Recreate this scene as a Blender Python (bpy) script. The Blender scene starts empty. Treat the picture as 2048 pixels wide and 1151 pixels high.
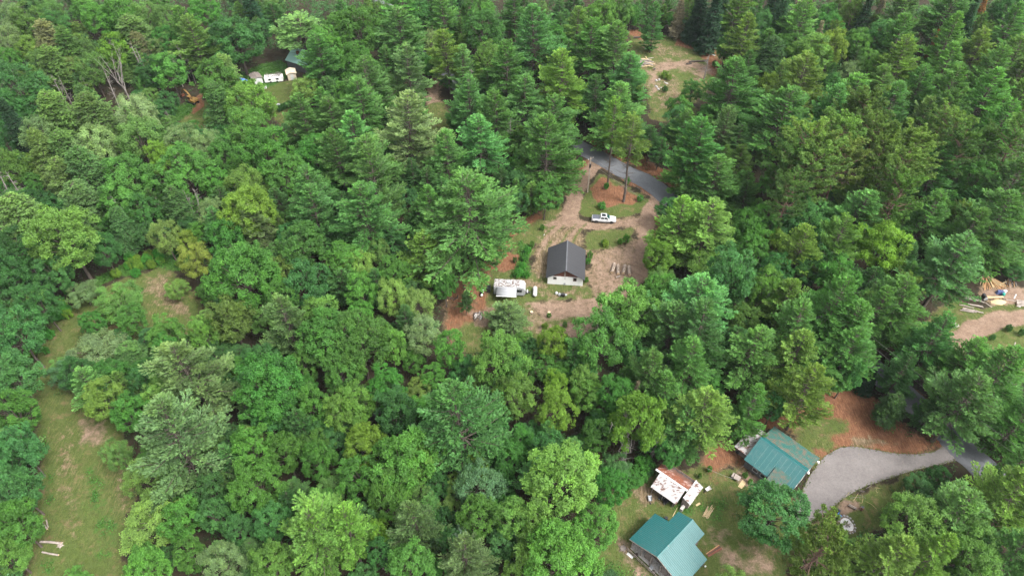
import bpy, math, random
import numpy as np
from mathutils import Vector, Matrix

# ------------------------------------------------------------------ camera, sky, sun, exposure
SC = bpy.context.scene
COL = SC.collection
CAM_H, CAM_DEP, CAM_F = 115.0, math.radians(46.0), 1409.0      # drone height (m), look-down angle, focal length (px of a 2048 px wide frame)
cam_data = bpy.data.cameras.new("camera")
cam_data.sensor_width = 36.0
cam_data.lens = CAM_F / 2048.0 * 36.0
cam_data.clip_end = 6000.0
cam = bpy.data.objects.new("camera", cam_data)
COL.objects.link(cam)
cam.location = (0, 0, CAM_H)
cam.rotation_euler = (math.pi / 2 - CAM_DEP, 0, 0)
SC.camera = cam

SUN_EL, SUN_AZ = math.radians(56), math.radians(122)            # azimuth from +Y towards +X
W = bpy.data.worlds.new("World")
SC.world = W
W.use_nodes = True
wn = W.node_tree.nodes
wl = W.node_tree.links
bgn = wn["Background"]
sky = wn.new("ShaderNodeTexSky")
sky.sky_type = 'NISHITA'
sky.sun_disc = False
sky.sun_elevation = SUN_EL
sky.sun_rotation = SUN_AZ
sky.dust_density = 4.0
sky.air_density = 1.0
hs = wn.new("ShaderNodeHueSaturation")
hs.inputs["Saturation"].default_value = 0.2
wl.new(sky.outputs[0], hs.inputs["Color"])
wl.new(hs.outputs[0], bgn.inputs[0])
bgn.inputs[1].default_value = 0.15

sun_data = bpy.data.lights.new("sun", 'SUN')
sun_data.energy = 1.35
sun_data.angle = math.radians(16)
sun_data.color = (1.0, 0.975, 0.94)
sun = bpy.data.objects.new("sun", sun_data)
COL.objects.link(sun)
sd = Vector((math.sin(SUN_AZ) * math.cos(SUN_EL), math.cos(SUN_AZ) * math.cos(SUN_EL), math.sin(SUN_EL)))
sun.rotation_euler = sd.to_track_quat('Z', 'Y').to_euler()
sun.location = sd * 300

SC.view_settings.view_transform = 'Standard'
SC.view_settings.look = 'None'
SC.view_settings.gamma = 1.0
SC.view_settings.use_curve_mapping = False
SC.view_settings.exposure = 1.84
SC.cycles.max_bounces = 6
SC.cycles.diffuse_bounces = 4
SC.cycles.transmission_bounces = 3
SC.cycles.transparent_max_bounces = 4

# ------------------------------------------------------------------ survey helpers
_s, _c = math.sin(CAM_DEP), math.cos(CAM_DEP)
def P(px, py, z=0.0):
    """World point at height z that the survey photograph shows at pixel (px, py)."""
    u = (px - 1024) / CAM_F; v = (py - 575.5) / CAM_F
    t = (z - CAM_H) / -(_s + v * _c)
    return Vector((u * t, (_c - v * _s) * t, z))
def proj(x, y, z):
    dz = z - CAM_H
    dep = y * _c - dz * _s
    return 1024 + CAM_F * x / dep, 575.5 + CAM_F * (-y * _s - dz * _c) / dep, dep
def G(pts):
    return [tuple(P(a, b)[:2]) for a, b in pts]

# ------------------------------------------------------------------ object helpers
def tag(o, label=None, cat=None, group=None, kind=None):
    if label: o["label"] = label
    if cat: o["category"] = cat
    if group: o["group"] = group
    if kind: o["kind"] = kind
    elif cat and "kind" not in o: o["kind"] = "thing"
    return o
def thing(name, label, cat, loc=(0, 0, 0), rz=0.0, group=None):
    o = bpy.data.objects.new(name, None)
    o.empty_display_size = 0.3
    COL.objects.link(o)
    o.location = loc
    o.rotation_euler = (0, 0, rz)
    return tag(o, label, cat, group)
def link(name, me, parent=None, loc=None, rot=None, scale=None):
    o = bpy.data.objects.new(name, me)
    COL.objects.link(o)
    if parent is not None: o.parent = parent
    if loc is not None: o.location = loc
    if rot is not None: o.rotation_euler = rot
    if scale is not None: o.scale = scale
    return o

class MB:
    """Collects boxes, bars, tubes and sheets and links them as one mesh."""
    def __init__(s):
        s.v = []; s.f = []; s.m = []; s.sm = []
    def add(s, verts, faces, mi=0, smooth=False):
        b = len(s.v)
        s.v += [tuple(p) for p in verts]
        for f in faces:
            s.f.append([b + i for i in f]); s.m.append(mi); s.sm.append(smooth)
        return s
    def box(s, c, d, rz=0.0, mi=0, rx=0.0, ry=0.0):
        M = Matrix.Translation(c) @ Matrix.Rotation(rz, 4, 'Z') @ Matrix.Rotation(ry, 4, 'Y') @ Matrix.Rotation(rx, 4, 'X')
        x, y, z = d[0] / 2, d[1] / 2, d[2] / 2
        vs = [M @ Vector(p) for p in ((-x, -y, -z), (x, -y, -z), (x, y, -z), (-x, y, -z), (-x, -y, z), (x, -y, z), (x, y, z), (-x, y, z))]
        return s.add(vs, [(0, 3, 2, 1), (4, 5, 6, 7), (0, 1, 5, 4), (1, 2, 6, 5), (2, 3, 7, 6), (3, 0, 4, 7)], mi)
    def prism(s, poly, z0, z1, mi=0):
        n = len(poly)
        vs = [(a, b, z0) for a, b in poly] + [(a, b, z1) for a, b in poly]
        return s.add(vs, [tuple(range(n))[::-1], tuple(range(n, 2 * n))] + [(i, (i + 1) % n, n + (i + 1) % n, n + i) for i in range(n)], mi)
    def xprism(s, poly, x0, x1, mi=0):
        """poly of (y, z) pushed along x"""
        n = len(poly)
        vs = [(x0, a, b) for a, b in poly] + [(x1, a, b) for a, b in poly]
        return s.add(vs, [tuple(range(n))[::-1], tuple(range(n, 2 * n))] + [(i, (i + 1) % n, n + (i + 1) % n, n + i) for i in range(n)], mi)
    def yprism(s, poly, y0, y1, mi=0):
        """poly of (x, z) pushed along y"""
        n = len(poly)
        vs = [(a, y0, b) for a, b in poly] + [(a, y1, b) for a, b in poly]
        return s.add(vs, [tuple(range(n)), tuple(range(n, 2 * n))[::-1]] + [(n + i, n + (i + 1) % n, (i + 1) % n, i) for i in range(n)], mi)
    def tube(s, pts, rad, sides=8, mi=0, cap=True, capmi=None):
        pts = [Vector(p) for p in pts]
        if not hasattr(rad, '__len__'): rad = [rad] * len(pts)
        vs = []; n = len(pts)
        for i, p in enumerate(pts):
            d = (pts[min(i + 1, n - 1)] - pts[max(i - 1, 0)]).normalized()
            a = d.orthogonal().normalized() if i == 0 else (a - d * a.dot(d)).normalized()
            b = d.cross(a)
            for k in range(sides):
                t = 2 * math.pi * k / sides
                vs.append(p + (a * math.cos(t) + b * math.sin(t)) * rad[i])
        fs = [(i * sides + k, i * sides + (k + 1) % sides, (i + 1) * sides + (k + 1) % sides, (i + 1) * sides + k) for i in range(n - 1) for k in range(sides)]
        s.add(vs, fs, mi, True)
        if cap:
            cm = mi if capmi is None else capmi
            s.add(vs[:sides], [tuple(range(sides))[::-1]], cm)
            s.add(vs[-sides:], [tuple(range(sides))], cm)
        return s
    def build(s, name, mats, parent=None, loc=None, rot=None, bevel=0.0, seg=2):
        me = bpy.data.meshes.new(name)
        me.from_pydata(s.v, [], s.f)
        for m in (mats if isinstance(mats, (list, tuple)) else [mats]): me.materials.append(m)
        me.polygons.foreach_set("material_index", s.m)
        me.polygons.foreach_set("use_smooth", s.sm)
        me.update()
        o = link(name, me, parent, loc, rot)
        if bevel:
            b = o.modifiers.new("bevel", 'BEVEL'); b.width = bevel; b.segments = seg; b.limit_method = 'ANGLE'
        return o

# ------------------------------------------------------------------ materials
def _new(name):
    m = bpy.data.materials.new(name); m.use_nodes = True
    nt = m.node_tree
    return m, nt.nodes, nt.links, nt.nodes["Principled BSDF"]
def _noise(N, scale, detail=4.0, rough=0.55, vec=None, L=None):
    n = N.new("ShaderNodeTexNoise"); n.inputs["Scale"].default_value = scale
    n.inputs["Detail"].default_value = detail; n.inputs["Roughness"].default_value = rough
    if vec is not None: L.new(vec, n.inputs["Vector"])
    return n
def _ramp(N, L, src, stops):
    r = N.new("ShaderNodeValToRGB")
    while len(r.color_ramp.elements) < len(stops): r.color_ramp.elements.new(0.5)
    for e, (p, c) in zip(r.color_ramp.elements, stops):
        e.position = p; e.color = (*c, 1) if len(c) == 3 else c
    L.new(src, r.inputs[0])
    return r
def _mix(N, L, fac, a, b, mode='MIX'):
    m = N.new("ShaderNodeMix"); m.data_type = 'RGBA'; m.blend_type = mode
    for sock, val in ((m.inputs[0], fac), (m.inputs[6], a), (m.inputs[7], b)):
        if isinstance(val, (int, float)): sock.default_value = val
        elif isinstance(val, tuple): sock.default_value = (*val, 1)
        else: L.new(val, sock)
    return m.outputs[2]
def _math(N, L, op, a, b=0.0, clamp=False):
    m = N.new("ShaderNodeMath"); m.operation = op; m.use_clamp = clamp
    for k, val in enumerate((a, b)):
        if isinstance(val, (int, float)): m.inputs[k].default_value = val
        else: L.new(val, m.inputs[k])
    return m.outputs[0]

def mat_noise(name, c1, c2, scale=3.0, rough=0.7, spec=0.4, metal=0.0, bump=0.0, bscale=None, stretch=(1, 1, 1), coat=0.0):
    m, N, L, B = _new(name)
    tc = N.new("ShaderNodeTexCoord"); mp = N.new("ShaderNodeMapping")
    mp.inputs["Scale"].default_value = stretch
    L.new(tc.outputs["Object"], mp.inputs[0])
    n = _noise(N, scale, 5, 0.6, mp.outputs[0], L)
    r = _ramp(N, L, n.outputs["Fac"], [(0.32, c1), (0.68, c2)])
    L.new(r.outputs[0], B.inputs["Base Color"])
    B.inputs["Roughness"].default_value = rough
    B.inputs["Specular IOR Level"].default_value = spec
    B.inputs["Metallic"].default_value = metal
    B.inputs["Coat Weight"].default_value = coat
    if bump:
        n2 = _noise(N, bscale or scale * 4, 4, 0.6, mp.outputs[0], L)
        b = N.new("ShaderNodeBump"); b.inputs["Strength"].default_value = bump; b.inputs["Distance"].default_value = 0.03
        L.new(n2.outputs["Fac"], b.inputs["Height"]); L.new(b.outputs[0], B.inputs["Normal"])
    return m
def mat_worn(name, paint, worn, amount=0.5, scale=1.2, stretch=(1, 1, 1), rough=0.55, spec=0.4, soft=0.04, metal=0.0, grime=0.25, rot=0.0):
    """painted surface with flaked or rusted patches of their own shape"""
    m, N, L, B = _new(name)
    tc = N.new("ShaderNodeNewGeometry"); mp = N.new("ShaderNodeMapping")
    mp.inputs["Rotation"].default_value = (0, 0, rot)
    mp.inputs["Scale"].default_value = stretch
    L.new(tc.outputs["Position"], mp.inputs[0])
    n = _noise(N, scale, 8, 0.68, mp.outputs[0], L)
    f = _ramp(N, L, n.outputs["Fac"], [(amount - soft, (0, 0, 0)), (amount + soft, (1, 1, 1))])
    n2 = _noise(N, scale * 5, 4, 0.6, mp.outputs[0], L)
    p2 = _mix(N, L, _math(N, L, 'MULTIPLY', n2.outputs["Fac"], grime), paint, tuple(0.55 * a + 0.45 * b * 0.6 for a, b in zip(paint, worn)))
    w2 = _mix(N, L, n2.outputs["Fac"], tuple(x * 0.6 for x in worn), tuple(min(1, x * 1.35) for x in worn))
    L.new(_mix(N, L, f.outputs[0], p2, w2), B.inputs["Base Color"])
    rr = _math(N, L, 'ADD', _math(N, L, 'MULTIPLY', f.outputs[0], 0.3), rough, True)
    L.new(rr, B.inputs["Roughness"])
    B.inputs["Specular IOR Level"].default_value = spec
    B.inputs["Metallic"].default_value = metal
    return m
def mat_plain(name, c, rough=0.5, spec=0.5, metal=0.0, coat=0.0):
    return mat_noise(name, tuple(x * 0.88 for x in c), tuple(min(1, x * 1.1) for x in c), 2.5, rough, spec, metal, coat=coat)

def mat_leaf(name, transl, rough, spec):
    m, N, L, B = _new(name)
    oi = N.new("ShaderNodeObjectInfo")
    at = N.new("ShaderNodeAttribute"); at.attribute_name = "tint"
    sep = N.new("ShaderNodeSeparateColor"); L.new(at.outputs["Color"], sep.inputs[0])
    geo = N.new("ShaderNodeNewGeometry")
    nz = _noise(N, 0.55, 3, 0.6, geo.outputs["Position"], L)
    v = _math(N, L, 'ADD', _math(N, L, 'MULTIPLY', sep.outputs[0], 0.75), _math(N, L, 'MULTIPLY', nz.outputs["Fac"], 0.9))
    v = _math(N, L, 'ADD', v, 0.20)
    col = _mix(N, L, 1.0, oi.outputs["Color"], v, 'MULTIPLY')
    yel = _mix(N, L, 1.0, col, (1.40, 1.32, 0.72), 'MULTIPLY')
    col2 = _mix(N, L, _math(N, L, 'MULTIPLY', sep.outputs[1], 0.75), col, yel)
    L.new(col2, B.inputs["Base Color"])
    B.inputs["Roughness"].default_value = rough
    B.inputs["Specular IOR Level"].default_value = spec
    tr = N.new("ShaderNodeBsdfTranslucent")
    L.new(_mix(N, L, 1.0, col2, (1.25, 1.45, 0.55), 'MULTIPLY'), tr.inputs[0])
    ms = N.new("ShaderNodeMixShader"); ms.inputs[0].default_value = transl
    L.new(B.outputs[0], ms.inputs[1]); L.new(tr.outputs[0], ms.inputs[2])
    L.new(ms.outputs[0], N["Material Output"].inputs[0])
    return m
def mat_bark(name, c1, c2):
    m = mat_noise(name, c1, c2, 3.0, 0.9, 0.2, bump=0.6, bscale=10, stretch=(1, 1, 0.25))
    return m

def mat_ground():
    m, N, L, B = _new("forest_ground")
    geo = N.new("ShaderNodeNewGeometry")
    pos = geo.outputs["Position"]
    a1 = N.new("ShaderNodeAttribute"); a1.attribute_name = "zone_a"
    a2 = N.new("ShaderNodeAttribute"); a2.attribute_name = "zone_b"
    s1 = N.new("ShaderNodeSeparateColor"); L.new(a1.outputs["Color"], s1.inputs[0])
    s2 = N.new("ShaderNodeSeparateColor"); L.new(a2.outputs["Color"], s2.inputs[0])
    big = _noise(N, 0.09, 5, 0.6, pos, L)
    mid = _noise(N, 0.45, 6, 0.65, pos, L)
    fine = _noise(N, 2.2, 6, 0.7, pos, L)
    xf = _noise(N, 7.0, 4, 0.7, pos, L)
    # blades and twigs lie in streaks
    mp = N.new("ShaderNodeMapping"); mp.inputs["Scale"].default_value = (2.2, 0.35, 1); mp.inputs["Rotation"].default_value = (0, 0, 0.35)
    L.new(pos, mp.inputs[0])
    streak = _noise(N, 1.6, 6, 0.7, mp.outputs[0], L)
    patch = _noise(N, 1.0, 6, 0.72, pos, L)
    mixn = _math(N, L, 'ADD', _math(N, L, 'MULTIPLY', mid.outputs["Fac"], 0.45), _math(N, L, 'MULTIPLY', patch.outputs["Fac"], 0.55))
    def mask(src, k=1.0, w=0.16):
        # mask value 0..1 broken up by noise
        t = _math(N, L, 'ADD', src, _math(N, L, 'MULTIPLY', _math(N, L, 'SUBTRACT', mixn, 0.5), k * 3.2))
        r = _ramp(N, L, t, [(0.5 - w, (0, 0, 0)), (0.5 + w, (1, 1, 1))])
        return r.outputs[0]
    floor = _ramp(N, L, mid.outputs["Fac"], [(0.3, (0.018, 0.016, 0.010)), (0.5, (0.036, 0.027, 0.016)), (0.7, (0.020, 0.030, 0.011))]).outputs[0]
    grass = _ramp(N, L, streak.outputs["Fac"], [(0.28, (0.044, 0.072, 0.015)), (0.48, (0.070, 0.092, 0.024)), (0.72, (0.150, 0.13, 0.055))]).outputs[0]
    grass = _mix(N, L, _ramp(N, L, big.outputs["Fac"], [(0.42, (0, 0, 0)), (0.62, (1, 1, 1))]).outputs[0], grass, _mix(N, L, fine.outputs["Fac"], (0.048, 0.080, 0.017), (0.085, 0.105, 0.027)))
    grass = _mix(N, L, _ramp(N, L, mid.outputs["Fac"], [(0.54, (0, 0, 0)), (0.7, (1, 1, 1))]).outputs[0], grass, (0.16, 0.115, 0.06))
    dirt = _ramp(N, L, _math(N, L, 'ADD', _math(N, L, 'MULTIPLY', mid.outputs["Fac"], .5), _math(N, L, 'MULTIPLY', fine.outputs["Fac"], .5)), [(0.3, (0.132, 0.086, 0.058)), (0.5, (0.198, 0.135, 0.096)), (0.70, (0.295, 0.212, 0.156))]).outputs[0]
    dirt = _mix(N, L, _ramp(N, L, streak.outputs["Fac"], [(0.55, (0, 0, 0)), (0.75, (0.7, 0.7, 0.7))]).outputs[0], dirt, (0.19, 0.125, 0.08))
    needle = _ramp(N, L, streak.outputs["Fac"], [(0.3, (0.095, 0.043, 0.023)), (0.5, (0.165, 0.076, 0.040)), (0.75, (0.24, 0.135, 0.08))]).outputs[0]
    straw = _ramp(N, L, streak.outputs["Fac"], [(0.34, (0.085, 0.068, 0.030)), (0.5, (0.155, 0.112, 0.068)), (0.66, (0.265, 0.20, 0.135))]).outputs[0]
    lush = _ramp(N, L, fine.outputs["Fac"], [(0.3, (0.025, 0.065, 0.012)), (0.7, (0.06, 0.13, 0.022))]).outputs[0]
    dust = _ramp(N, L, fine.outputs["Fac"], [(0.3, (0.40, 0.26, 0.11)), (0.7, (0.62, 0.44, 0.22))]).outputs[0]
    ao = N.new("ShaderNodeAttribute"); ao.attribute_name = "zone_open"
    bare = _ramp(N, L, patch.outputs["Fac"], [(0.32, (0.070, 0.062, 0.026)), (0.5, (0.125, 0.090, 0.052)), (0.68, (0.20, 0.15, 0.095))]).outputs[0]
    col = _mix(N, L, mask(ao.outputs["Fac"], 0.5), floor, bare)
    col = _mix(N, L, mask(s1.outputs[2], 0.8), col, needle)
    col = _mix(N, L, mask(s1.outputs[0], 0.8), col, grass)
    col = _mix(N, L, mask(s2.outputs[1], 0.8), col, lush)
    col = _mix(N, L, mask(s2.outputs[0], 0.9), col, straw)
    col = _mix(N, L, mask(s1.outputs[1], 0.7, 0.22), col, dirt)
    col = _mix(N, L, mask(s2.outputs[2], 0.5), col, dust)
    col = _mix(N, L, 1.0, col, _ramp(N, L, xf.outputs["Fac"], [(0.25, (0.50, 0.50, 0.50)), (0.75, (1.15, 1.15, 1.15))]).outputs[0], 'MULTIPLY')
    L.new(col, B.inputs["Base Color"])
    B.inputs["Roughness"].default_value = 0.95
    B.inputs["Specular IOR Level"].default_value = 0.15
    col = _mix(N, L, 1.0, col, _ramp(N, L, patch.outputs["Fac"], [(0.3, (0.80, 0.80, 0.78)), (0.5, (1, 1, 1)), (0.7, (1.16, 1.15, 1.13))]).outputs[0], 'MULTIPLY')
    L.new(col, B.inputs["Base Color"])
    b = N.new("ShaderNodeBump"); b.inputs["Strength"].default_value = 0.8; b.inputs["Distance"].default_value = 0.12
    L.new(_math(N, L, 'ADD', fine.outputs["Fac"], _math(N, L, 'MULTIPLY', xf.outputs["Fac"], 0.5)), b.inputs["Height"])
    L.new(b.outputs[0], B.inputs["Normal"])
    return m

def mat_road(name, c1, c2, patch, tracks=False):
    m, N, L, B = _new(name)
    geo = N.new("ShaderNodeNewGeometry"); pos = geo.outputs["Position"]
    n1 = _noise(N, 0.25, 5, 0.6, pos, L); n2 = _noise(N, 6.0, 4, 0.7, pos, L); n3 = _noise(N, 0.9, 6, 0.7, pos, L)
    col = _ramp(N, L, n1.outputs["Fac"], [(0.3, c1), (0.7, c2)]).outputs[0]
    col = _mix(N, L, _ramp(N, L, n3.outputs["Fac"], [(0.58, (0, 0, 0)), (0.72, (0.7, 0.7, 0.7))]).outputs[0], col, patch)
    n4 = _noise(N, 2.2, 6, 0.75, pos, L)
    col = _mix(N, L, 1.0, col, _ramp(N, L, n4.outputs["Fac"], [(0.3, (0.84, 0.84, 0.84)), (0.5, (1, 1, 1)), (0.7, (1.12, 1.11, 1.10))]).outputs[0], 'MULTIPLY')
    col = _mix(N, L, 1.0, col, _ramp(N, L, n2.outputs["Fac"], [(0.2, (0.8, 0.8, 0.8)), (0.8, (1.18, 1.18, 1.18))]).outputs[0], 'MULTIPLY')
    vo = N.new("ShaderNodeTexVoronoi"); vo.feature = 'DISTANCE_TO_EDGE'; vo.inputs["Scale"].default_value = 0.35
    wp = N.new("ShaderNodeVectorMath"); wp.operation = 'ADD'; L.new(pos, wp.inputs[0]); L.new(n3.outputs["Color"], wp.inputs[1]); L.new(wp.outputs[0], vo.inputs["Vector"])
    col = _mix(N, L, _ramp(N, L, vo.outputs["Distance"], [(0.0, (.16, .16, .16)), (0.012, (0, 0, 0))]).outputs[0], col, (0.03, 0.03, 0.028))
    L.new(col, B.inputs["Base Color"]); B.inputs["Roughness"].default_value = 0.85
    B.inputs["Specular IOR Level"].default_value = 0.3
    b = N.new("ShaderNodeBump"); b.inputs["Strength"].default_value = 0.35; b.inputs["Distance"].default_value = 0.02
    L.new(n2.outputs["Fac"], b.inputs["Height"]); L.new(b.outputs[0], B.inputs["Normal"])
    return m

M = {}
M['ground'] = mat_ground()
M['asphalt'] = mat_road("asphalt", (0.088, 0.092, 0.100), (0.115, 0.119, 0.127), (0.13, 0.13, 0.13))
M['drive'] = mat_road("worn_driveway", (0.112, 0.100, 0.096), (0.150, 0.135, 0.129), (0.175, 0.145, 0.132))
M['needle'] = mat_leaf("needle_foliage", 0.34, 0.6, 0.15)
M['leaf'] = mat_leaf("leaf_foliage", 0.32, 0.55, 0.2)
M['bark'] = mat_bark("bark", (0.055, 0.042, 0.034), (0.13, 0.105, 0.088))
M['bark_red'] = mat_bark("red_pine_bark", (0.09, 0.055, 0.04), (0.17, 0.11, 0.085))
M['bark_grey'] = mat_bark("dead_grey_wood", (0.11, 0.095, 0.085), (0.25, 0.225, 0.205))
M['white'] = mat_plain("white_paint", (0.48, 0.48, 0.47), 0.45)
M['block'] = mat_worn("whitewashed_block", (0.66, 0.66, 0.64), (0.40, 0.36, 0.31), 0.66, 1.5, (1, 1, 1), 0.8)
M['black'] = mat_plain("black_paint", (0.018, 0.018, 0.02), 0.4)
M['rubber'] = mat_plain("rubber", (0.02, 0.02, 0.02), 0.8, 0.3)
M['darkglass'] = mat_plain("dark_glass", (0.012, 0.016, 0.02), 0.08, 0.6)
M['steel'] = mat_plain("galvanised_steel", (0.45, 0.46, 0.47), 0.4, 0.5, 0.6)
M['dkroof'] = mat_worn("black_metal_roof", (0.022, 0.023, 0.027), (0.20, 0.17, 0.14), 0.69, 2.4, (1, 1, 1), 0.42, 0.5, 0.02)
M['teal'] = mat_worn("green_metal_roof", (0.007, 0.098, 0.098), (0.12, 0.12, 0.105), 0.66, 2.4, (1, 1, 1), 0.34, 0.5, 0.08, grime=0.6)
M['teal2'] = mat_worn("sky_sheen_green_metal_roof", (0.018, 0.092, 0.092), (0.055, 0.115, 0.112), 0.60, 1.0, (1, 1, 1), 0.42, 0.4, 0.12, grime=0.5)  # paler teal: sky reflection on the barn's right slope painted into the colour
M['tealrust'] = mat_worn("needle_strewn_green_roof", (0.016, 0.095, 0.080), (0.14, 0.085, 0.058), 0.56, 1.3, (1, 1, 1), 0.5, 0.4, 0.14)
M['whiterust'] = mat_worn("flaking_white_roof", (0.37, 0.355, 0.35), (0.105, 0.056, 0.042), 0.545, 1.0, (1.0, 2.0, 1), 0.55, 0.4, 0.04, rot=math.radians(43), grime=0.8)
M['rust'] = mat_worn("rusted_roof", (0.42, 0.33, 0.30), (0.17, 0.062, 0.036), 0.40, 0.9, (1.0, 2.2, 1), 0.8, 0.2, 0.08, rot=math.radians(41))
M['teal3'] = mat_plain("pale_seam", (0.10, 0.20, 0.185), 0.5)
M['palegreen'] = mat_worn("pale_green_roof", (0.22, 0.40, 0.34), (0.30, 0.14, 0.09), 0.70, 1.2)
M['boards'] = mat_noise("weathered_boards", (0.10, 0.085, 0.075), (0.20, 0.17, 0.15), 2.0, 0.85, 0.2, stretch=(1, 1, 6), bump=0.3)
M['brown'] = mat_noise("red_brown_boards", (0.085, 0.035, 0.026), (0.17, 0.075, 0.055), 2.0, 0.85, 0.2, stretch=(6, 1, 1), bump=0.3)
M['darkwood'] = mat_noise("dark_wood", (0.035, 0.028, 0.024), (0.085, 0.068, 0.058), 3.0, 0.85, 0.2)
M['lumber'] = mat_noise("fresh_lumber", (0.29, 0.21, 0.11), (0.42, 0.33, 0.19), 2.0, 0.7, 0.3, stretch=(1, 6, 1))
M['slabwood'] = mat_noise("orange_slab_wood", (0.24, 0.125, 0.055), (0.40, 0.24, 0.115), 2.0, 0.75, 0.3)
M['greywood'] = mat_noise("grey_weathered_wood", (0.17, 0.14, 0.12), (0.31, 0.265, 0.23), 2.5, 0.85, 0.2)
M['logbark'] = mat_noise("log_bark", (0.06, 0.045, 0.036), (0.20, 0.155, 0.125), 2.5, 0.9, 0.2, bump=0.5)
M['logtan'] = mat_noise("tan_log_bark", (0.15, 0.115, 0.088), (0.33, 0.265, 0.21), 2.0, 0.9, 0.2, bump=0.5)
M['logend'] = mat_noise("cut_log_end", (0.42, 0.29, 0.18), (0.58, 0.43, 0.28), 6, 0.8, 0.2)
M['camper'] = mat_plain("camper_white", (0.33, 0.33, 0.335), 0.4, coat=0.2)
M['camroof'] = mat_worn("camper_roof", (0.34, 0.33, 0.325), (0.09, 0.06, 0.05), 0.515, 2.6, (1, 1, 1), 0.5, 0.4, 0.05)
M['camgrey'] = mat_plain("camper_grey", (0.30, 0.31, 0.32), 0.45)
M['awning'] = mat_noise("awning_cloth", (0.20, 0.205, 0.215), (0.27, 0.27, 0.28), 1.5, 0.8, 0.2, stretch=(0.3, 3, 1))
M['carwhite'] = mat_plain("white_car_paint", (0.50, 0.50, 0.50), 0.25, 0.5, 0.0, 0.6)
M['tonneau'] = mat_noise("tonneau_cover", (0.06, 0.065, 0.085), (0.09, 0.095, 0.115), 1.5, 0.5, 0.4)
M['lamp'] = mat_plain("lamp_lens", (0.6, 0.6, 0.62), 0.2)
M['redlens'] = mat_plain("red_lens", (0.35, 0.02, 0.02), 0.25)
M['blue'] = mat_plain("blue_plastic", (0.03, 0.20, 0.55), 0.45)
M['tarpblue'] = mat_noise("blue_tarp", (0.03, 0.12, 0.45), (0.08, 0.24, 0.62), 2, 0.5)
M['greenplastic'] = mat_plain("green_plastic", (0.01, 0.24, 0.19), 0.5)
M['yellow'] = mat_worn("machine_yellow", (0.21, 0.125, 0.03), (0.12, 0.06, 0.03), 0.54, 2.0)
M['stone'] = mat_noise("fieldstone", (0.17, 0.16, 0.15), (0.36, 0.34, 0.32), 4, 0.9, 0.2, bump=0.5)
M['ash'] = mat_noise("pale_ash", (0.40, 0.38, 0.37), (0.62, 0.60, 0.58), 6, 0.95, 0.1, bump=0.5)
M['concrete'] = mat_noise("concrete", (0.30, 0.28, 0.26), (0.45, 0.42, 0.39), 3, 0.9, 0.2)
M['wire'] = mat_plain("cable", (0.10, 0.10, 0.10), 0.5)
M['rope'] = mat_plain("rope", (0.22, 0.21, 0.19), 0.8)
M['cream'] = mat_plain("cream_siding", (0.55, 0.47, 0.36), 0.7)
M['dksiding'] = mat_noise("dark_siding", (0.055, 0.055, 0.06), (0.10, 0.098, 0.098), 2, 0.8)
M['ridge'] = mat_plain("dark_ridge_metal", (0.075, 0.076, 0.082), 0.4)
M['ceramic'] = mat_plain("white_globe", (0.78, 0.76, 0.70), 0.35)
M['brushpile'] = mat_noise("dry_brush", (0.16, 0.075, 0.05), (0.32, 0.17, 0.11), 3, 0.9, 0.2)

# ------------------------------------------------------------------ ground
random.seed(7)
RNG = np.random.default_rng(11)
def poly_sd(pts, X, Y):
    """signed distance to a polygon, positive inside"""
    pts = np.array(pts); n = len(pts)
    d = np.full(X.shape, 1e9); ins = np.zeros(X.shape, bool)
    for i in range(n):
        ax, ay = pts[i]; bx, by = pts[(i + 1) % n]
        ex, ey = bx - ax, by - ay
        t = np.clip(((X - ax) * ex + (Y - ay) * ey) / (ex * ex + ey * ey + 1e-9), 0, 1)
        d = np.minimum(d, np.hypot(X - ax - t * ex, Y - ay - t * ey))
        c = ((ay > Y) != (by > Y)) & (X < ex * (Y - ay) / (ey + 1e-12) + ax)
        ins ^= c
    return np.where(ins, d, -d)
def line_sd(pts, w, X, Y):
    d = np.full(X.shape, 1e9)
    for (ax, ay), (bx, by) in zip(pts[:-1], pts[1:]):
        ex, ey = bx - ax, by - ay
        t = np.clip(((X - ax) * ex + (Y - ay) * ey) / (ex * ex + ey * ey + 1e-9), 0, 1)
        d = np.minimum(d, np.hypot(X - ax - t * ex, Y - ay - t * ey))
    return w - d

# (kind, shape, edge softness in m): surveyed outlines of what covers the open ground
ZONES = []
def zp(kind, pts, soft=1.2, amt=1.0): ZONES.append((kind, 'p', G(pts), 0, soft, amt))
def zl(kind, pts, w, soft=0.9, amt=1.0): ZONES.append((kind, 'l', G(pts), w, soft, amt))
# homestead clearing
zp('needle', [(895, 690), (885, 610), (905, 565), (960, 535), (985, 545), (985, 610), (1000, 640), (930, 680)], 2.0, 0.66)
zp('grass', [(905, 690), (925, 640), (965, 640), (990, 690), (940, 715)], 2.0)
zp('needle', [(975, 500), (1000, 480), (1050, 420), (1110, 440), (1075, 470), (1030, 490), (1000, 520), (980, 550)], 2.5)
zp('grass', [(985, 545), (1060, 540), (1185, 572), (1190, 598), (1060, 606), (1020, 625), (985, 640), (975, 600)], 1.8)
zp('grass', [(1030, 470), (1075, 440), (1110, 430), (1095, 470), (1060, 500), (1060, 565), (1000, 560)], 1.6)
zp('lush', [(1040, 485), (1064, 490), (1060, 520), (1064, 552), (1020, 556), (1030, 525)], 1.0)
zp('straw', [(1066, 490), (1095, 455), (1150, 452), (1170, 470), (1165, 490), (1110, 490), (1096, 520), (1092, 570), (1060, 566), (1066, 515)], 2.2, 0.72)
zp('straw', [(1010, 555), (1090, 560), (1095, 575), (1050, 575)], 1.5, 0.8)
zp('straw', [(1172, 500), (1250, 495), (1280, 470), (1275, 545), (1180, 545)], 2.0)
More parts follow.
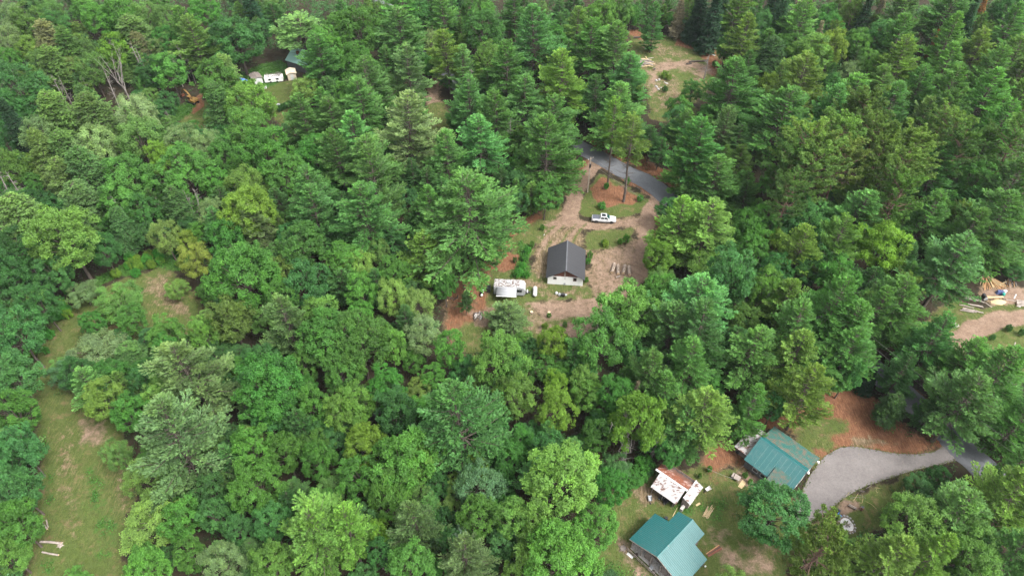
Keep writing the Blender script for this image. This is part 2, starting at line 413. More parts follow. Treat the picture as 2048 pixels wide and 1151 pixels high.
zp('grass', [(1168, 462), (1262, 455), (1262, 485), (1215, 500), (1172, 503)], 1.6)
zp('grass', [(1150, 420), (1180, 372), (1200, 345), (1318, 408), (1285, 425), (1215, 441), (1165, 435)], 1.2)
zp('needle', [(1178, 378), (1205, 352), (1290, 395), (1265, 412), (1215, 415), (1190, 408)], 1.6)
zp('needle', [(1150, 330), (1200, 310), (1330, 385), (1318, 400), (1200, 335), (1160, 350)], 1.5)
zp('needle', [(1170, 280), (1195, 270), (1390, 370), (1400, 400), (1340, 372)], 2.0)
zp('grass', [(1100, 340), (1150, 320), (1165, 335), (1120, 400), (1105, 390)], 1.5)
zp('grass', [(1095, 410), (1130, 400), (1115, 445), (1085, 440)], 1.5)
zp('dirt', [(1122, 425), (1150, 400), (1160, 440), (1165, 455), (1110, 462), (1085, 450)], 1.8, 0.72)
zp('dirt', [(1180, 505), (1270, 480), (1285, 510), (1262, 560), (1215, 600), (1190, 600), (1172, 570)], 2.0, 0.6)
zp('dirt', [(1050, 605), (1110, 600), (1205, 598), (1225, 600), (1195, 655), (1155, 685), (1120, 680), (1085, 640)], 1.6, 0.8)
zl('dirt', [(1200, 316), (1172, 350), (1148, 395), (1138, 440)], 2.0)
zl('dirt', [(1322, 394), (1302, 418), (1296, 445), (1290, 490), (1275, 545), (1235, 590)], 2.2)
zl('dirt', [(1135, 445), (1190, 452), (1250, 447), (1298, 438)], 1.5, 1.0, 0.9)
zp('needle', [(1310, 430), (1345, 440), (1345, 490), (1300, 500)], 2.0)
zp('dirt', [(935, 620), (985, 615), (1000, 650), (945, 655)], 1.5, 0.7)
zp('grass', [(1085, 640), (1150, 625), (1165, 640), (1110, 660)], 1.2, 0.8)
zl('dirt', [(1040, 720), (1160, 735)], 3.0, 1.5)
zp('grass', [(985, 650), (1060, 608), (1100, 645), (1125, 690), (1060, 720), (990, 700)], 1.8, 0.8)
zp('dirt', [(1040, 625), (1075, 612), (1100, 650), (1090, 680), (1050, 660)], 1.8, 0.55)
for pth in ([(1197, 318), (1172, 350), (1148, 395), (1140, 430)], [(1318, 398), (1302, 418), (1296, 445), (1290, 490), (1278, 535)]):
    zl('straw', pth, 0.5, 0.7, 0.6)
zp('needle', [(985, 500), (1010, 500), (1038, 508), (1032, 540), (1008, 548), (990, 535)], 1.2)
zp('straw', [(1180, 440), (1290, 430), (1290, 455), (1180, 460)], 2.0, 0.55)
zp('straw', [(1060, 575), (1180, 575), (1200, 595), (1060, 600)], 2.0, 0.5)
for k in range(7):
    zl('dirt' if k % 2 else 'grass', [(1062 + k * 13, 512 - k * 3), (1082 + k * 13, 478 - k * 3), (1108 + k * 11, 452 - k)], .45, .5, .72)
for dx in (-3.5, 3.5):
    zl('dirt', [(1205 + dx, 596), (1150 + dx, 605), (1100 + dx, 612)], .4, .4, .9)
# mown strip
zp('grass', [(60, 745), (100, 650), (140, 610), (240, 560), (320, 535), (350, 545), (400, 600), (400, 670), (330, 670), (230, 700), (150, 760), (230, 830), (275, 940), (255, 1060), (250, 1180), (40, 1180), (75, 1000), (75, 830)], 1.6)
zp('straw', [(280, 560), (340, 545), (355, 590), (385, 620), (380, 650), (335, 620), (300, 600)], 2.0, 0.62)
zp('dirt', [(160, 842), (212, 838), (215, 880), (190, 895), (160, 880)], 1.2, 0.62)
zp('straw', [(110, 850), (150, 870), (160, 960), (150, 1080), (125, 1020), (110, 930)], 2.5, 0.46)
zp('lush', [(78, 850), (105, 850), (110, 1000), (115, 1150), (80, 1150), (90, 1000)], 2.5, .52)
zp('lush', [(170, 920), (205, 930), (235, 1050), (230, 1150), (180, 1100), (165, 1000)], 3.0, .5)
zp('lush', [(240, 565), (290, 555), (300, 590), (260, 600)], 2.0, .5)
zp('straw', [(222, 930), (262, 950), (246, 1030), (222, 1000)], 2.0, 0.5)
zp('lush', [(30, 740), (100, 640), (220, 540), (320, 505), (410, 520), (350, 543), (320, 533), (240, 556), (140, 606), (98, 650), (62, 740)], 1.5)
# yards in the lower right
zp('grass', [(1185, 1180), (1225, 990), (1300, 930), (1420, 935), (1470, 930), (1500, 960), (1560, 960), (1620, 1040), (1560, 1180)], 2.0)
zp('straw', [(1240, 985), (1290, 960), (1340, 1000), (1290, 1010)], 1.8, 0.75)
zp('needle', [(1395, 950), (1470, 930), (1470, 975), (1400, 985)], 1.8, 0.7)
zp('dirt', [(1400, 1060), (1450, 1062), (1480, 1110), (1470, 1160), (1440, 1120)], 2.0, 0.62)
zp('dirt', [(1470, 1095), (1545, 1080), (1550, 1150), (1480, 1160)], 2.2, 0.6)
zp('dirt', [(1232, 1075), (1262, 1080), (1300, 1160), (1270, 1160), (1235, 1110)], 1.5, 0.6)
zp('dirt', [(1470, 940), (1540, 960), (1520, 985), (1475, 970)], 1.2, 0.8)
zp('needle', [(1490, 860), (1520, 835), (1600, 780), (1660, 755), (1715, 775), (1810, 850), (1880, 905), (1830, 912), (1680, 905), (1640, 935), (1560, 850)], 2.0)
zp('grass', [(1570, 855), (1620, 828), (1672, 826), (1690, 855), (1675, 882), (1645, 905), (1635, 935), (1600, 930)], 2.5, .85)
zp('straw', [(1680, 880), (1760, 868), (1790, 890), (1690, 900)], 2.0, 0.7)
zp('grass', [(1615, 1050), (1700, 990), (1760, 970), (1830, 945), (1860, 960), (1780, 1010), (1760, 1060), (1700, 1090), (1630, 1080)], 1.2)
zp('dirt', [(1680, 1000), (1720, 1000), (1725, 1020), (1700, 1030), (1710, 1060), (1685, 1065), (1670, 1030)], 1.0, 0.75)
zp('needle', [(1790, 760), (1840, 780), (1960, 920), (1900, 925), (1850, 850)], 2.0)
zp('needle', [(1395, 905), (1470, 850), (1500, 930), (1420, 955)], 2.0, .8)
zp('lush', [(1195, 1130), (1240, 1110), (1300, 1160), (1200, 1180)], 2.5, .55)
zp('lush', [(1370, 1000), (1440, 985), (1475, 1020), (1440, 1060), (1390, 1050)], 3.0, .5)
zp('lush', [(1330, 1005), (1395, 1000), (1400, 1040), (1350, 1040)], 2.0, .5)
# sawmill yard at the right
zp('dirt', [(1960, 575), (2060, 570), (2060, 605), (2000, 625), (1975, 605)], 1.5, 0.8)
zp('grass', [(1850, 650), (1900, 600), (1960, 615), (2060, 600), (2060, 640), (1940, 650), (1890, 690)], 1.5)
zl('dirt', [(2080, 632), (2000, 640), (1950, 658), (1915, 690), (1890, 730)], 2.3, 0.8)
zp('grass', [(1920, 715), (1960, 680), (2010, 652), (2080, 645), (2080, 760), (1940, 760)], 1.2)
zp('dust', [(1972, 592), (2008, 590), (2010, 598), (1975, 602)], 0.8)
# clearing at the top
TOPC = [(1255, 60), (1290, 62), (1345, 72), (1430, 92), (1450, 130), (1425, 175), (1385, 195), (1400, 240), (1300, 240), (1295, 180), (1262, 130)]
zp('grass', TOPC, 2.0)
zp('needle', [(1345, 75), (1430, 92), (1450, 130), (1425, 160), (1410, 130), (1400, 105), (1350, 90)], 2.5)
zp('dirt', [(1295, 125), (1340, 118), (1400, 120), (1430, 140), (1400, 165), (1380, 140), (1320, 145), (1325, 175), (1300, 190)], 3.0, 0.72)
zp('straw', [(1265, 70), (1330, 85), (1380, 105), (1370, 118), (1300, 110)], 3.0, 0.55)
zp('straw', [(1310, 150), (1365, 155), (1370, 215), (1315, 220)], 3.0, 0.58)
zp('needle', [(1255, 60), (1290, 62), (1285, 80), (1258, 75)], 2.0)
# lawn by the far house, pad under the excavator, track through the pines
zp('grass', [(525, 180), (545, 165), (595, 160), (615, 195), (590, 260), (560, 250), (540, 205)], 2.0)
zp('lush', [(470, 150), (560, 120), (590, 150), (530, 178), (480, 180)], 2.0)
zp('grass', [(355, 250), (375, 222), (420, 195), (440, 215), (420, 260)], 2.0)
zp('needle', [(375, 200), (400, 190), (415, 212), (385, 232)], 1.5)
zp('lush', [(330, 225), (380, 200), (390, 215), (350, 250)], 1.5)
zl('dirt', [(880, 165), (866, 190), (872, 230), (885, 270)], 2.0, 2.0, 0.62)
zl('grass', [(872, 215), (878, 260)], 3.0, 1.5)
zl('dirt', [(835, 68), (870, 62)], 2.5, 1.5)

KIDX = {'grass': 0, 'dirt': 1, 'needle': 2, 'straw': 3, 'lush': 4, 'dust': 5}
def smoother(n, seed):
    r = np.random.default_rng(seed)
    a = r.random((n, n))
    return a
def zone_values(X, Y):
    V = np.zeros((7,) + X.shape)
    wob = 0.55 * np.sin(X * 0.9 + 1.3 * np.sin(Y * 0.7)) + 0.45 * np.sin(Y * 1.1 + 1.7 * np.sin(X * 0.6 + 2))
    for kind, typ, pts, w, soft, amt in ZONES:
        sd = poly_sd(pts, X, Y) if typ == 'p' else line_sd(pts, w, X, Y)
        sd = sd + wob * 0.5 * soft
        t = np.clip((sd / soft + 1) / 2, 0, 1)
        t = t * t * (3 - 2 * t) * amt
        k = KIDX[kind]
        cut = 1 - .9 * np.clip((t - .45) * 2, 0, 1)
        for q in range(6):
            if q != k: V[q] = V[q] * cut
        V[k] = np.maximum(V[k], t)
        V[6] = np.maximum(V[6], np.clip((sd / soft + 1) / 2, 0, 1) if kind != 'lush' else 0)
    return V

RECTS = [(-24, 52, 92.2, 172), (-24, 11.8, 80, 92), (-118, -44, 38, 124), (12, 116, 36, 92), (54, 128, 92.2, 120), (36, 94, 178, 246), (-118, -48, 168, 224), (-34, -6, 160, 206)]
def clearing_sheet(x0, x1, y0, y1, step=0.5):
    nx = int((x1 - x0) / step) + 1; ny = int((y1 - y0) / step) + 1
    xs = np.linspace(x0, x1, nx); ys = np.linspace(y0, y1, ny)
    X, Y = np.meshgrid(xs, ys)
    V = zone_values(X, Y)
    rough = 0.5 * np.sin(X * 2.1 + 2 * np.sin(Y * 1.3)) * np.sin(Y * 1.7 + X * 0.4) + 0.5 * RNG.random(X.shape)
    edge = np.minimum(np.minimum(X - x0, x1 - X), np.minimum(Y - y0, y1 - Y))
    Z = 0.006 + np.clip(edge / 3, 0, 1) * (0.02 + 0.03 * rough + 0.05 * V[3] * np.sin(X * 4 + Y * 1.2) ** 2 + 0.06 * V[4])
    me = bpy.data.meshes.new("clearing_ground")
    verts = np.stack([X, Y, Z], -1).reshape(-1, 3)
    i = np.arange(nx * ny).reshape(ny, nx)
    faces = np.stack([i[:-1, :-1], i[:-1, 1:], i[1:, 1:], i[1:, :-1]], -1).reshape(-1, 4)
    fill_mesh(me, verts, faces)
    for nm, ks in (("zone_a", (0, 1, 2)), ("zone_b", (3, 4, 5))):
        a = me.attributes.new(nm, 'FLOAT_COLOR', 'POINT')
        c = np.ones((nx * ny, 4), np.float32)
        for k, q in enumerate(ks): c[:, k] = V[q].reshape(-1)
        a.data.foreach_set("color", c.reshape(-1))
    ao = me.attributes.new("zone_open", 'FLOAT', 'POINT'); ao.data.foreach_set("value", V[6].reshape(-1).astype(np.float32))
    me.polygons.foreach_set("use_smooth", np.ones(len(faces), bool))
    me.materials.append(M['ground'])
    o = link("clearing_ground", me)
    tag(o, kind="structure")
    return o
def fill_mesh(me, verts, faces):
    verts = np.asarray(verts, np.float32); faces = np.asarray(faces, np.int32)
    k = faces.shape[1]
    me.vertices.add(len(verts)); me.vertices.foreach_set("co", verts.reshape(-1))
    me.loops.add(faces.size); me.loops.foreach_set("vertex_index", faces.reshape(-1))
    me.polygons.add(len(faces))
    me.polygons.foreach_set("loop_start", np.arange(0, faces.size, k, dtype=np.int32))
    me.update(calc_edges=True)

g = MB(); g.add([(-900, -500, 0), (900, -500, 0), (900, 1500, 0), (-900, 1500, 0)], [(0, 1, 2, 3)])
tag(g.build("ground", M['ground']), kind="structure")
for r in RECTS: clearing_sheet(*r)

# ------------------------------------------------------------------ roads
def catmull(pts, n=8):
    out = []
    P4 = [pts[0]] + list(pts) + [pts[-1]]
    for i in range(1, len(P4) - 2):
        p0, p1, p2, p3 = [np.array(q, float) for q in P4[i - 1:i + 3]]
        for k in range(n):
            t = k / n
            out.append(0.5 * ((2 * p1) + (-p0 + p2) * t + (2 * p0 - 5 * p1 + 4 * p2 - p3) * t * t + (-p0 + 3 * p1 - 3 * p2 + p3) * t ** 3))
    out.append(np.array(pts[-1], float))
    return out
def ribbon(name, pts, w, z, mat, wob=0.12, crown=0.06):
    c = catmull(pts, 14); m = MB(); vs = []; rnd = random.Random(3)
    prof = [(-1, -0.12), (-0.98, 0), (-0.5, crown * .75), (0, crown), (0.5, crown * .75), (0.98, 0), (1, -0.12)]
    for i, p in enumerate(c):
        d = c[min(i + 1, len(c) - 1)] - c[max(i - 1, 0)]; d /= np.hypot(*d)
        nrm = np.array((-d[1], d[0]))
        wl_ = w / 2 + rnd.uniform(-wob, wob); wr = w / 2 + rnd.uniform(-wob, wob)
        for s_, h in prof:
            q = p + nrm * s_ * (wl_ if s_ < 0 else wr)
            vs.append((q[0], q[1], z + h))
    k = len(prof)
    m.add(vs, [(i * k + j, (i + 1) * k + j, (i + 1) * k + j + 1, i * k + j + 1) for i in range(len(c) - 1) for j in range(k - 1)], 0, True)
    return tag(m.build(name, mat), kind="structure")
ROAD = [(-70, 330), (-52, 270), (-33, 222), (-8, 190), (19.9, 165.1), (29.6, 155.3), (38.7, 146.2), (58, 112), (70, 94), (78.2, 80.6), (82.2, 73.5), (84.2, 68.4), (93, 52), (102, 30)]
ribbon("road", ROAD, 5.9, 0.10, M['asphalt'])

def outline(pts, sub=4, wob=0.12, seed=1):
    rnd = random.Random(seed); pts = [np.array(p, float) for p in pts]; n = len(pts); out = []
    for i in range(n):
        p0, p1, p2, p3 = pts[i - 1], pts[i], pts[(i + 1) % n], pts[(i + 2) % n]
        for k in range(sub):
            t = k / sub
            q = 0.5 * ((2 * p1) + (-p0 + p2) * t + (2 * p0 - 5 * p1 + 4 * p2 - p3) * t * t + (-p0 + 3 * p1 - 3 * p2 + p3) * t ** 3)
            out.append((q[0] + rnd.uniform(-wob, wob), q[1] + rnd.uniform(-wob, wob)))
    return out
DRIVE_PX = [(1597, 1003), (1622, 945), (1660, 905), (1700, 893), (1770, 903), (1830, 908), (1880, 896), (1912, 860), (1930, 858), (1975, 898), (1950, 912), (1895, 925), (1830, 940), (1760, 962), (1705, 985), (1640, 1032), (1600, 1045), (1592, 1030)]
dv = MB(); dp = outline(G(DRIVE_PX), 5, 0.08, 5)
dv.prism(dp, -0.05, 0.09)
tag(dv.build("driveway", M['drive']), kind="structure")

# ------------------------------------------------------------------ buildings
def sheet_mesh(L, w, rib=0.03, nribs=3, mat=None, name="roof_sheet"):
    """ribbed metal sheet: x across (0..w), y down the slope (0..L), top at z=0.."""
    m = MB(); prof = []
    for k in range(nribs):
        c = w * (k + 0.5) / nribs
        a = 0.035
        prof += [(c - a - 0.02, 0), (c - a, rib), (c + a, rib), (c + a + 0.02, 0)]
    prof = [(0.004, 0)] + prof + [(w - 0.004, 0)]
    n = len(prof)
    vs = [(x, 0, z) for x, z in prof] + [(x, L, z) for x, z in prof] + [(0.004, 0, -0.02), (w - 0.004, 0, -0.02), (0.004, L, -0.02), (w - 0.004, L, -0.02)]
    fs = [(i, i + 1, n + i + 1, n + i) for i in range(n - 1)]
    fs += [(2 * n, 2 * n + 2, 2 * n + 3, 2 * n + 1), tuple(range(n))[::-1] + (2 * n, 2 * n + 1), tuple(range(n, 2 * n)) + (2 * n + 3, 2 * n + 2)]
    fs += [(0, n, 2 * n + 2, 2 * n), (n - 1, 2 * n + 1, 2 * n + 3, 2 * n - 1)]
    me = bpy.data.meshes.new(name); me.from_pydata([(a, b, c) for a, b, c in m.v] + vs, [], fs)
    me.materials.append(mat); me.update()
    return me
_sheets = {}
def slope(parent, p0, p1, down, lens, mat, w=0.92, lift=0.05, nribs=3, rib=0.03):
    """covers a roof slope with sheets: p0-p1 is the upper edge, down the 3-D downhill direction, lens a length or a function of the distance along the edge"""
    p0 = Vector(p0); p1 = Vector(p1); ex = (p1 - p0); Ltot = ex.length; ex.normalize()
    dn = Vector(down).normalized(); nz = ex.cross(dn)
    flip = nz.z < 0
    if flip: nz = -nz
    n = max(1, round(Ltot / w)); ww = Ltot / n
    for k in range(n):
        s_ = (k + 0.5) * ww
        Ls = lens(s_) if callable(lens) else lens
        key = (round(Ls, 3), round(ww, 3), mat.name, nribs, rib)
        if key not in _sheets: _sheets[key] = sheet_mesh(Ls, ww, rib, nribs, mat)
        o = link("roof_sheet", _sheets[key], parent)
        x_ax = -ex if flip else ex
        org = p0 + ex * ((k + 1) * ww if flip else k * ww) + nz * (lift + 0.003 * (k % 2))
        R = Matrix((x_ax, dn, x_ax.cross(dn))).transposed().to_4x4()
        o.matrix_local = Matrix.Translation(org) @ R

def window(parent, c, w, h, face='y', mat_frame=None, panes=(2, 1), depth=0.08):
    """window in a wall facing -y (face 'y') or +-x (face 'x'/'X')"""
    mf = mat_frame or M['white']
    f = MB(); g_ = MB(); t = 0.06
    def put(mb, cx, cz, dw, dh, dd, off):
        if face == 'y': mb.box((c[0] + cx, c[1] + off, c[2] + cz), (dw, dd, dh))
        else: mb.box((c[0] + (off if face == 'x' else -off), c[1] + cx, c[2] + cz), (dd, dw, dh))
    for s_ in (-1, 1):
        put(f, s_ * (w / 2 - t / 2), 0, t, h, depth, -depth / 2 + .01)
        put(f, 0, s_ * (h / 2 - t / 2), w - 2 * t, t, depth, -depth / 2 + .012)
    fr = f.build("window", mf, parent)
    for i in range(panes[0]):
        pw = (w - 2 * t) / panes[0]
        g2 = MB(); put(g2, -w / 2 + t + pw * (i + .5), 0, pw - .03, h - 2 * t, 0.02, -0.02)
        g2.build("pane", M['darkglass'], fr)
    return fr

# --- black-roofed block garage in the homestead clearing
ang = math.radians(-5)
T = thing("block_garage", "small whitewashed block building with black metal gable roof in the clearing", "building", (12.06, 112.0, 0), ang)
bw, bl, bh, rh = 4.0, 9.1, 2.55, 5.0
wl_ = MB()
wl_.box((0, 0.1, bh / 2), (2 * bw, 0.2, bh)); wl_.box((0, bl - 0.1, bh / 2), (2 * bw, 0.2, bh))
wl_.box((-bw + .1, bl / 2, bh / 2), (0.2, bl - .4, bh)); wl_.box((bw - .1, bl / 2, bh / 2), (0.2, bl - .4, bh))
wl_.build("wall", M['block'], T)
gb = MB()
gb.yprism([(-bw, bh + .003), (bw, bh + .003), (0, rh - .12)], 0.12, 0.22)
gable = gb.build("gable", M['darkwood'], T)
MB().yprism([(-bw, bh + .003), (bw, bh + .003), (0, rh - .12)], bl - .22, bl - .12).build("gable", M['darkwood'], T)
k = -bw + 0.1
while k < bw - 0.2:                                            # gable boards
    top = bh + (rh - .15 - bh) * (1 - abs(k + .15) / bw) - .03
    if top - bh > .12: MB().box((k + .15, 0.10, (bh + top) / 2 + .01), (0.27, 0.035, top - bh)).build("board", M['brown'], gable)
    k += 0.3
MB().box((-.18, 0.06, 3.35), (.34, .08, 1.6)).build("gable_post", M['greywood'], T)
window(T, (-2.35, -.005, 2.05), .75, .75, panes=(2, 1), mat_frame=M['greywood'])
window(T, (2.15, -.005, 1.95), .8, 1.0, panes=(1, 1), mat_frame=M['brown'])
MB().box((-.1, -.03, .45), (.4, .08, .5)).build("vent_cover", M['camgrey'], T)
MB().box((-.1, -.04, 2.1), (.14, .1, .22)).build("wall_light", M['black'], T)
dk = MB()
dk.yprism([(-bw - .35, bh - .25), (0, rh - .05), (bw + .35, bh - .25), (bw + .35, bh - .17), (0, rh + .04), (-bw - .35, bh - .17)], -.5, bl + .4)
rf = dk.build("roof", M['darkwood'], T)
sl = math.hypot(bw + .4, rh - bh + .2)
dz = -(rh - bh + .21) / (bw + .35)
for sx in (-1, 1):
    slope(rf, (0, -.55, rh + .03), (0, bl + .45, rh + .03), (sx, 0, dz), sl, M['dkroof'], 0.91, 0.02, 3, 0.018)
MB().yprism([(-.16, rh + .04), (0, rh + .11), (.16, rh + .04)], -.57, bl + .47).build("ridge_cap", M['ridge'], rf)

# --- house with the cross-shaped plan, lower right (open gable end full of stored things)
T = thing("green_roofed_barn", "open-ended barn with wide teal metal roof at the bottom edge", "barn", (22.98, 46.89, 0), math.radians(42.9))
RZ, EZ, HW, NW, L1, L2 = 5.2, 3.0, 5.25, 2.55, 6.6, 9.1
sgrad = (RZ - EZ) / HW
wb = MB()
wb.box((L1 - .06, HW / 2 + NW / 2, 1.45), (.12, HW - NW, 2.9)); wb.box((L1 - .06, -HW / 2 - NW / 2, 1.45), (.12, HW - NW, 2.9))
wb.box((L1 / 2 + .3, HW - .35, 1.35), (L1 - .6, .12, 2.7)); wb.box((L1 / 2 + .3, -HW + .35, 1.35), (L1 - .6, .12, 2.7))
wb.box((L1 / 2 + L2 / 2 - .05, NW - .25, 1.9), (L2 - L1 - .2, .12, 3.8)); wb.box((L1 / 2 + L2 / 2 - .05, -NW + .25, 1.9), (L2 - L1 - .2, .12, 3.8))
wb.xprism([(-NW + .2, 0), (NW - .2, 0), (NW - .2, 3.9), (0, RZ - .2), (-NW + .2, 3.9)], L2 - .35, L2 - .23)
wb.build("wall", M['boards'], T)
gp = MB(); gp.xprism([(-HW + .3, EZ), (HW - .3, EZ), (0, RZ - .16)], .55, .62); gp.build("gable", M['darkwood'], T)
for k in range(6):
    MB().box((.42, -HW + .4 + k * (2 * HW - .8) / 5, 1.45), (.16, .16, 2.9)).build("post", M['greywood'], T)
MB().box((3.1, 0, .03), (5.9, 9.8, .06)).build("barn_floor", M['concrete'], T)
rd = MB()
rd.xprism([(-HW, EZ - .06), (0, RZ - .06), (HW, EZ - .06), (HW, EZ), (0, RZ), (-HW, EZ)], 0.02, L1)
rd.xprism([(-NW, RZ - NW * sgrad - .06), (0, RZ - .06), (NW, RZ - NW * sgrad - .06), (NW, RZ - NW * sgrad), (0, RZ), (-NW, RZ - NW * sgrad)], L1 + .002, L2)
rf = rd.build("roof", M['darkwood'], T)
cs = math.hypot(1, sgrad)
for sy, mt in ((1, M['teal']), (-1, M['teal2'])):
    slope(rf, (0, 0, RZ), (L1, 0, RZ), (0, sy, -sgrad), (HW + .12) * cs, mt, .94, .03, 3, .035)
    slope(rf, (L1, 0, RZ), (L2 + .1, 0, RZ), (0, sy, -sgrad), (NW + .12) * cs, mt, .94, .03, 3, .035)
MB().xprism([(-.2, RZ + .0), (0, RZ + .11), (.2, RZ + .0)], -.02, L2 + .12).build("ridge_cap", M['teal'], rf)
for sy in (1, -1):
    MB().add([], []).xprism([(sy * .0, RZ - .2), (sy * (HW + .1), EZ - .22), (sy * (HW + .1), EZ - .04), (0, RZ - .02)], -.05, .01).build("barge_board", M['greywood'], T)
MB().box((1.4, -HW - .9, .05), (4.2, 1.6, .1)).build("concrete_step", M['concrete'], T)
MB().box((L2 + .02, -NW + .3, 3.4), (.12, .5, .12)).build("corner_bracket", M['white'], T)
# stored things under its open end, standing on the barn floor
def in_barn(x, y, z=0.0):
    a = math.radians(42.9); return (22.98 + x * math.cos(a) - y * math.sin(a), 46.89 + x * math.sin(a) + y * math.cos(a), z)
def rack(loc, rz, label):
    t = thing("storage_rack", label, "rack", loc, rz)
    for sx in (-1, 1):
        for sy in (-1, 1): MB().box((sx * .7, sy * .25, .8), (.06, .06, 1.6)).build("post", M['greywood'], t)
    for z in (.3, .85, 1.4): MB().box((0, 0, z), (1.5, .56, .05)).build("shelf", M['greywood'], t)
    return t
rack(in_barn(.9, 1.6, .06), math.radians(42.9 + 90), "grey wooden rack under the open gable of the teal-roofed barn, nearer its left corner")
rack(in_barn(.9, -1.6, .06), math.radians(42.9 + 90), "grey wooden rack under the open gable of the teal-roofed barn, nearer the bottom edge")
rl = thing("porch_railing", "weathered wooden railing along the open end of the teal-roofed barn", "railing", in_barn(-.55, 1.2), math.radians(42.9))
for k in range(6): MB().box((0, -3.6 + k * 1.45, .5), (.1, .1, 1.0)).build("post", M['greywood'], rl)
for z in (.45, .95): MB().box((0, 0, z), (.06, 7.4, .09)).build("rail", M['greywood'], rl)
for k, (x, y, s) in enumerate([(-.1, 3.4, .55), (-.2, -.4, .5), (.0, .3, .65), (-.15, -2.4, .6)]):
    b = MB(); b.box((0, 0, s * .4), (s, s * .8, s * .8)); b.box((0, 0, s * .82), (s * 1.06, s * .86, .05))
    tag(b.build("storage_crate", [M['darkwood'], M['boards'], M['camgrey'], M['brown']][k], None, in_barn(x, y, .06), (0, 0, .4 * k), bevel=.02),
        ["dark wooden crate at the left end of the teal-roofed barn's porch", "weathered crate in the middle of the teal-roofed barn's porch", "grey plastic crate in the middle of the teal-roofed barn's porch", "brown crate at the bottom end of the teal-roofed barn's porch"][k], "crate")

# --- house with the long green roof by the driveway
T = thing("green_roofed_house", "house with long green metal roof and rusty lean-to beside the driveway", "house", (48.03, 65.45, 0), math.radians(-46.3))
LX = 4.65; RZ = 4.9
FW, FE = 4.3, 2.65        # front (towards -y): width, eave height
BW, BE = 1.25, 4.15       # short back slope
LW, LE = 5.6, 2.55        # end of the rear lean-to
wb = MB()
wb.box((0, -FW + .45, 1.2), (2 * LX - .5, .16, 2.4))
wb.xprism([(-FW + .55, 0), (LW - .5, 0), (LW - .5, LE - .2), (BW, BE - .3), (0, RZ - .25), (-FW + .55, FE - .12)], LX - .4, LX - .25)
wb.xprism([(-FW + .55, 0), (LW - .5, 0), (LW - .5, LE - .2), (BW, BE - .3), (0, RZ - .25), (-FW + .55, FE - .12)], -LX + .25, -LX + .4)
wb.box((0, LW - .4, 1.12), (2 * LX - .5, .16, 2.25))
wb.build("wall", M['dksiding'], T)
rd = MB()
rd.xprism([(-FW, FE - .08), (0, RZ - .08), (BW, BE - .08), (BW, BE - .02), (0, RZ - .02), (-FW, FE - .02)], -LX + .02, LX - .02)
rd.xprism([(BW + .01, BE - .35), (LW, LE - .08), (LW, LE - .02), (BW + .01, BE - .29)], -LX + .02, LX - .02)
rf = rd.build("roof", M['darkwood'], T)
slope(rf, (-LX, 0, RZ), (LX, 0, RZ), (0, -FW, FE - RZ), math.hypot(FW, RZ - FE) + .1, M['teal2'], .93, .03, 3, .03)
slope(rf, (-LX, 0, RZ), (LX, 0, RZ), (0, BW, BE - RZ), math.hypot(BW, RZ - BE) + .02, M['teal'], .93, .03, 3, .03)
slope(rf, (-LX, BW + .02, BE - .27), (LX, BW + .02, BE - .27), (0, LW - BW, LE - BE + .27), math.hypot(LW - BW, BE - LE - .27) + .1, M['tealrust'], .93, .03, 3, .03)
MB().xprism([(-.18, RZ + .01), (0, RZ + .1), (.18, RZ + .01)], -LX - .03, LX + .03).build("ridge_cap", M['teal'], rf)
MB().xprism([(BW - .02, BE - .14), (BW + .32, BE - .34), (BW + .32, BE - .26), (BW - .02, BE - .06)], -LX + .01, LX - .01).build("flashing", M['rust'], rf)
for k in range(8):                                             # pale seam battens down the front slope
    x = -LX + 1.9 + k * .93
    y0, y1 = -.25, -FW + .15
    zf = lambda y: RZ + (FE - RZ) * (-y / FW) + .075
    MB().add([(x - .022, y0, zf(y0)), (x + .022, y0, zf(y0)), (x + .022, y1, zf(y1)), (x - .022, y1, zf(y1)),
              (x - .022, y0, zf(y0) - .05), (x + .022, y0, zf(y0) - .05), (x + .022, y1, zf(y1) - .05), (x - .022, y1, zf(y1) - .05)],
             [(3, 2, 1, 0), (4, 5, 6, 7), (0, 1, 5, 4), (1, 2, 6, 5), (2, 3, 7, 6), (3, 0, 4, 7)]).build("seam_batten", M['teal3'], rf)
pr_ = MB(); pr_.xprism([(-FW - 1.0, 2.45), (-FW - 1.0, 2.55), (-FW + 1.9, 3.95), (-FW + 1.9, 3.6)], .35, 3.3)
pf = pr_.build("porch_roof", M['darkwood'], T)
slope(pf, (.3, -FW + 1.9, 3.95), (3.35, -FW + 1.9, 3.95), (0, -2.9, -1.4), 3.25, M['tealrust'], .75, .02, 3, .03)
for x in (.5, 3.1): MB().box((x, -FW - .8, 1.22), (.13, .13, 2.44)).build("porch_post", M['white'], T)
window(T, (-2.2, -FW + .34, 1.35), 1.1, 1.0, 'y'); window(T, (-.6, -FW + .34, 1.35), 1.1, 1.0, 'y')
window(T, (LX - .2, -1.2, 1.5), 1.1, 1.1, 'X'); window(T, (LX - .2, 2.9, 1.3), .9, .8, 'X')
d = MB().box((LX - .22, .8, 1.0), (.06, .9, 2.0)).build("door", M['white'], T)
MB().box((LX - .16, 1.12, 1.0), (.05, .05, .12)).build("handle", M['steel'], d)
for y, z in ((LW - 1.05, 2.95), (BW - .9, 4.3)):
    b = MB()
    for j in range(5):
        pass
    b.tube([(LX + .02, y, z - .45), (LX + .16, y, z - .45), (LX + .22, y, z - .3)], .03, 6)
    b.tube([(LX + .22, y, z - .3), (LX + .22, y, z - .2), (LX + .22, y, z), (LX + .22, y, z + .16), (LX + .22, y, z + .22)], [.1, .2, .25, .17, .04], 10)
    b.build("globe_lamp", M['ceramic'], T)
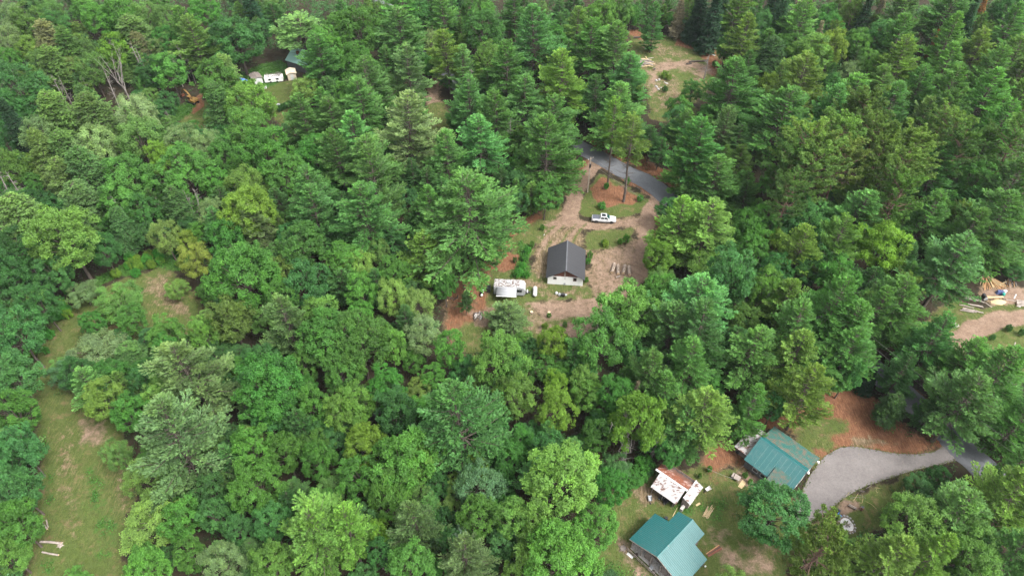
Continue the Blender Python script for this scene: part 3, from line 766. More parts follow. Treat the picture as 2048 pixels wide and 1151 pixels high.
# flaking white-roofed addition at its left end
ad = MB(); ax0, ax1 = -LX - 2.7, -LX - .02
ad.box(((ax0 + ax1) / 2, -.2, 1.1), (2.2, 4.6, 2.2)); ad.build("addition_wall", M['boards'], T)
ar = MB().xprism([(-3.2, 2.35), (3.0, 2.75), (3.0, 2.82), (-3.2, 2.42)], ax0, ax1).build("addition_roof", M['darkwood'], T)
slope(ar, (ax0 - .05, 3.05, 2.83), (ax1, 3.05, 2.83), (0, -6.2, -.4), 6.3, M['whiterust'], .68, .01, 4, .02)
MB().tube([(ax0 + .75, -2.62, .8), (ax0 + .75, -2.9, .8)], [.3, .3], 12).build("spare_wheel", M['rubber'], T)

# --- shed with the flaking white and rust roof
T = thing("rusty_shed", "shed with flaking white and rust-red metal roof between the green-roofed buildings", "shed", (25.43, 63.27, 0), math.radians(-40.3))
RZ, EZ, LXs = 3.5, 2.4, 6.25
wb = MB()
wb.box((LXs / 2 + .1, 2.85, 1.1), (LXs - .6, .12, 2.2))
wb.xprism([(-2.35, 0), (2.85, 0), (2.85, 2.2), (0, RZ - .2), (-2.35, 2.4)], .95, 1.05); wb.xprism([(-2.35, 0), (2.85, 0), (2.85, 2.2), (0, RZ - .2), (-2.35, 2.4)], 5.45, 5.55)
wb.build("wall", M['darkwood'], T)
for k in range(3): MB().box((1.15 + k * 2.1, -2.5, 1.12), (.13, .13, 2.24)).build("post", M['greywood'], T)
rd = MB()
rd.xprism([(-2.85, EZ - .07), (0, RZ - .07), (0, RZ - .02), (-2.85, EZ - .02)], .9, 5.9)
rd.xprism([(0.001, RZ - .07), (3.2, 2.3), (3.2, 2.36), (0.001, RZ - .02)], 0, 6.2)
rf = rd.build("roof", M['darkwood'], T)
slope(rf, (.85, 0, RZ), (5.95, 0, RZ), (0, -2.85, EZ - RZ), 3.12, M['whiterust'], .73, .02, 4, .02)
slope(rf, (0, 0, RZ), (6.25, 0, RZ), (0, 3.2, 2.3 - RZ), 3.5, M['rust'], .73, .02, 4, .02)
MB().xprism([(-.2, RZ + .0), (0, RZ + .09), (.2, RZ + .0)], -.06, 6.3).build("ridge_cap", M['white'], rf)
lt = MB().add([], []).yprism([(6.32, 2.95), (7.85, 2.2), (7.85, 2.27), (6.32, 3.02)], -1.3, 3.0).build("lean_to_roof", M['darkwood'], T)
slope(lt, (6.3, -1.35, 3.03), (6.3, 3.05, 3.03), (1.55, 0, -.76), 1.75, M['whiterust'], .73, .01, 4, .02)
lw = MB(); lw.box((7.55, .9, 1.05), (.1, 4.0, 2.1)); lw.box((6.9, -1.1, 1.1), (1.2, .1, 2.2)); lw.build("lean_to_wall", M['greywood'], T)
MB().box((6.9, -1.75, .45), (.5, 1.0, .9)).build("side_bin", M['concrete'], T)

# --- far house with the pale green roof, and the sheds beside it
def gable_shed(name, label, cat, loc, rz, w, l, h, rise, wallm, roofm, ridge_axis='y', door=True):
    t = thing(name, label, cat, loc, rz)
    m = MB(); m.box((0, -l / 2 + .06, h / 2), (w, .12, h)); m.box((0, l / 2 - .06, h / 2), (w, .12, h))
    m.box((-w / 2 + .06, 0, h / 2), (.12, l - .24, h)); m.box((w / 2 - .06, 0, h / 2), (.12, l - .24, h))
    m.yprism([(-w / 2, h + .003), (w / 2, h + .003), (0, h + rise)], -l / 2 + .02, -l / 2 + .1); m.yprism([(-w / 2, h + .003), (w / 2, h + .003), (0, h + rise)], l / 2 - .1, l / 2 - .02)
    m.build("wall", wallm, t)
    r = MB().yprism([(-w / 2 - .25, h - .1), (0, h + rise), (w / 2 + .25, h - .1), (w / 2 + .25, h - .04), (0, h + rise + .06), (-w / 2 - .25, h - .04)], -l / 2 - .25, l / 2 + .25).build("roof", roofm, t)
    sl_ = math.hypot(w / 2 + .3, rise + .1)
    for sx in (-1, 1): slope(r, (0, -l / 2 - .28, h + rise + .06), (0, l / 2 + .28, h + rise + .06), (sx, 0, -(rise + .1) / (w / 2 + .25)), sl_, roofm, .95, .015, 2, .03)
    if door:
        dd = MB().box((0, -l / 2 - .02, .95), (.9, .05, 1.9)).build("door", M['white'], t)
        MB().box((.32, -l / 2 - .06, .95), (.05, .05, .12)).build("handle", M['steel'], dd)
    return t
a = P(620, 118, 3)
t = gable_shed("far_house", "far house with pale green metal roof half hidden by pines, upper left", "house", (a.x, a.y, 0), math.radians(62), 8.0, 13.0, 2.9, 2.2, M['dksiding'], M['palegreen'])
MB().box((-1.2, 3.6, 4.6), (.7, .7, 1.4)).build("chimney", M['rust'], t)
window(t, (-2.2, -6.52, 1.6), 1.0, 1.0, 'y'); window(t, (2.2, -6.52, 1.6), 1.0, 1.0, 'y')
a = P(513, 158, 1); gable_shed("garden_shed", "small white shed with brown roof on the far overgrown lot", "shed", (a.x, a.y, 0), math.radians(35), 2.6, 3.6, 2.0, .5, M['white'], M['boards'])
a = P(583, 150, 1); gable_shed("garden_shed", "small cream shed beside the far pale-green-roofed house", "shed", (a.x, a.y, 0), math.radians(20), 2.6, 3.0, 2.2, .5, M['cream'], M['cream'])
# derelict white trailer heaped with brush
a = P(548, 158, .8)
t = thing("derelict_trailer", "derelict white box trailer heaped with grey branches on the far lot", "trailer", (a.x, a.y, 0), math.radians(10))
MB().box((0, 0, 1.1), (5.6, 2.2, 1.5)).build("body", mat_worn("dented_white_panels", (0.70, 0.69, 0.68), (0.24, 0.19, 0.16), 0.60, 2.0), t, bevel=.06)
for sx in (-1, 1):
    for sy in (-1, 1): MB().tube([(sx * 1.0, sy * 1.02, .35), (sx * 1.0, sy * 1.16, .35)], .35, 12).build("wheel", M['rubber'], t)
for k in range(2): MB().box((-1.2 + 2.4 * k, -1.12, 1.3), (.8, .04, .5)).build("window", M['darkglass'], t)
br = MB(); rr = random.Random(4)
for k in range(60):
    p = Vector((rr.uniform(-2.4, 2.4), rr.uniform(-.9, .9), 1.9 + rr.uniform(0, .5))); d_ = Vector((rr.gauss(0, 1), rr.gauss(0, .6), rr.gauss(.25, .3))).normalized() * rr.uniform(.8, 2.0)
    br.tube([p - d_ / 2, p + Vector((0, 0, .1)), p + d_ / 2], [.04, .035, .015], 4)
tag(br.build("branch_heap", M['bark_grey'], None, (a.x, a.y, 0), (0, 0, math.radians(10))), "heap of dead grey branches lying on the derelict white trailer", "branch heap", kind="thing")
# tarp-covered boat or load
a = P(487, 164, .6)
t = thing("covered_boat", "white hull under a blue tarp at the end of the far lot", "boat", (a.x, a.y, 0), math.radians(-30))
hull = MB(); ring = []
for i, (x, w_, zb) in enumerate([(-2.6, .9, .3), (-1.5, 1.05, .15), (0, 1.1, .12), (1.4, .95, .15), (2.5, .45, .4), (3.0, .06, .8)]):
    ring += [(x, -w_, 1.1), (x, -w_ * .75, .5), (x, 0, zb), (x, w_ * .75, .5), (x, w_, 1.1)]
hull.add(ring, [(i * 5 + j, (i + 1) * 5 + j, (i + 1) * 5 + j + 1, i * 5 + j + 1) for i in range(5) for j in range(4)] + [(4, 3, 2, 1, 0)], 0, True)
hull.build("hull", M['white'], t)
tp = MB(); ring = []
for i, (x, w_, h_) in enumerate([(-2.65, .95, 1.15), (-1.2, 1.12, 1.7), (.2, 1.14, 1.55), (1.3, .98, 1.25)]):
    ring += [(x, -w_ - .03, .95), (x, -w_ * .8, 1.12), (x, 0, h_), (x, w_ * .8, 1.12), (x, w_ + .03, .95)]
tp.add(ring, [(i * 5 + j, (i + 1) * 5 + j, (i + 1) * 5 + j + 1, i * 5 + j + 1) for i in range(3) for j in range(4)], 0, False)
tp.build("tarp", M['tarpblue'], t)
for sx in (-1.2, 1.2): MB().box((sx, 0, .12), (.25, 1.5, .24)).build("cradle", M['greywood'], t)

# ------------------------------------------------------------------ vehicles
def wheel(parent, c, r=.4, w=.27, side=-1):
    o = MB().tube([(c[0], c[1] - w / 2, c[2]), (c[0], c[1] - w / 2 * .8, c[2]), (c[0], c[1] + w / 2 * .8, c[2]), (c[0], c[1] + w / 2, c[2])], [r * .93, r, r, r * .93], 20).build("wheel", M['rubber'], parent)
    MB().tube([(c[0], c[1] + side * (w / 2 + .012), c[2]), (c[0], c[1] + side * (w / 2 - .05), c[2])], [r * .6, r * .66], 14).build("rim", M['steel'], o)
    return o
tr = (P(1193, 446) + P(1223, 448)) / 2
T = thing("pickup_truck", "white crew-cab pickup truck with dark bed cover parked on the dirt loop", "pickup", (tr.x, tr.y + .95, .03), math.radians(-5))
hw = .98
b = MB()      # lower body shell, nose to +x
secs = [(-2.95, .80, .62, 1.18), (-2.8, .95, .55, 1.22), (-1.0, hw, .45, 1.22), (1.1, hw, .45, 1.20), (1.25, hw, .45, 1.18), (2.35, .96, .47, 1.08), (2.8, .90, .50, 1.00), (2.97, .76, .55, .90)]
vs = []
for x, w_, z0, z1 in secs:
    vs += [(x, -w_ * .9, z0), (x, -w_, z0 + .12), (x, -w_, z1 - .22), (x, -w_ * .93, z1 - .03), (x, -w_ * .84, z1), (x, w_ * .84, z1), (x, w_ * .93, z1 - .03), (x, w_, z1 - .22), (x, w_, z0 + .12), (x, w_ * .9, z0)]
fs = [(i * 10 + j, i * 10 + (j + 1) % 10, (i + 1) * 10 + (j + 1) % 10, (i + 1) * 10 + j) for i in range(len(secs) - 1) for j in range(10)]
fs += [tuple(range(10))[::-1], tuple(range(10 * (len(secs) - 1), 10 * len(secs)))]
b.add(vs, fs)
body = b.build("body", M['carwhite'], T, bevel=.03)
cb = MB()     # cab
vs = [(-1.05, -.9, 1.2), (1.45, -.9, 1.18), (1.45, .9, 1.18), (-1.05, .9, 1.2), (-.85, -.74, 1.9), (.55, -.74, 1.92), (.55, .74, 1.92), (-.85, .74, 1.9)]
cb.add(vs, [(0, 1, 5, 4), (1, 2, 6, 5), (2, 3, 7, 6), (3, 0, 4, 7), (4, 5, 6, 7)])
cabo = cb.build("cab", M['carwhite'], T, bevel=.05)
def quad(pts, name, mat, parent, th=.012):
    p = [Vector(q) for q in pts]; n = (p[1] - p[0]).cross(p[2] - p[0]).normalized() * th
    m = MB().add([q + n for q in p] + [q - n for q in p], [(0, 1, 2, 3), (7, 6, 5, 4)] + [(i, 4 + i, 4 + (i + 1) % 4, (i + 1) % 4) for i in range(4)])
    return m.build(name, mat, parent)
def cabp(s, t_, side):                                          # s along, t up on the cab side
    x = (-1.05 + 2.5 * s) * (1 - t_) + (-.85 + 1.4 * s) * t_; y = .9 * (1 - t_) + .74 * t_; z = 1.2 * (1 - t_) + 1.91 * t_
    return (x, side * (y + .012), z)
for side in (-1, 1):
    for s0, s1 in ((.1, .47), (.53, .9)):
        pts = [cabp(s0, .16, side), cabp(s1, .16, side), cabp(s1, .84, side), cabp(s0, .84, side)]
        quad(pts, "side_window", M['darkglass'], T)
quad([(1.385, -.78, 1.27), (1.385, .78, 1.27), (.66, .66, 1.85), (.66, -.66, 1.85)], "windscreen", mat_plain("green_glass", (.015, .05, .045), .08, .6), T)
quad([(-1.03, -.75, 1.3), (-.9, -.65, 1.8), (-.9, .65, 1.8), (-1.03, .75, 1.3)], "rear_window", M['darkglass'], T)
MB().box((-.12, 0, 1.93), (1.0, .95, .035)).build("sunroof", M['darkglass'], T, bevel=.01)
tn = MB(); tn.box((-1.98, 0, 1.245), (1.72, 1.66, .05)); tn.build("bed_cover", M['tonneau'], T, bevel=.015)
for k in range(3): MB().box((-2.4 + k * .43, 0, 1.275), (.02, 1.6, .015)).build("cover_seam", M['black'], T)
for sy in (-1, 1):
    MB().box((2.82, sy * .66, .88), (.16, .34, .16)).build("headlight", M['lamp'], T, bevel=.03)
    MB().box((-2.93, sy * .74, 1.0), (.08, .12, .3)).build("tail_light", M['redlens'], T)
    MB().box((.9, sy * 1.07, 1.3), (.12, .2, .16)).build("mirror", M['black'], T, bevel=.03)
    MB().box((0.1, sy * 1.0, .42), (2.4, .12, .06)).build("running_board", M['black'], T)
    for x in (-1.85, 1.85):
        wheel(T, (x, sy * .84, .40), .4, .28, sy)
        MB().tube([(x, sy * .965, .42), (x, sy * .995, .42)], [.47, .46], 18).build("wheel_arch", M['black'], T)
MB().box((2.96, 0, .78), (.06, 1.1, .22)).build("grille", M['black'], T)
MB().box((2.9, 0, .5), (.2, 1.7, .18)).build("front_bumper", M['black'], T, bevel=.04)
MB().box((-2.98, 0, .55), (.16, 1.7, .16)).build("rear_bumper", M['steel'], T, bevel=.03)

# --- travel trailer with awning
T = thing("travel_trailer", "white travel trailer with stained roof and awning out in the clearing", "travel trailer", (-.5, 109.55, 0), math.radians(-4))
cl, cw = 3.5, 1.22
prof = [(-cl, .55), (-cl, 2.95), (-cl + .12, 3.08), (cl - 1.0, 3.08), (cl - .25, 2.75), (cl + .05, 2.1), (cl + .05, 1.1), (cl - .2, .55)]
b = MB().yprism(prof, -cw, cw); b.build("body", M['camper'], T, bevel=.07, seg=3)
MB().box((-.6, 0, 3.10), (5.7, 2.3, .03)).build("roof", M['camroof'], T, bevel=.01)
for x, y, w_ in ((-1.9, .2, .4), (.3, -.1, .36), (1.3, .3, .36)):
    v = MB().box((x, y, 3.16), (w_, w_, .1)).build("roof_vent", M['camgrey'] if x < -1 else M['camper'], T, bevel=.02)
MB().box((-.2, .35, 3.22), (.9, .7, .22)).build("air_conditioner", M['camper'], T, bevel=.05)
MB().box((0, -cw - .006, .95), (6.6, .02, .5)).build("side_stripe", M['camgrey'], T)
MB().box((-3.0, -cw - .005, 1.75), (.75, .03, 1.9)).build("side_panel", M['camgrey'], T)
window(T, (2.25, -cw - .01, 2.05), 1.1, .65, 'y', M['black']); window(T, (-1.6, -cw - .01, 2.0), 1.2, .7, 'y', M['black'])
d = MB().box((1.1, -cw - .02, 1.7), (.72, .04, 1.85)).build("door", M['camper'], T, bevel=.02)
MB().box((1.36, -cw - .05, 1.6), (.05, .05, .14)).build("handle", M['black'], d)
MB().box((.0, -cw - .01, 2.3), (.5, .02, .3)).build("decal", M['camgrey'], T)
aw = MB(); n = 10; vs = []
for i in range(n + 1):
    t_ = i / n; y = -cw - .03 - 2.15 * t_; z = 2.98 - .62 * t_ - .10 * math.sin(math.pi * t_)
    vs += [(-2.75, y, z), (1.65, y, z), (1.65, y, z - .015), (-2.75, y, z - .015)]
aw.add(vs, [(i * 4 + a_, i * 4 + (a_ + 1) % 4, (i + 1) * 4 + (a_ + 1) % 4, (i + 1) * 4 + a_) for i in range(n) for a_ in range(4)], 0, True)
awn = aw.build("awning", M['awning'], T)
MB().tube([(-2.8, -cw - 2.2, 2.33), (1.7, -cw - 2.2, 2.33)], .07, 10).build("roller", M['white'], awn)
for x in (-2.78, 1.68): MB().tube([(x, -cw - 2.2, 2.33), (x, -cw - .02, .9)], .03, 6).build("support_arm", M['white'], awn)
for x in (-.75, .15):
    for sy in (-1, 1): wheel(T, (x, sy * (cw - .15), .36), .36, .24, sy)
MB().add([], []).prism([(cl, -.6), (cl + 1.25, -.04), (cl + 1.25, .04), (cl, .6)], .5, .58).build("hitch_frame", M['black'], T)
for sy in (-.17, .17):
    MB().tube([(cl + .45, sy, .58), (cl + .45, sy, .66), (cl + .45, sy, .98), (cl + .45, sy, 1.08)], [.12, .15, .15, .07], 12).build("gas_bottle", M['ceramic'], T)
MB().tube([(cl + 1.15, 0, 0.02), (cl + 1.15, 0, .6)], .035, 8).build("jack_leg", M['steel'], T)
MB().box((-cl - .1, 0, .6), (.15, 2.2, .16)).build("rear_bumper", M['black'], T)
# dark things stored behind the trailer's end
b = MB().box((0, 0, .55), (.7, 1.5, 1.1)); b.box((0, 0, 1.12), (.76, 1.56, .05)); a = P(981, 578, .4)
tag(b.build("tool_chest", M['black'], None, (a.x - .4, a.y, 0), (0, 0, -.07), bevel=.04), "black chest against the rear end of the travel trailer", "chest")

# --- yellow excavator in the far wood edge
a = P(388, 206)
T = thing("excavator", "small yellow excavator with raised boom at the far forest edge, upper left", "excavator", (a.x, a.y, 0), math.radians(150))
for sy in (-1, 1):
    MB().yprism([(-1.4, .12), (-1.15, 0), (1.15, 0), (1.4, .12), (1.5, .4), (1.35, .65), (-1.35, .65), (-1.5, .4)], sy * .85 - .22, sy * .85 + .22).build("track", M['black'], T, bevel=.03)
MB().box((0, 0, .6), (1.2, 1.5, .3)).build("undercarriage", M['rust'], T)
MB().box((-.35, 0, 1.15), (2.3, 2.1, .7)).build("engine_house", M['yellow'], T, bevel=.1)
MB().box((.45, .55, 1.9), (1.2, .9, 1.3)).build("cab", M['yellow'], T, bevel=.07)
MB().box((.48, .55, 2.05), (1.24, .94, .65)).build("cab_glass", M['darkglass'], T, bevel=.04)
MB().tube([(.8, -.3, 1.4), (2.0, -.3, 3.0), (3.0, -.3, 3.5), (4.0, -.3, 3.2)], [.2, .24, .22, .14], 6).build("boom", M['yellow'], T)
MB().tube([(3.9, -.3, 3.3), (4.7, -.3, 1.5)], [.16, .1], 6).build("stick", M['yellow'], T)
MB().yprism([(4.35, 1.6), (4.95, 1.55), (5.0, .95), (4.6, .7), (4.25, .95)], -.75, .15).build("bucket", M['rust'], T)
MB().tube([(1.0, -.3, 1.3), (2.2, -.3, 2.6)], .06, 6).build("boom_cylinder", M['steel'], T)

# ------------------------------------------------------------------ things standing and lying about
def at(px, py, z=0.0, h=0.0):
    a = P(px, py, h); return (a.x, a.y, z)
def log(loc, rz, L, r, label, group=None, name="log", mats=None, tilt=0.0, cat="log", z=None, seed=0):
    rnd = random.Random(seed * 7 + 1)
    n = 5; pts = [(-L / 2 + L * i / (n - 1), rnd.uniform(-.04, .04) * L / 3, rnd.uniform(-.02, .02)) for i in range(n)]
    rad = [r * rnd.uniform(.92, 1.05) * (1 - .12 * i / n) for i in range(n)]
    o = MB().tube(pts, rad, 10, 0, True, 1).build(name, mats or [M['logbark'], M['logend']], None, (loc[0], loc[1], r if z is None else z), (0, tilt, rz))
    return tag(o, label, cat, group)
def board(loc, rz, dims, mat, label, cat="board", name="board", group=None, tilt=(0, 0)):
    o = MB().box((0, 0, 0), dims).build(name, mat, None, loc, (tilt[0], tilt[1], rz), bevel=.006, seg=1)
    return tag(o, label, cat, group)

# propane tank beside the trailer (lies along the view)
a = P(1070, 583, .6)
T = thing("propane_tank", "long white propane tank on feet beside the travel trailer's hitch", "propane tank", (a.x, a.y, 0), math.radians(88))
MB().tube([(-1.45, 0, .72), (-1.4, 0, .72), (-1.25, 0, .72), (-1.0, 0, .72), (1.0, 0, .72), (1.25, 0, .72), (1.4, 0, .72), (1.45, 0, .72)], [.08, .25, .42, .48, .48, .42, .25, .08], 18).build("tank", M['white'], T)
MB().tube([(0, 0, 1.18), (0, 0, 1.34), (0, 0, 1.38)], [.22, .22, .12], 12).build("valve_dome", M['white'], T)
for x in (-.8, .8): MB().box((x, 0, .14), (.16, .6, .28)).build("foot", M['concrete'], T)
# barrel smoker
a = P(965, 584, .5)
T = thing("barrel_smoker", "black barrel smoker with white middle beside the travel trailer's rear", "smoker", (a.x, a.y, 0), math.radians(82))
MB().tube([(-.9, 0, .8), (-.85, 0, .8), (.85, 0, .8), (.9, 0, .8)], [.2, .32, .32, .2], 14).build("barrel", M['black'], T)
MB().tube([(-.38, 0, .805), (.28, 0, .805)], [.335, .335], 14).build("white_band", M['white'], T)
MB().tube([(-1.25, 0, .62), (-1.2, 0, .62), (-.85, 0, .62)], [.15, .25, .25], 12).build("fire_box", M['ceramic'], T)
MB().tube([(.75, 0, 1.05), (.75, 0, 1.75)], .07, 8).build("chimney", M['black'], T)
for x in (-.7, .7):
    for y in (-.28, .28): MB().box((x, y, .3), (.06, .06, .6)).build("leg", M['black'], T)
# gas grill with two white bottles near the garage
a = P(1126, 590, .5)
T = thing("gas_grill", "black gas grill standing in front of the whitewashed block building", "grill", (a.x, a.y, 0), math.radians(-10))
MB().box((0, 0, .55), (.9, .55, .5)).build("cabinet", M['black'], T, bevel=.03)
MB().xprism([(-.3, .82), (.3, .82), (.27, 1.02), (.1, 1.14), (-.1, 1.14), (-.27, 1.02)], -.42, .42).build("lid", M['black'], T, bevel=.03)
for sx in (-1, 1): MB().box((sx * .68, 0, .8), (.42, .45, .04)).build("side_shelf", M['camgrey'], T)
for sx in (-.38, .38):
    for sy in (-.2, .2): MB().box((sx, sy, .15), (.05, .05, .3)).build("leg", M['steel'], T)
for k, (px, py) in enumerate(((1113, 586), (1119, 589))):
    a = P(px, py, .3)
    T = thing("gas_bottle", ["white gas bottle in front of the whitewashed building, farther from the grill", "white gas bottle right beside the black gas grill"][k], "gas bottle", (a.x, a.y, 0))
    MB().tube([(0, 0, .04), (0, 0, .12), (0, 0, .5), (0, 0, .62), (0, 0, .68)], [.25, .33, .33, .24, .08], 14).build("tank", M['white'], T)
    MB().tube([(0, 0, .6), (0, 0, .78)], [.15, .16], 10, cap=False).build("collar", M['white'], T)
    MB().tube([(0, 0, 0), (0, 0, .06)], .22, 12).build("foot_ring", M['white'], T)
# row of big logs and a small one
for k, (x0, y0, x1, y1) in enumerate([(1229, 528, 1224, 545), (1236, 531, 1236, 548), (1250, 531, 1246, 547), (1258, 534, 1259, 549)]):
    A = P(x0, y0, .3); B = P(x1, y1, .3); d_ = B - A
    log(((A.x + B.x) / 2, (A.y + B.y) / 2), math.atan2(d_.y, d_.x), max(2.7, d_.length), .42,
        ["big barked log nearest the garage in the row of four", "big barked log, second from the garage in the row of four", "big barked log, third from the garage in the row of four", "big barked log nearest the dirt track in the row of four"][k], "row of four big logs", seed=k, mats=[M['logtan'], M['logend']])
log(at(1236, 554), .5, 1.1, .17, "short split log lying in front of the row of four big logs", seed=9, mats=[M['greywood'], M['logend']])
# plank by the pine, square frame of poles, stumps on the bank
board(at(959, 551, .35), math.radians(20), (1.7, .75, .05), M['greywood'], "grey weathered tabletop plank lying beneath the big pine", "plank", "plank")
for k in (0, 1): tag(MB().box((0, 0, .15), (.2, .6, .3)).build("plank_block", M['concrete'], None, (*at(959 + (k * 2 - 1) * 5, 551 - (k * 2 - 1) * 2)[:2], 0), (0, 0, .35), bevel=.02), ["concrete block under the grey plank, at its left end", "concrete block under the grey plank, at its right end"][k], "block")
a = P(957, 633)
T = thing("brush_pit", "square pole-framed pit of grey sticks in the bare patch left of the young pine", "brush pit", (a.x, a.y, 0), .1)
for k, (p, q) in enumerate([((-1.1, -.9), (-.95, .95)), ((-.95, .95), (.95, 1.0)), ((-1.0, -1.3), (.9, 1.0)), ((.9, 1.0), (.75, -.8))]):
    MB().tube([(*p, .2), (*q, .25)], .09, 7).build("frame_pole", M['darkwood'] if k != 1 else M['black'], T)
rr = random.Random(5)
for k in range(34):
    x, y = rr.uniform(-.85, .7), rr.uniform(-.6, .8); an = rr.gauss(1.2, .5); l_ = rr.uniform(.5, 1.2)
    MB().tube([(x - math.cos(an) * l_ / 2, y - math.sin(an) * l_ / 2, .06 + .004 * k), (x + math.cos(an) * l_ / 2, y + math.sin(an) * l_ / 2, .1 + .004 * k)], .05, 5).build("stick", M['greywood'] if k % 3 else M['ash'], T)
def stump(px, py, r, h, label, group=None, mats=None):
    a = P(px, py); m = MB(); n = 9
    m.tube([(0, 0, 0), (0, 0, h * .3), (0, 0, h)], [r * 1.35, r * 1.05, r], 11, 0, True, 1)
    for k in range(5):
        t_ = k * 1.256; m.tube([(math.cos(t_) * r, math.sin(t_) * r, h * .25), (math.cos(t_) * r * 1.9, math.sin(t_) * r * 1.9, .02)], [r * .3, r * .1], 5)
    return tag(m.build("tree_stump", mats or [M['logbark'], M['logend']], None, (a.x, a.y, 0)), label, "stump", group)
stump(1063, 625, .35, .35, "cut stump on the sandy bank, leftmost of the two below the travel trailer")
stump(1098, 626, .35, .3, "cut stump on the sandy bank, below the garage's front wall")
stump(1246, 1096, .5, .2, "flat rotting stump on the grass left of the teal-roofed barn", mats=[M['logbark'], M['boards']])
# bits of scattered firewood and stumps left of the trailer
for k, (px, py) in enumerate([(903, 597), (909, 599), (915, 595), (929, 576), (890, 598)]):
    log(at(px, py), .4 + .5 * k, .9 + .15 * k, .16, ["short dark log at the shaded edge, first of five", "short dark log at the shaded edge, second of five", "short dark log at the shaded edge, third of five", "short dark log closest to the travel trailer at the shaded edge", "short dark log deepest under the trees at the shaded edge"][k], "dark logs at the shaded edge", seed=20 + k, mats=[M['darkwood'], M['logend']])
log(at(1088, 470), 1.2, .5, .07, "small white marker post lying in the straw by the big pine", "", mats=[M['white'], M['white']], cat="post", name="marker_post")

# utility pole with transformer and wires
pb = P(1175, 384)
T = thing("utility_pole", "wooden utility pole with black transformer at the mouth of the dirt loop", "utility pole", (pb.x, pb.y, 0))
MB().tube([(0, 0, 0), (0, 0, 5), (0, 0, 11)], [.17, .15, .12], 10).build("pole", mat_bark("pale_pole_wood", (.30, .25, .20), (.46, .39, .32)), T)
MB().tube([(.0, -.3, 8.0), (0, -.3, 8.1), (0, -.3, 8.95), (0, -.3, 9.05)], [.18, .24, .24, .16], 12).build("transformer", M['black'], T)
MB().box((0, 0, 10.5), (1.7, .12, .13), .6).build("crossarm", M['greywood'], T)
for k in (-.75, 0, .75):
    MB().tube([(k * math.cos(.6), k * math.sin(.6), 10.56), (k * math.cos(.6), k * math.sin(.6), 10.75)], [.06, .04], 7).build("insulator", M['ceramic'], T)
def wire(A, B, sag, label, r=.014, mat=None, name="power_line"):
    A = Vector(A); B = Vector(B); n = 16
    pts = [A.lerp(B, i / n) - Vector((0, 0, sag * 4 * (i / n) * (1 - i / n))) for i in range(n + 1)]
    return tag(MB().tube(pts, r, 5).build(name, mat or M['wire'], None), label, "wire")
pole_top = Vector((pb.x, pb.y, 10.7))
P2 = P(1700, 640, 8.0)
poleB = Vector((66.5, 93.5, 0)); poleC = Vector((87.5, 61.5, 0)); poleD = Vector((-12, 190, 0))
for q, lab in ((poleB, "wooden utility pole beside the road behind the lower right lawn"), (poleC, "wooden utility pole where the driveway meets the road"), (poleD, "wooden utility pole among pines behind the clearing")):
    t = thing("utility_pole", lab, "utility pole", q)
    MB().tube([(0, 0, 0), (0, 0, 10.5)], [.16, .11], 9).build("pole", M['greywood'], t)
    MB().box((0, 0, 10.1), (1.6, .12, .13), -.6).build("crossarm", M['greywood'], t)
wire(pole_top + Vector((.4, .3, 0)), poleB + Vector((.5, .3, 10.2)), 1.0, "upper power line from the transformer pole over the dirt track to the right", mat=M['rope'])
wire(pole_top - Vector((0, 0, 1.4)), poleB + Vector((0, 0, 8.6)), 1.2, "lower power line from the transformer pole over the dirt track to the right", mat=M['rope'])
wire(poleB + Vector((.4, -.3, 10.2)), poleC + Vector((.4, -.3, 10.2)), .8, "upper power line along the road above the lower right lawn", mat=M['rope'])
wire(poleB + Vector((0, 0, 8.6)), poleC + Vector((0, 0, 8.6)), .9, "lower power line along the road above the lower right lawn", mat=M['rope'])
wire(pole_top, poleD + Vector((0, 0, 10.2)), 1.0, "power line from the transformer pole back into the pines")
wire((*at(1408, 950)[:2], 2.6), (*at(1478, 972)[:2], 2.0), .35, "pale clothes line strung from the rusty shed across the yard", .02, M['rope'], "clothes_line")

# lumber in the yard
rr = random.Random(12)
a = P(1417, 1022, .2)
for k in range(9):
    u = -.36 + .09 * k
    ca, sa = math.cos(math.radians(52)), math.sin(math.radians(52))
    off = rr.uniform(-.35, .35)
    board((a.x - sa * u * 1.25 + ca * off, a.y + ca * u * 1.25 + sa * off, .16 + .06 * (k % 3)), math.radians(52 + rr.uniform(-4, 4)), (rr.uniform(1.9, 2.7), .1, .06), M['lumber'], "fresh yellow board in the small lumber stack on the yard grass", "board", "lumber_board", "fresh yellow boards stacked on the yard")
for k in (-1, 1):
    board((a.x + k * .55 * math.cos(math.radians(52)), a.y + k * .55 * math.sin(math.radians(52)), .07), math.radians(142), (1.2, .1, .1), M['greywood'], ["grey bearer under the near end of the yellow lumber stack", "grey bearer under the far end of the yellow lumber stack"][k > 0], "bearer", "bearer")
board(at(1350, 1023, .12), math.radians(56), (2.1, .12, .09), M['lumber'], "single yellow beam lying between the rusty shed and the teal-roofed barn", "beam", "beam")
board(at(1396, 1008, .06), math.radians(30), (.9, .35, .05), M['lumber'], "short pale offcut on the grass above the yellow lumber stack", "offcut", "offcut")
a = P(1428, 1101, .1)
for k in range(5):
    board((a.x + .16 * (k - 2) * -.5, a.y + .16 * (k - 2) * .86, .09 + .05 * (k % 2)), math.radians(30 + (k - 2)), (2.9, .17, .05), [M['brown'], M['rust'], M['darkwood'], M['brown'], M['slabwood']][k], "red-brown board in the flat stack right of the teal-roofed barn", "board", "board", "red-brown boards right of the barn")
board(at(1260, 1110, .05), math.radians(-43), (1.15, .48, .06), M['white'], "white panel lying on the grass left of the teal-roofed barn", "panel", "panel")
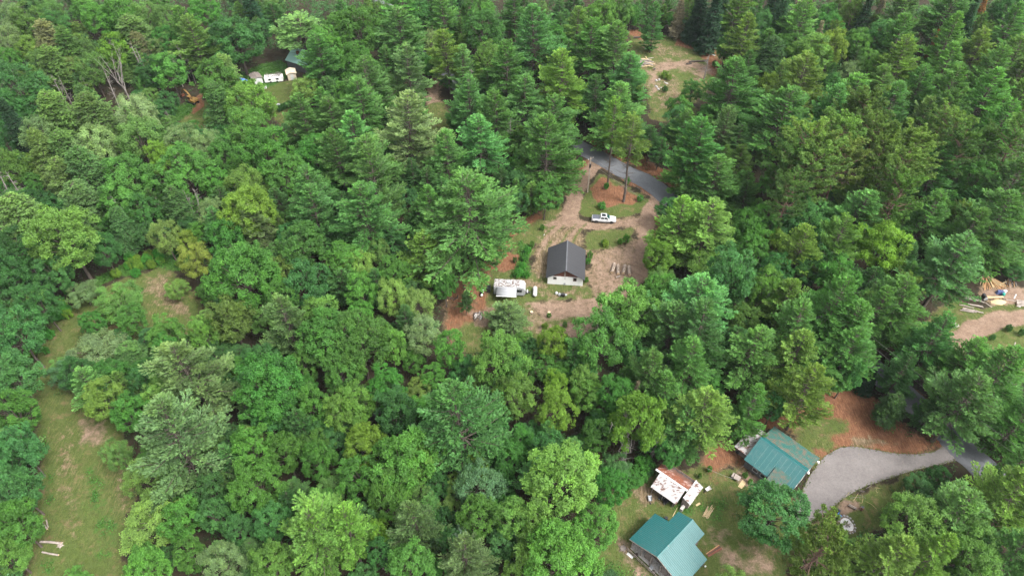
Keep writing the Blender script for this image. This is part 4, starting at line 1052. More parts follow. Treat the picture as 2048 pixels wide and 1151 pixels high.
# table, planks and bits by the green-roofed house
a = P(1472, 953, .6)
T = thing("garden_table", "pale wooden table in the bare yard in front of the green-roofed house", "table", (a.x, a.y, 0), math.radians(-40))
MB().box((0, 0, .7), (1.5, 1.0, .06)).build("tabletop", M['greywood'], T)
for sx in (-.62, .62):
    for sy in (-.4, .4): MB().box((sx, sy, .34), (.08, .08, .68)).build("leg", M['greywood'], T)
board(at(1484, 968, .05), math.radians(50), (1.7, .8, .05), M['lumber'], "pale plywood sheet on the ground beside the garden table", "plywood", "plywood_sheet")
b = MB().tube([(0, 0, 0), (0, 0, 2.1)], .06, 7); a0 = at(1465, 958)
tag(b.build("clothes_post", M['darkwood'], None, a0), "thin dark clothes post beside the garden table", "post")
wire((a0[0], a0[1], 2.05), tuple(P(1487, 930, 2.2)), .1, "dark pole-like line from the clothes post to the house wall", .04, M['darkwood'], "clothes_line")
def sawhorse(px, py, rz, label, mat):
    a = P(px, py, .3); T = thing("barrow", label, "cart", (a.x, a.y, 0), rz)
    MB().add([(-.5, -.3, .55), (.5, -.36, .62), (.5, .36, .62), (-.5, .3, .55), (-.3, -.18, .28), (.3, -.2, .28), (.3, .2, .28), (-.3, .18, .28)], [(0, 1, 5, 4), (1, 2, 6, 5), (2, 3, 7, 6), (3, 0, 4, 7), (4, 5, 6, 7)]).build("tray", mat, T)
    MB().tube([(-.75, -.05, .18), (-.75, .05, .18)], .18, 12).build("wheel", M['rubber'], T)
    for sy in (-.25, .25):
        MB().tube([(-.75, 0, .2), (.3, sy, .3), (1.0, sy, .58)], .025, 6).build("handle", M['greywood'], T); MB().tube([(.3, sy, .3), (.32, sy, .0)], .025, 6).build("leg", M['black'], T)
sawhorse(1416, 978, .5, "grey wheelbarrow on the bare earth right of the rusty shed", M['ash'])
sawhorse(1300, 997, 1.6, "grey wheelbarrow on the dry patch left of the rusty shed", M['camgrey'])
a = P(1328, 997, .5)
T = thing("lawn_tractor", "black garden tractor parked under the eaves of the rusty shed", "garden tractor", (a.x, a.y, 0), math.radians(130))
MB().box((.45, 0, .62), (.9, .6, .42)).build("hood", M['black'], T, bevel=.06); MB().box((-.3, 0, .42), (1.0, .8, .2)).build("chassis", M['black'], T, bevel=.03)
MB().xprism([(-.22, .62), (.22, .62), (.22, .7), (-.22, .7)], -.65, -.2).build("seat", M['rubber'], T, bevel=.02); MB().box((-.66, 0, .88), (.08, .44, .4)).build("backrest", M['rubber'], T, bevel=.02)
for x, r_ in ((-.5, .3), (.65, .22)):
    for sy in (-1, 1): wheel(T, (x, sy * .45, r_), r_, .2, sy)
MB().tube([(.02, 0, .75), (-.12, 0, 1.0)], .025, 6).build("steering_column", M['steel'], T)
# outdoor air unit at the back of the teal barn
a = P(1332, 1036, .5); b = MB().tube([(0, 0, 0), (0, 0, .75)], [.32, .3], 12); b.tube([(0, 0, .76), (0, 0, .8)], [.33, .3], 12)
tag(b.build("rain_barrel", M['black'], None, (a.x, a.y, 0)), "black rain barrel in the notch of the teal barn roof", "barrel")
a = P(1413, 1131, .3)
rr = random.Random(8)
for k in range(1):
    b = MB().tube([(0, 0, 0), (0, 0, .28), (0, 0, .3)], [.12, .15, .14], 10); b.tube([(.1, 0, .3), (0, 0, .42), (-.1, 0, .3)], .012, 5)
    tag(b.build("bucket", M['white'], None, (a.x + rr.uniform(-.3, .3), a.y - .35 * k, 0), (0, 0, k)), "white bucket at the right-hand corner of the teal-roofed barn", "bucket")

# fire circle by the driveway
a = P(1694, 1048, .1)
T = thing("fire_pit", "stone-ringed fire pit full of pale ash beside the driveway", "fire pit", (a.x, a.y, 0))
rr = random.Random(31)
for k in range(16):
    t_ = k / 16 * 2 * math.pi; s = rr.uniform(.2, .3)
    st = MB(); ring = [(math.cos(q * 1.047) * s * rr.uniform(.8, 1.1), math.sin(q * 1.047) * s * rr.uniform(.8, 1.1)) for q in range(6)]
    st.add([(x, y, -.02) for x, y in ring] + [(x * .75, y * .75, s * .9) for x, y in ring], [tuple(range(6, 12))] + [(i, (i + 1) % 6, 6 + (i + 1) % 6, 6 + i) for i in range(6)])
    st.build("stone", M['stone'], T, (math.cos(t_) * 1.3, math.sin(t_) * 1.55, 0), bevel=.03)
ash = MB(); vs = [(0, 0, .16)]
for k in range(14): vs.append((math.cos(k / 14 * 6.2832) * 1.1, math.sin(k / 14 * 6.2832) * 1.3, .03))
ash.add(vs, [(0, 1 + k, 1 + (k + 1) % 14) for k in range(14)], 0, True); ash.build("ash_bed", M['ash'], T)
for k in range(7):
    t_ = rr.uniform(0, 3.1); MB().tube([(-.6 * math.cos(t_), -.6 * math.sin(t_), .14), (.6 * math.cos(t_ + .3), .6 * math.sin(t_), .24)], .07, 6).build("charred_log", M['black'] if k < 2 else M['greywood'], T)
def camp_chair(px, py, rz, label, mat, name="folding_chair"):
    a = P(px, py, .4); T = thing(name, label, "chair", (a.x, a.y, 0), rz)
    MB().box((0, 0, .45), (.6, .6, .05)).build("seat", mat, T, bevel=.02); MB().box((0, .32, .78), (.6, .05, .62), 0, 0, -.2).build("backrest", mat, T, bevel=.02)
    for sx in (-.32, .32):
        MB().box((sx, 0, .66), (.06, .55, .04)).build("armrest", M['black'], T)
        for sy in (-.26, .26): MB().tube([(sx, sy, 0), (sx, sy, .64)], .02, 6).build("leg", M['black'], T)
camp_chair(1679, 1031, .8, "bright blue folding chair near the stone fire pit", M['blue'])
camp_chair(1677, 1020, 2.3, "dark folding chair behind the bright blue one at the fire pit", M['black'])
a = P(1705, 1013, .3)
T = thing("log_bench", "grey plank bench on the bare ground above the fire pit", "bench", (a.x, a.y, 0), math.radians(-35))
MB().box((0, .14, .42), (1.3, .16, .06)).build("seat_plank", M['greywood'], T); MB().box((0, -.14, .42), (1.3, .16, .06)).build("seat_plank", M['boards'], T)
for x in (-.5, .5): MB().tube([(x, 0, 0), (x, 0, .39)], .15, 9).build("leg", M['logbark'], T)
b = MB().tube([(0, 0, 0), (0, 0, .03), (0, 0, .85), (0, 0, .88)], [.27, .29, .29, .27], 12, 0, True, 1)
tag(b.build("burn_barrel", [M['rust'], M['black']], None, at(1722, 1018)), "dark rusty burn barrel right of the plank bench", "barrel")
for k in range(12):
    rr2 = random.Random(60 + k); px, py = rr2.uniform(1690, 1760), rr2.uniform(968, 1012); an = rr2.uniform(0, 3.1)
    l_ = rr2.uniform(.6, 2.2); b = MB().tube([(-l_ / 2, 0, .05), (0, rr2.uniform(-.2, .2), .09), (l_ / 2, 0, .05)], [.035, .03, .015], 5)
    tag(b.build("fallen_branch", M['bark_grey'] if k % 2 else M['lumber'], None, at(px, py, .02), (0, 0, an)), "thin fallen branch on the grass by the fire pit", "branch", "fallen branches by the fire pit")

# mown strip: fallen trunk and debris
for k, (x0, y0, x1, y1, r_) in enumerate([(82, 1083, 124, 1086, .22), (85, 1104, 118, 1110, .16), (84, 1045, 96, 1058, .16), (93, 1040, 97, 1054, .12)]):
    A = P(x0, y0); B = P(x1, y1); d_ = B - A
    log(((A.x + B.x) / 2, (A.y + B.y) / 2), math.atan2(d_.y, d_.x), d_.length, r_, ["thick fallen grey trunk at the left edge of the mown strip", "thinner fallen grey trunk just below the thick one on the mown strip", "short pale log on the mown strip above the fallen trunks", "shortest pale log on the mown strip above the fallen trunks"][k], "fallen trunks on the mown strip", seed=40 + k, mats=[M['greywood'], M['logend']])
stump(121, 1090, .35, .3, "broken pale stump end beside the thick fallen trunk", mats=[M['greywood'], M['greywood']])
log(at(365, 655), -.5, 2.2, .06, "thin bare branch at the lower edge of the small mown patch", cat="branch", name="fallen_branch", seed=3, mats=[M['bark_grey'], M['logend']])

# sawmill yard
rr = random.Random(77)
c0 = P(1983, 565, .4)
for k in range(40):
    fan = rr.uniform(-1, 1); an = math.radians(95 + fan * 38)
    L_ = rr.uniform(2.4, 4.0)
    x = c0.x + fan * 2.1 + rr.gauss(0, .25); y = c0.y + rr.uniform(-.6, .6)
    board((x, y, .12 + .014 * k), an, (L_, rr.uniform(.1, .22), .05), M['slabwood'] if k % 3 else M['lumber'], "orange slab board in the fan-shaped slab heap at the sawmill yard", "slab", "slab_board", "slab boards in the sawmill heap", (rr.uniform(-.1, .1), rr.uniform(-.12, .05)))
for k in range(12):
    x = c0.x + 4.2 + rr.gauss(0, .5); y = c0.y - .1 + rr.uniform(-.6, .6)
    board((x, y, .12 + .03 * k), math.radians(75 + rr.gauss(0, 14)), (rr.uniform(1.6, 2.8), .13, .05), M['greywood'] if k % 2 else M['slabwood'], "weathered slab in the smaller heap beside the orange slabs", "slab", "slab_board", "slabs in the smaller sawmill heap", (rr.uniform(-.1, .1), rr.uniform(-.1, .1)))
board(at(2004, 569, .5), math.radians(28), (2.4, .3, .12), M['lumber'], "broad pale beam lying across the slab heaps", "beam", "beam")
for k in range(13):
    px = 1972 + rr.uniform(-46, -18); py = 610 + rr.uniform(-14, 22)
    log(at(px, py), math.radians(-22 + rr.gauss(0, 9)), rr.uniform(2.2, 3.2), rr.uniform(.10, .16), "grey log in the loose pile at the bend of the sandy track", "grey logs by the sandy track", seed=90 + k, mats=[M['greywood'], M['logend']], z=.16 + .05 * (k % 4))
for k in range(7):
    log(at(1893 + k * 3, 645 + k * 1.5), math.radians(20 + rr.gauss(0, 6)), rr.uniform(1.8, 2.6), .13, "short grey log half under the pine beside the sandy track", "short grey logs under the pine", seed=110 + k, mats=[M['greywood'], M['logend']])
# sawmill bed with log
a = P(1988, 595, .5)
T = thing("sawmill", "low portable sawmill frame with a pale sawn log behind the sandy track", "sawmill", (a.x, a.y, 0), math.radians(2))
for sy in (-.4, .4): MB().box((0, sy, .3), (5.2, .1, .14)).build("rail", M['darkwood'], T)
for k in range(7): MB().box((-2.3 + k * .77, 0, .2), (.12, 1.0, .12)).build("cross_bunk", M['greywood'], T)
for k in range(4): MB().box((-2.2 + k * 1.47, .4, .11), (.16, .16, .22)).build("foot", M['concrete'], T)
MB().box((-2.4, 0, .95), (.5, 1.3, .9)).build("saw_head", M['black'], T, bevel=.05)
MB().tube([(-2.4, -.75, .95), (-2.4, -.66, .95)], .42, 14).build("band_wheel", M['steel'], T)
tag(MB().tube([(-1.9, 0, 0), (2.0, 0.05, 0)], [.26, .24], 10, 0, True, 0).build("sawn_log", M['lumber'], None, (a.x, a.y, .63), (0, 0, math.radians(2))), "pale debarked log resting on the sawmill frame", "log")
dm = MB(); vs = [(0, 0, .55)]
for q, (f_, h_) in enumerate(((.5, .35), (1, .0))):
    for k in range(14):
        t_ = k / 14 * 6.2832; vs.append((math.cos(t_) * 1.9 * f_ * rr.uniform(.85, 1.1), math.sin(t_) * 1.0 * f_ * rr.uniform(.85, 1.1), h_))
dm.add(vs, [(0, 1 + k, 1 + (k + 1) % 14) for k in range(14)] + [(1 + k, 15 + k, 15 + (k + 1) % 14, 1 + (k + 1) % 14) for k in range(14)], 0, True)
tag(dm.build("sawdust_heap", mat_noise("sawdust", (.36, .26, .14), (.48, .36, .21), 5, .95, .1, bump=.4), None, at(1996, 603, .01)), "yellow sawdust heap in front of the sawmill frame", "sawdust", kind="thing")
a = P(2001, 586, .4)
b = MB().tube([(0, 0, 0), (0, 0, .05), (0, 0, .9), (0, 0, .95)], [.28, .3, .3, .27], 12)
tag(b.build("plastic_barrel", M['greenplastic'], None, (a.x + .3, a.y - .6, 0)), "green plastic barrel right of the sawmill frame", "barrel")
b = MB(); vs = []
for k in range(10):
    t_ = k / 10 * 6.2832; q = rr.uniform(.8, 1.15); vs += [(math.cos(t_) * .95 * q, math.sin(t_) * .7 * q, 0), (math.cos(t_) * .6 * q, math.sin(t_) * .45 * q, .75 + rr.uniform(-.1, .15))]
b.add(vs, [(2 * k, (2 * k + 2) % 20, (2 * k + 3) % 20, 2 * k + 1) for k in range(10)] + [tuple(range(1, 20, 2))])
tag(b.build("tarp_bundle", mat_noise("dark_blue_tarp", (.03, .045, .12), (.08, .10, .20), 3, .5), None, (a.x, a.y + .4, 0)), "dark blue tarp-covered bundle behind the green barrel", "tarp bundle")
b = MB().box((0, 0, .3), (.7, .5, .6)); b.box((0, 0, .62), (.76, .56, .06)); tag(b.build("white_cooler", M['white'], None, (a.x + 1.3, a.y + .6, 0), (0, 0, .3), bevel=.03), "white cooler box right of the blue tarp bundle", "cooler")
for k, (px, py, an, L_, mt, lab) in enumerate([(1977, 610, -60, 1.7, 'greywood', "short grey plank on the grass below the sawmill frame"), (2024, 601, -12, 2.6, 'greywood', "long grey plank right of the sawmill frame"), (2030, 593, 50, 1.7, 'white', "pale slanting plank at the right edge of the sawmill yard"), (2032, 568, 75, 1.2, 'boards', "brown plank by the dark bushes at the right edge"), (2029, 690, 55, 1.9, 'greywood', "thin stick on the grass below the sandy track")]):
    board(at(px, py, .08), math.radians(an), (L_, .2, .06), M[mt], lab, "plank", "plank")
for k in range(6):
    log(at(2040 + rr.uniform(-2, 6), 602 + k * 2.2), math.radians(-4 + rr.gauss(0, 5)), 2.6, .15, "grey log in the pile cut by the right edge of the photo", "grey logs at the right edge", seed=130 + k, mats=[M['greywood'], M['logend']], z=.15 + .03 * k)
for k in range(3):
    b = MB().box((0, 0, .15), (.45, .35, .3)); tag(b.build("concrete_block", M['ash'], None, at(2038 + k * 5, 613 - k * 2), (0, 0, .4 * k), bevel=.03), "pale concrete block beside the logs at the right edge", "block", "concrete blocks at the right edge")

# clearing at the top: pale lumber, logs, brush
rr = random.Random(51)
for k in range(26):
    px, py = 1288 + rr.gauss(0, 7), 128 + rr.gauss(0, 5)
    board(at(px, py, .12 + .02 * k), math.radians(rr.gauss(-20, 25)), (rr.uniform(1.8, 3.2), .3, .12), M['greywood'] if k % 3 else M['lumber'], "pale sawn board in the jumbled heap at the far clearing", "board", "sawn_board", "pale boards heaped in the far clearing", (rr.uniform(-.1, .1), rr.uniform(-.1, .1)))
for k in range(8):
    px, py = 1262 + rr.gauss(0, 6), 141 + rr.gauss(0, 3)
    board(at(px, py, .1 + .03 * k), math.radians(rr.gauss(10, 25)), (rr.uniform(1.5, 2.6), .3, .1), M['white'] if k % 2 else M['greywood'], "whitish board in the far clearing's second heap, under the pine", "board", "sawn_board", "whitish boards under the pine")
for k, (px, py, an, L_, r_, lab) in enumerate([(1421, 109, -45, 3.4, .16, "pale slim log on the reddish ground of the far clearing"), (1396, 124, 8, 6.5, .3, "long dark fallen log in the middle of the far clearing"), (1377, 129, 10, 2.0, .25, "short dark log left of the long fallen one in the far clearing"), (1395, 81, -8, 2.6, .3, "grey log against the dark spruces at the far clearing's edge"), (1350, 75, -5, 2.4, .3, "whitish log at the far clearing's back edge"), (1273, 77, 5, 2.2, .35, "dark log at the far clearing's upper left corner"), (1308, 140, 30, .9, .3, "charred stub log by the pale board heap in the far clearing")]):
    log(at(px, py), math.radians(an), L_, r_, lab, seed=150 + k, mats=[M['white'] if k in (0, 4) else M['darkwood'] if k in (1, 2, 5, 6) else M['bark_grey'], M['logend']])
for k in range(10):
    px, py = rr.uniform(1310, 1340), rr.uniform(160, 185); s = rr.uniform(.3, .6)
    st = MB(); ring = [(math.cos(q * 1.047) * s * rr.uniform(.7, 1.1), math.sin(q * 1.047) * s * rr.uniform(.7, 1.1)) for q in range(6)]
    st.add([(x, y, -.05) for x, y in ring] + [(x * .7, y * .7, s * .7) for x, y in ring], [tuple(range(6, 12))] + [(i, (i + 1) % 6, 6 + (i + 1) % 6, 6 + i) for i in range(6)])
    tag(st.build("boulder", M['stone'], None, at(px, py), bevel=.05), "grey boulder in the stony patch of the far clearing", "boulder", "boulders in the far clearing")
# far lawn: debris
b = MB().box((0, 0, .3), (.8, .6, .6)); b.box((0, 0, .63), (.86, .66, .06)); tag(b.build("plastic_bin", M['white'], None, at(531, 177), bevel=.04), "small white bin at the corner of the far lawn", "bin")
b = MB().box((0, 0, .3), (1.1, .7, .6)); b.box((.1, .1, .65), (.6, .4, .2)); tag(b.build("plastic_bin", M['camgrey'], None, at(557, 212), bevel=.04), "grey bin by the hedge below the far lawn", "bin")

# ------------------------------------------------------------------ tree kinds: wood mesh + crown mesh
def nrm(a):
    return a / (np.linalg.norm(a, axis=-1, keepdims=True) + 1e-9)
class Crown:
    def __init__(s): s.c = []; s.a = []; s.n = []; s.l = []; s.w = []; s.t = []
    def add(s, c, a, n, l, w, t):
        k = len(c)
        s.c.append(c); s.a.append(a); s.n.append(n)
        s.l.append(np.broadcast_to(l, k)); s.w.append(np.broadcast_to(w, k)); s.t.append(np.broadcast_to(t, (k, 2)))
    def mesh(s, name, mat, rng):
        c = np.concatenate(s.c); a = nrm(np.concatenate(s.a)); n = np.concatenate(s.n)
        l = np.concatenate(s.l)[:, None]; w = np.concatenate(s.w)[:, None]; t = np.concatenate(s.t)
        sd_ = nrm(np.cross(n, a)); n2 = np.cross(a, sd_)
        bend = n2 * (l * 0.12)
        v = np.stack([c - a * l / 2 - bend, c + sd_ * w / 2 + a * l * .08, c + a * l / 2 - bend, c - sd_ * w / 2 + a * l * .08], 1).reshape(-1, 3)
        me = bpy.data.meshes.new(name)
        fill_mesh(me, v, np.arange(len(v)).reshape(-1, 4))
        at_ = me.attributes.new("tint", 'FLOAT_COLOR', 'POINT')
        col = np.ones((len(v), 4), np.float32)
        tt = np.clip(t + rng.normal(0, .16, t.shape), 0, 1)
        col[:, 0] = np.repeat(tt[:, 0], 4); col[:, 1] = np.repeat(tt[:, 1], 4)
        at_.data.foreach_set("color", col.reshape(-1))
        me.materials.append(mat)
        return me
def wood_mesh(name, mb, mat):
    me = bpy.data.meshes.new(name); me.from_pydata(mb.v, [], mb.f); me.materials.append(mat)
    me.polygons.foreach_set("use_smooth", [True] * len(mb.f)); me.update()
    return me
def rdir(rng, k):
    return nrm(rng.normal(size=(k, 3)))

def conifer(seed, H, R, cb, kind):
    rng = np.random.default_rng(seed); cr = Crown(); wd = MB()
    wob = rng.normal(0, .12, (6, 2))
    tp = [(wob[i, 0] * (i > 0), wob[i, 1] * (i > 0), H * f) for i, f in enumerate((0, .2, .45, .7, .88, .985))]
    r0 = .011 * H
    wd.tube(tp, [r0 * 1.25, r0, r0 * .78, r0 * .5, r0 * .25, .02], 8, cap=False)
    z = cb * H
    step = {'pine': (.75, 1.2), 'red': (.5, .9), 'spruce': (.30, .5), 'fir': (.38, .62)}[kind]
    lump = rng.uniform(0, 6.28, 4)
    while z < H * .975:
        t = (z - cb * H) / (H * (1 - cb))
        if kind == 'pine': prof = min(1.0, 1.13 * (1 - t) ** .74 + .02) * (.72 + .28 * min(1, t / .16)); nb = rng.integers(5, 8)
        elif kind == 'red': prof = math.sqrt(max(0, 1 - (1.55 * (t - .36)) ** 2)) if t > .36 else .55 + .45 * t / .36; prof = max(prof, .25); nb = rng.integers(3, 6)
        elif kind == 'spruce': prof = (1 - t) ** .9 * (.8 + .2 * min(1, t / .1)); nb = rng.integers(5, 8)
        else: prof = (1 - t) ** .52 * (.75 + .25 * min(1, t / .15)); nb = rng.integers(5, 8)
        az0 = rng.uniform(0, 6.28)
        for b in range(nb):
            if rng.random() < (.10 if kind in ('pine', 'red') else .06): continue
            az = az0 + b * 6.28 / nb + rng.normal(0, .25)
            Lb = R * prof * rng.uniform(.62, 1.12) * (1 + .16 * math.sin(az * 2 + lump[0]) + .1 * math.sin(az * 3 + lump[1] + z))
            Lb = max(Lb, .35)
            el = {'pine': -.10 + .85 * t ** 1.6, 'red': .15 + .7 * t ** 1.5, 'spruce': -.42 + .75 * t, 'fir': -.22 + .7 * t}[kind] + rng.normal(0, .1)
            up = {'pine': .20, 'red': .35, 'spruce': .18, 'fir': -.10}[kind]
            h = np.array((math.cos(az), math.sin(az), 0.0)); lat = np.array((-h[1], h[0], 0.0))
            S = np.linspace(0, 1, 6)
            curve = rng.normal(0, .1)
            pts = np.array([h * Lb * s_ * math.cos(el) + lat * Lb * curve * s_ * s_ + np.array((0, 0, z + Lb * s_ * math.sin(el) + up * Lb * s_ * s_)) for s_ in S])
            if kind == 'fir' : pts[:, 2] -= .1 * Lb * S ** 3
            if Lb > .7: wd.tube([tuple(p) for p in pts[[0, 2, 5]]], [.02 + .012 * Lb, .012 + .008 * Lb, .01], 4, cap=False)
            def on(s_):
                return np.stack([np.interp(s_, S, pts[:, k]) for k in range(3)], -1)
            bt = rng.uniform(.12, .9); by = rng.uniform(0, .4) + .25 * (t > .8)
            if kind == 'red':
                nt = int(5 + Lb * 3.4); s_ = rng.uniform(.38, 1.02, nt) ** .8
                c0 = on(np.clip(s_, 0, 1)) + np.outer(rng.uniform(-.5, .5, nt) * (1.15 - s_) * Lb * .6, lat) + rng.normal(0, .1, (nt, 3)) + np.array((0, 0, .12))
                k = 15
                C = np.repeat(c0, k, 0); D = nrm(rdir(rng, nt * k) + h * .35 + np.array((0, 0, .55)))
                l_ = rng.uniform(.26, .42, nt * k)
                cr.add(C + D * l_[:, None] * .5, D, rdir(rng, nt * k), l_, .11, np.repeat(np.stack([np.clip(bt + rng.normal(0, .2, nt), 0, 1), np.full(nt, by)], 1), k, 0))
            else:
                dens = {'pine': 4.4, 'spruce': 4.2, 'fir': 4.4}[kind]
                nt = int(3 + Lb * dens); s0 = {'pine': .26, 'spruce': .12, 'fir': .18}[kind]
                s_ = np.sort(rng.uniform(s0, 1.0, nt)); base = on(s_)
                side = np.where(np.arange(nt) % 2 == 0, 1.0, -1.0)
                ang = (rng.uniform(.35, .85, nt) if kind == 'pine' else rng.uniform(.5, 1.15, nt)) * side; ang[-1] = 0
                dirs = np.outer(np.cos(ang), h) + np.outer(np.sin(ang), lat)
                dirs[:, 2] += {'pine': .22, 'spruce': -.12, 'fir': -.2}[kind] + rng.normal(0, .1, nt) + (.35 * t if kind == 'pine' else .2 * t)
                dirs = nrm(dirs)
                lens = (.28 + .42 * Lb * (1.08 - s_) ** .8 * (.55 + .45 * np.minimum(1, (s_ - s0) / .2))) * rng.uniform(.75, 1.2, nt)
                lens = np.minimum(lens, 1.7)
                per = {'pine': .30, 'spruce': .24, 'fir': .24}[kind]
                m = np.maximum(1, (lens / per).astype(int)); I = np.repeat(np.arange(nt), m)
                u = (np.arange(len(I)) - np.repeat(np.cumsum(m) - m, m) + .6) / np.repeat(m, m)
                c0 = base[I] + dirs[I] * (u * lens[I])[:, None]; c0[:, 2] += (.10 if kind == 'pine' else -.10) * u ** 2 * lens[I]
                k = {'pine': 5, 'spruce': 4, 'fir': 4}[kind]
                C = np.repeat(c0, k, 0); n_ = len(C)
                D = nrm(np.repeat(dirs[I], k, 0) * .9 + rng.normal(0, .36 if kind == 'pine' else .52, (n_, 3)) * np.array((1, 1, .55)) + np.array((0, 0, .20 if kind == 'pine' else -.05)))
                l_ = rng.uniform(.38, .62, n_) if kind == 'pine' else rng.uniform(.26, .4, n_)
                N_ = nrm(np.array((0, 0, 1.0)) + rng.normal(0, .5, (n_, 3)))
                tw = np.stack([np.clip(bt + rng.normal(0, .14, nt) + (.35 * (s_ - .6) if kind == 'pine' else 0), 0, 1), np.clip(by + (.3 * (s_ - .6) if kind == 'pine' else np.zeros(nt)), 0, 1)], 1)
                cr.add(C + D * l_[:, None] * .35, D, N_, l_, .125 if kind == 'pine' else .15, np.repeat(tw[I], k, 0))
        z += rng.uniform(*step) * (1.0 - .45 * t)
    # leader
    D = nrm(rdir(rng, 26) * np.array((.6, .6, .3)) + np.array((0, 0, .8))); c0 = np.zeros((26, 3)); c0[:, 2] = H * rng.uniform(.955, 1.0, 26)
    cr.add(c0 + D * .15, D, rdir(rng, 26), .4, .13, (.7, .5))
    return wd, cr, rng

def broadleaf(seed, H, R, kind):
    """maple: dense rounded crown of tight clumps; loose: airy crown of smaller leaves; shrub: low and many-stemmed"""
    rng = np.random.default_rng(seed); cr = Crown(); wd = MB()
    Rz = {'maple': .40, 'loose': .42, 'shrub': .46}[kind] * H
    zc = H - Rz
    fork = {'maple': .34, 'loose': .38, 'shrub': .04}[kind] * H
    r0 = .014 * H
    wd.tube([(0, 0, 0), (rng.normal(0, .1), rng.normal(0, .1), fork * .6), (rng.normal(0, .15), rng.normal(0, .15), fork), (0, 0, zc + .3 * Rz)], [r0 * 1.3, r0, r0 * .85, r0 * .25], 8, cap=False)
    nl = int({'maple': 1.0, 'loose': 1.15, 'shrub': .9}[kind] * (26 + 2.3 * R * R))
    i = np.arange(nl) + .5
    ph = np.arccos(1 - 1.62 * i / nl); th = math.pi * (1 + 5 ** .5) * i + rng.normal(0, .35, nl)   # fibonacci points, lowest fifth left open
    dirs = np.stack([np.cos(th) * np.sin(ph), np.sin(th) * np.sin(ph), np.cos(ph)], 1)
    lob = rng.normal(size=(7, 3)); lob = nrm(lob); lob[:, 2] = np.abs(lob[:, 2]) * .6
    bulge = .80 + .26 * np.max(np.maximum(0, dirs @ nrm(lob).T) ** 6, 1)
    rad = bulge * rng.uniform(.74, 1.06, nl)
    low = np.clip(-dirs[:, 2], 0, 1); rad *= 1 - .15 * low
    cen = dirs * rad[:, None] * np.array((R, R, Rz)) + np.array((0, 0, zc))
    inner = rng.random(nl) < .16; cen[inner] = (cen[inner] - np.array((0, 0, zc))) * rng.uniform(.4, .7) + np.array((0, 0, zc))
    for c in cen[::3]:                                          # limbs
        m = np.array((c[0] * .35, c[1] * .35, fork + (c[2] - fork) * .55)); f0 = np.array((0, 0, fork * rng.uniform(.85, 1.25)))
        wd.tube([tuple(f0), tuple(m), tuple(c)], [r0 * .42, r0 * .25, .02], 4, cap=False)
    rc0 = {'maple': .95, 'loose': .80, 'shrub': .62}[kind] * (R / 4.5) ** .35
    ns, nlf = {'maple': (20, 17), 'loose': (16, 13), 'shrub': (12, 9)}[kind]
    ll, lw = {'maple': (.235, .185), 'loose': (.21, .15), 'shrub': (.24, .17)}[kind]
    for c, d in zip(cen, dirs):
        rc = rc0 * rng.uniform(.7, 1.35)
        out = nrm(d + np.array((0, 0, .55)))
        sdir = nrm(rdir(rng, ns) + out * .85)
        fl = np.array((1, 1, .72)) if kind == 'maple' else np.array((.85, .85, 1.0))
        sp = c + sdir * rc * rng.uniform(.55, 1.08, ns)[:, None] * fl
        bt = rng.uniform(.2, .8); by = rng.uniform(0, .45)
        C = np.repeat(sp, nlf, 0); n_ = len(C); So = np.repeat(sdir, nlf, 0)
        C = C + rng.normal(0, .16 if kind == 'maple' else .2, (n_, 3))
        N_ = nrm(So * .6 + np.array((0, 0, .75)) + rng.normal(0, .55, (n_, 3)))
        A = nrm(np.cross(N_, rdir(rng, n_)) + So * .3)
        tt = np.repeat(np.stack([np.clip(bt + rng.normal(0, .16, ns), 0, 1), np.clip(by + rng.normal(0, .12, ns), 0, 1)], 1), nlf, 0)
        cr.add(C, A, N_, ll * rng.uniform(.75, 1.2, n_), lw * rng.uniform(.75, 1.2, n_), tt)
    return wd, cr, rng

def snag(seed, H, R):
    rng = np.random.default_rng(seed); wd = MB()
    top = (rng.normal(0, .5), rng.normal(0, .5), H)
    def tr(f): return np.array((top[0] * f ** 1.5, top[1] * f ** 1.5, H * f))
    wd.tube([tuple(tr(f)) for f in (0, .3, .6, .85, 1)], [.22, .17, .12, .07, .02], 7, cap=False)
    for k in range(30):
        f = rng.uniform(.25, .97); p = tr(f); az = rng.uniform(0, 6.28); L = R * (1.15 - f) * rng.uniform(.4, 1.2) + .4
        h = np.array((math.cos(az), math.sin(az), rng.uniform(-.1, .7)))
        q = p + h * L * .5; e = q + (h + rng.normal(0, .3, 3)) * L * .5
        wd.tube([tuple(p), tuple(q), tuple(e)], [.045, .03, .012], 4, cap=False)
        for j in range(3):
            s_ = p + h * L * rng.uniform(.3, .5); e2 = s_ + nrm(h + rng.normal(0, .7, 3)) * L * .4
            wd.tube([tuple(s_), tuple(e2)], [.02, .008], 3, cap=False)
    return wd, rng
def forked_snag(seed, H):
    rng = np.random.default_rng(seed); wd = MB()
    wd.tube([(0, 0, 0), (.1, 0, H * .22), (0, .1, H * .4)], [.3, .24, .2], 8, cap=False)
    for k in range(7):
        az = k * .9 + rng.uniform(-.3, .3); p = np.array((0, .05, H * (.25 + .03 * k))); pts = [p]
        d = nrm(np.array((math.cos(az) * .45, math.sin(az) * .45, 1.0)))
        for j in range(4):
            pts.append(pts[-1] + d * H * .16); d = nrm(d + rng.normal(0, .18, 3))
        wd.tube([tuple(q) for q in pts], [.15, .11, .08, .05, .02], 6, cap=False)
        for j in range(12):
            q = pts[rng.integers(1, 5)] + rng.normal(0, .05, 3); d2 = nrm(d + rng.normal(0, .6, 3)); L = rng.uniform(.8, 2.2)
            m = q + d2 * L * .5; wd.tube([tuple(q), tuple(m), tuple(m + nrm(d2 + rng.normal(0, .5, 3)) * L * .5)], [.035, .02, .008], 3, cap=False)
    return wd, rng

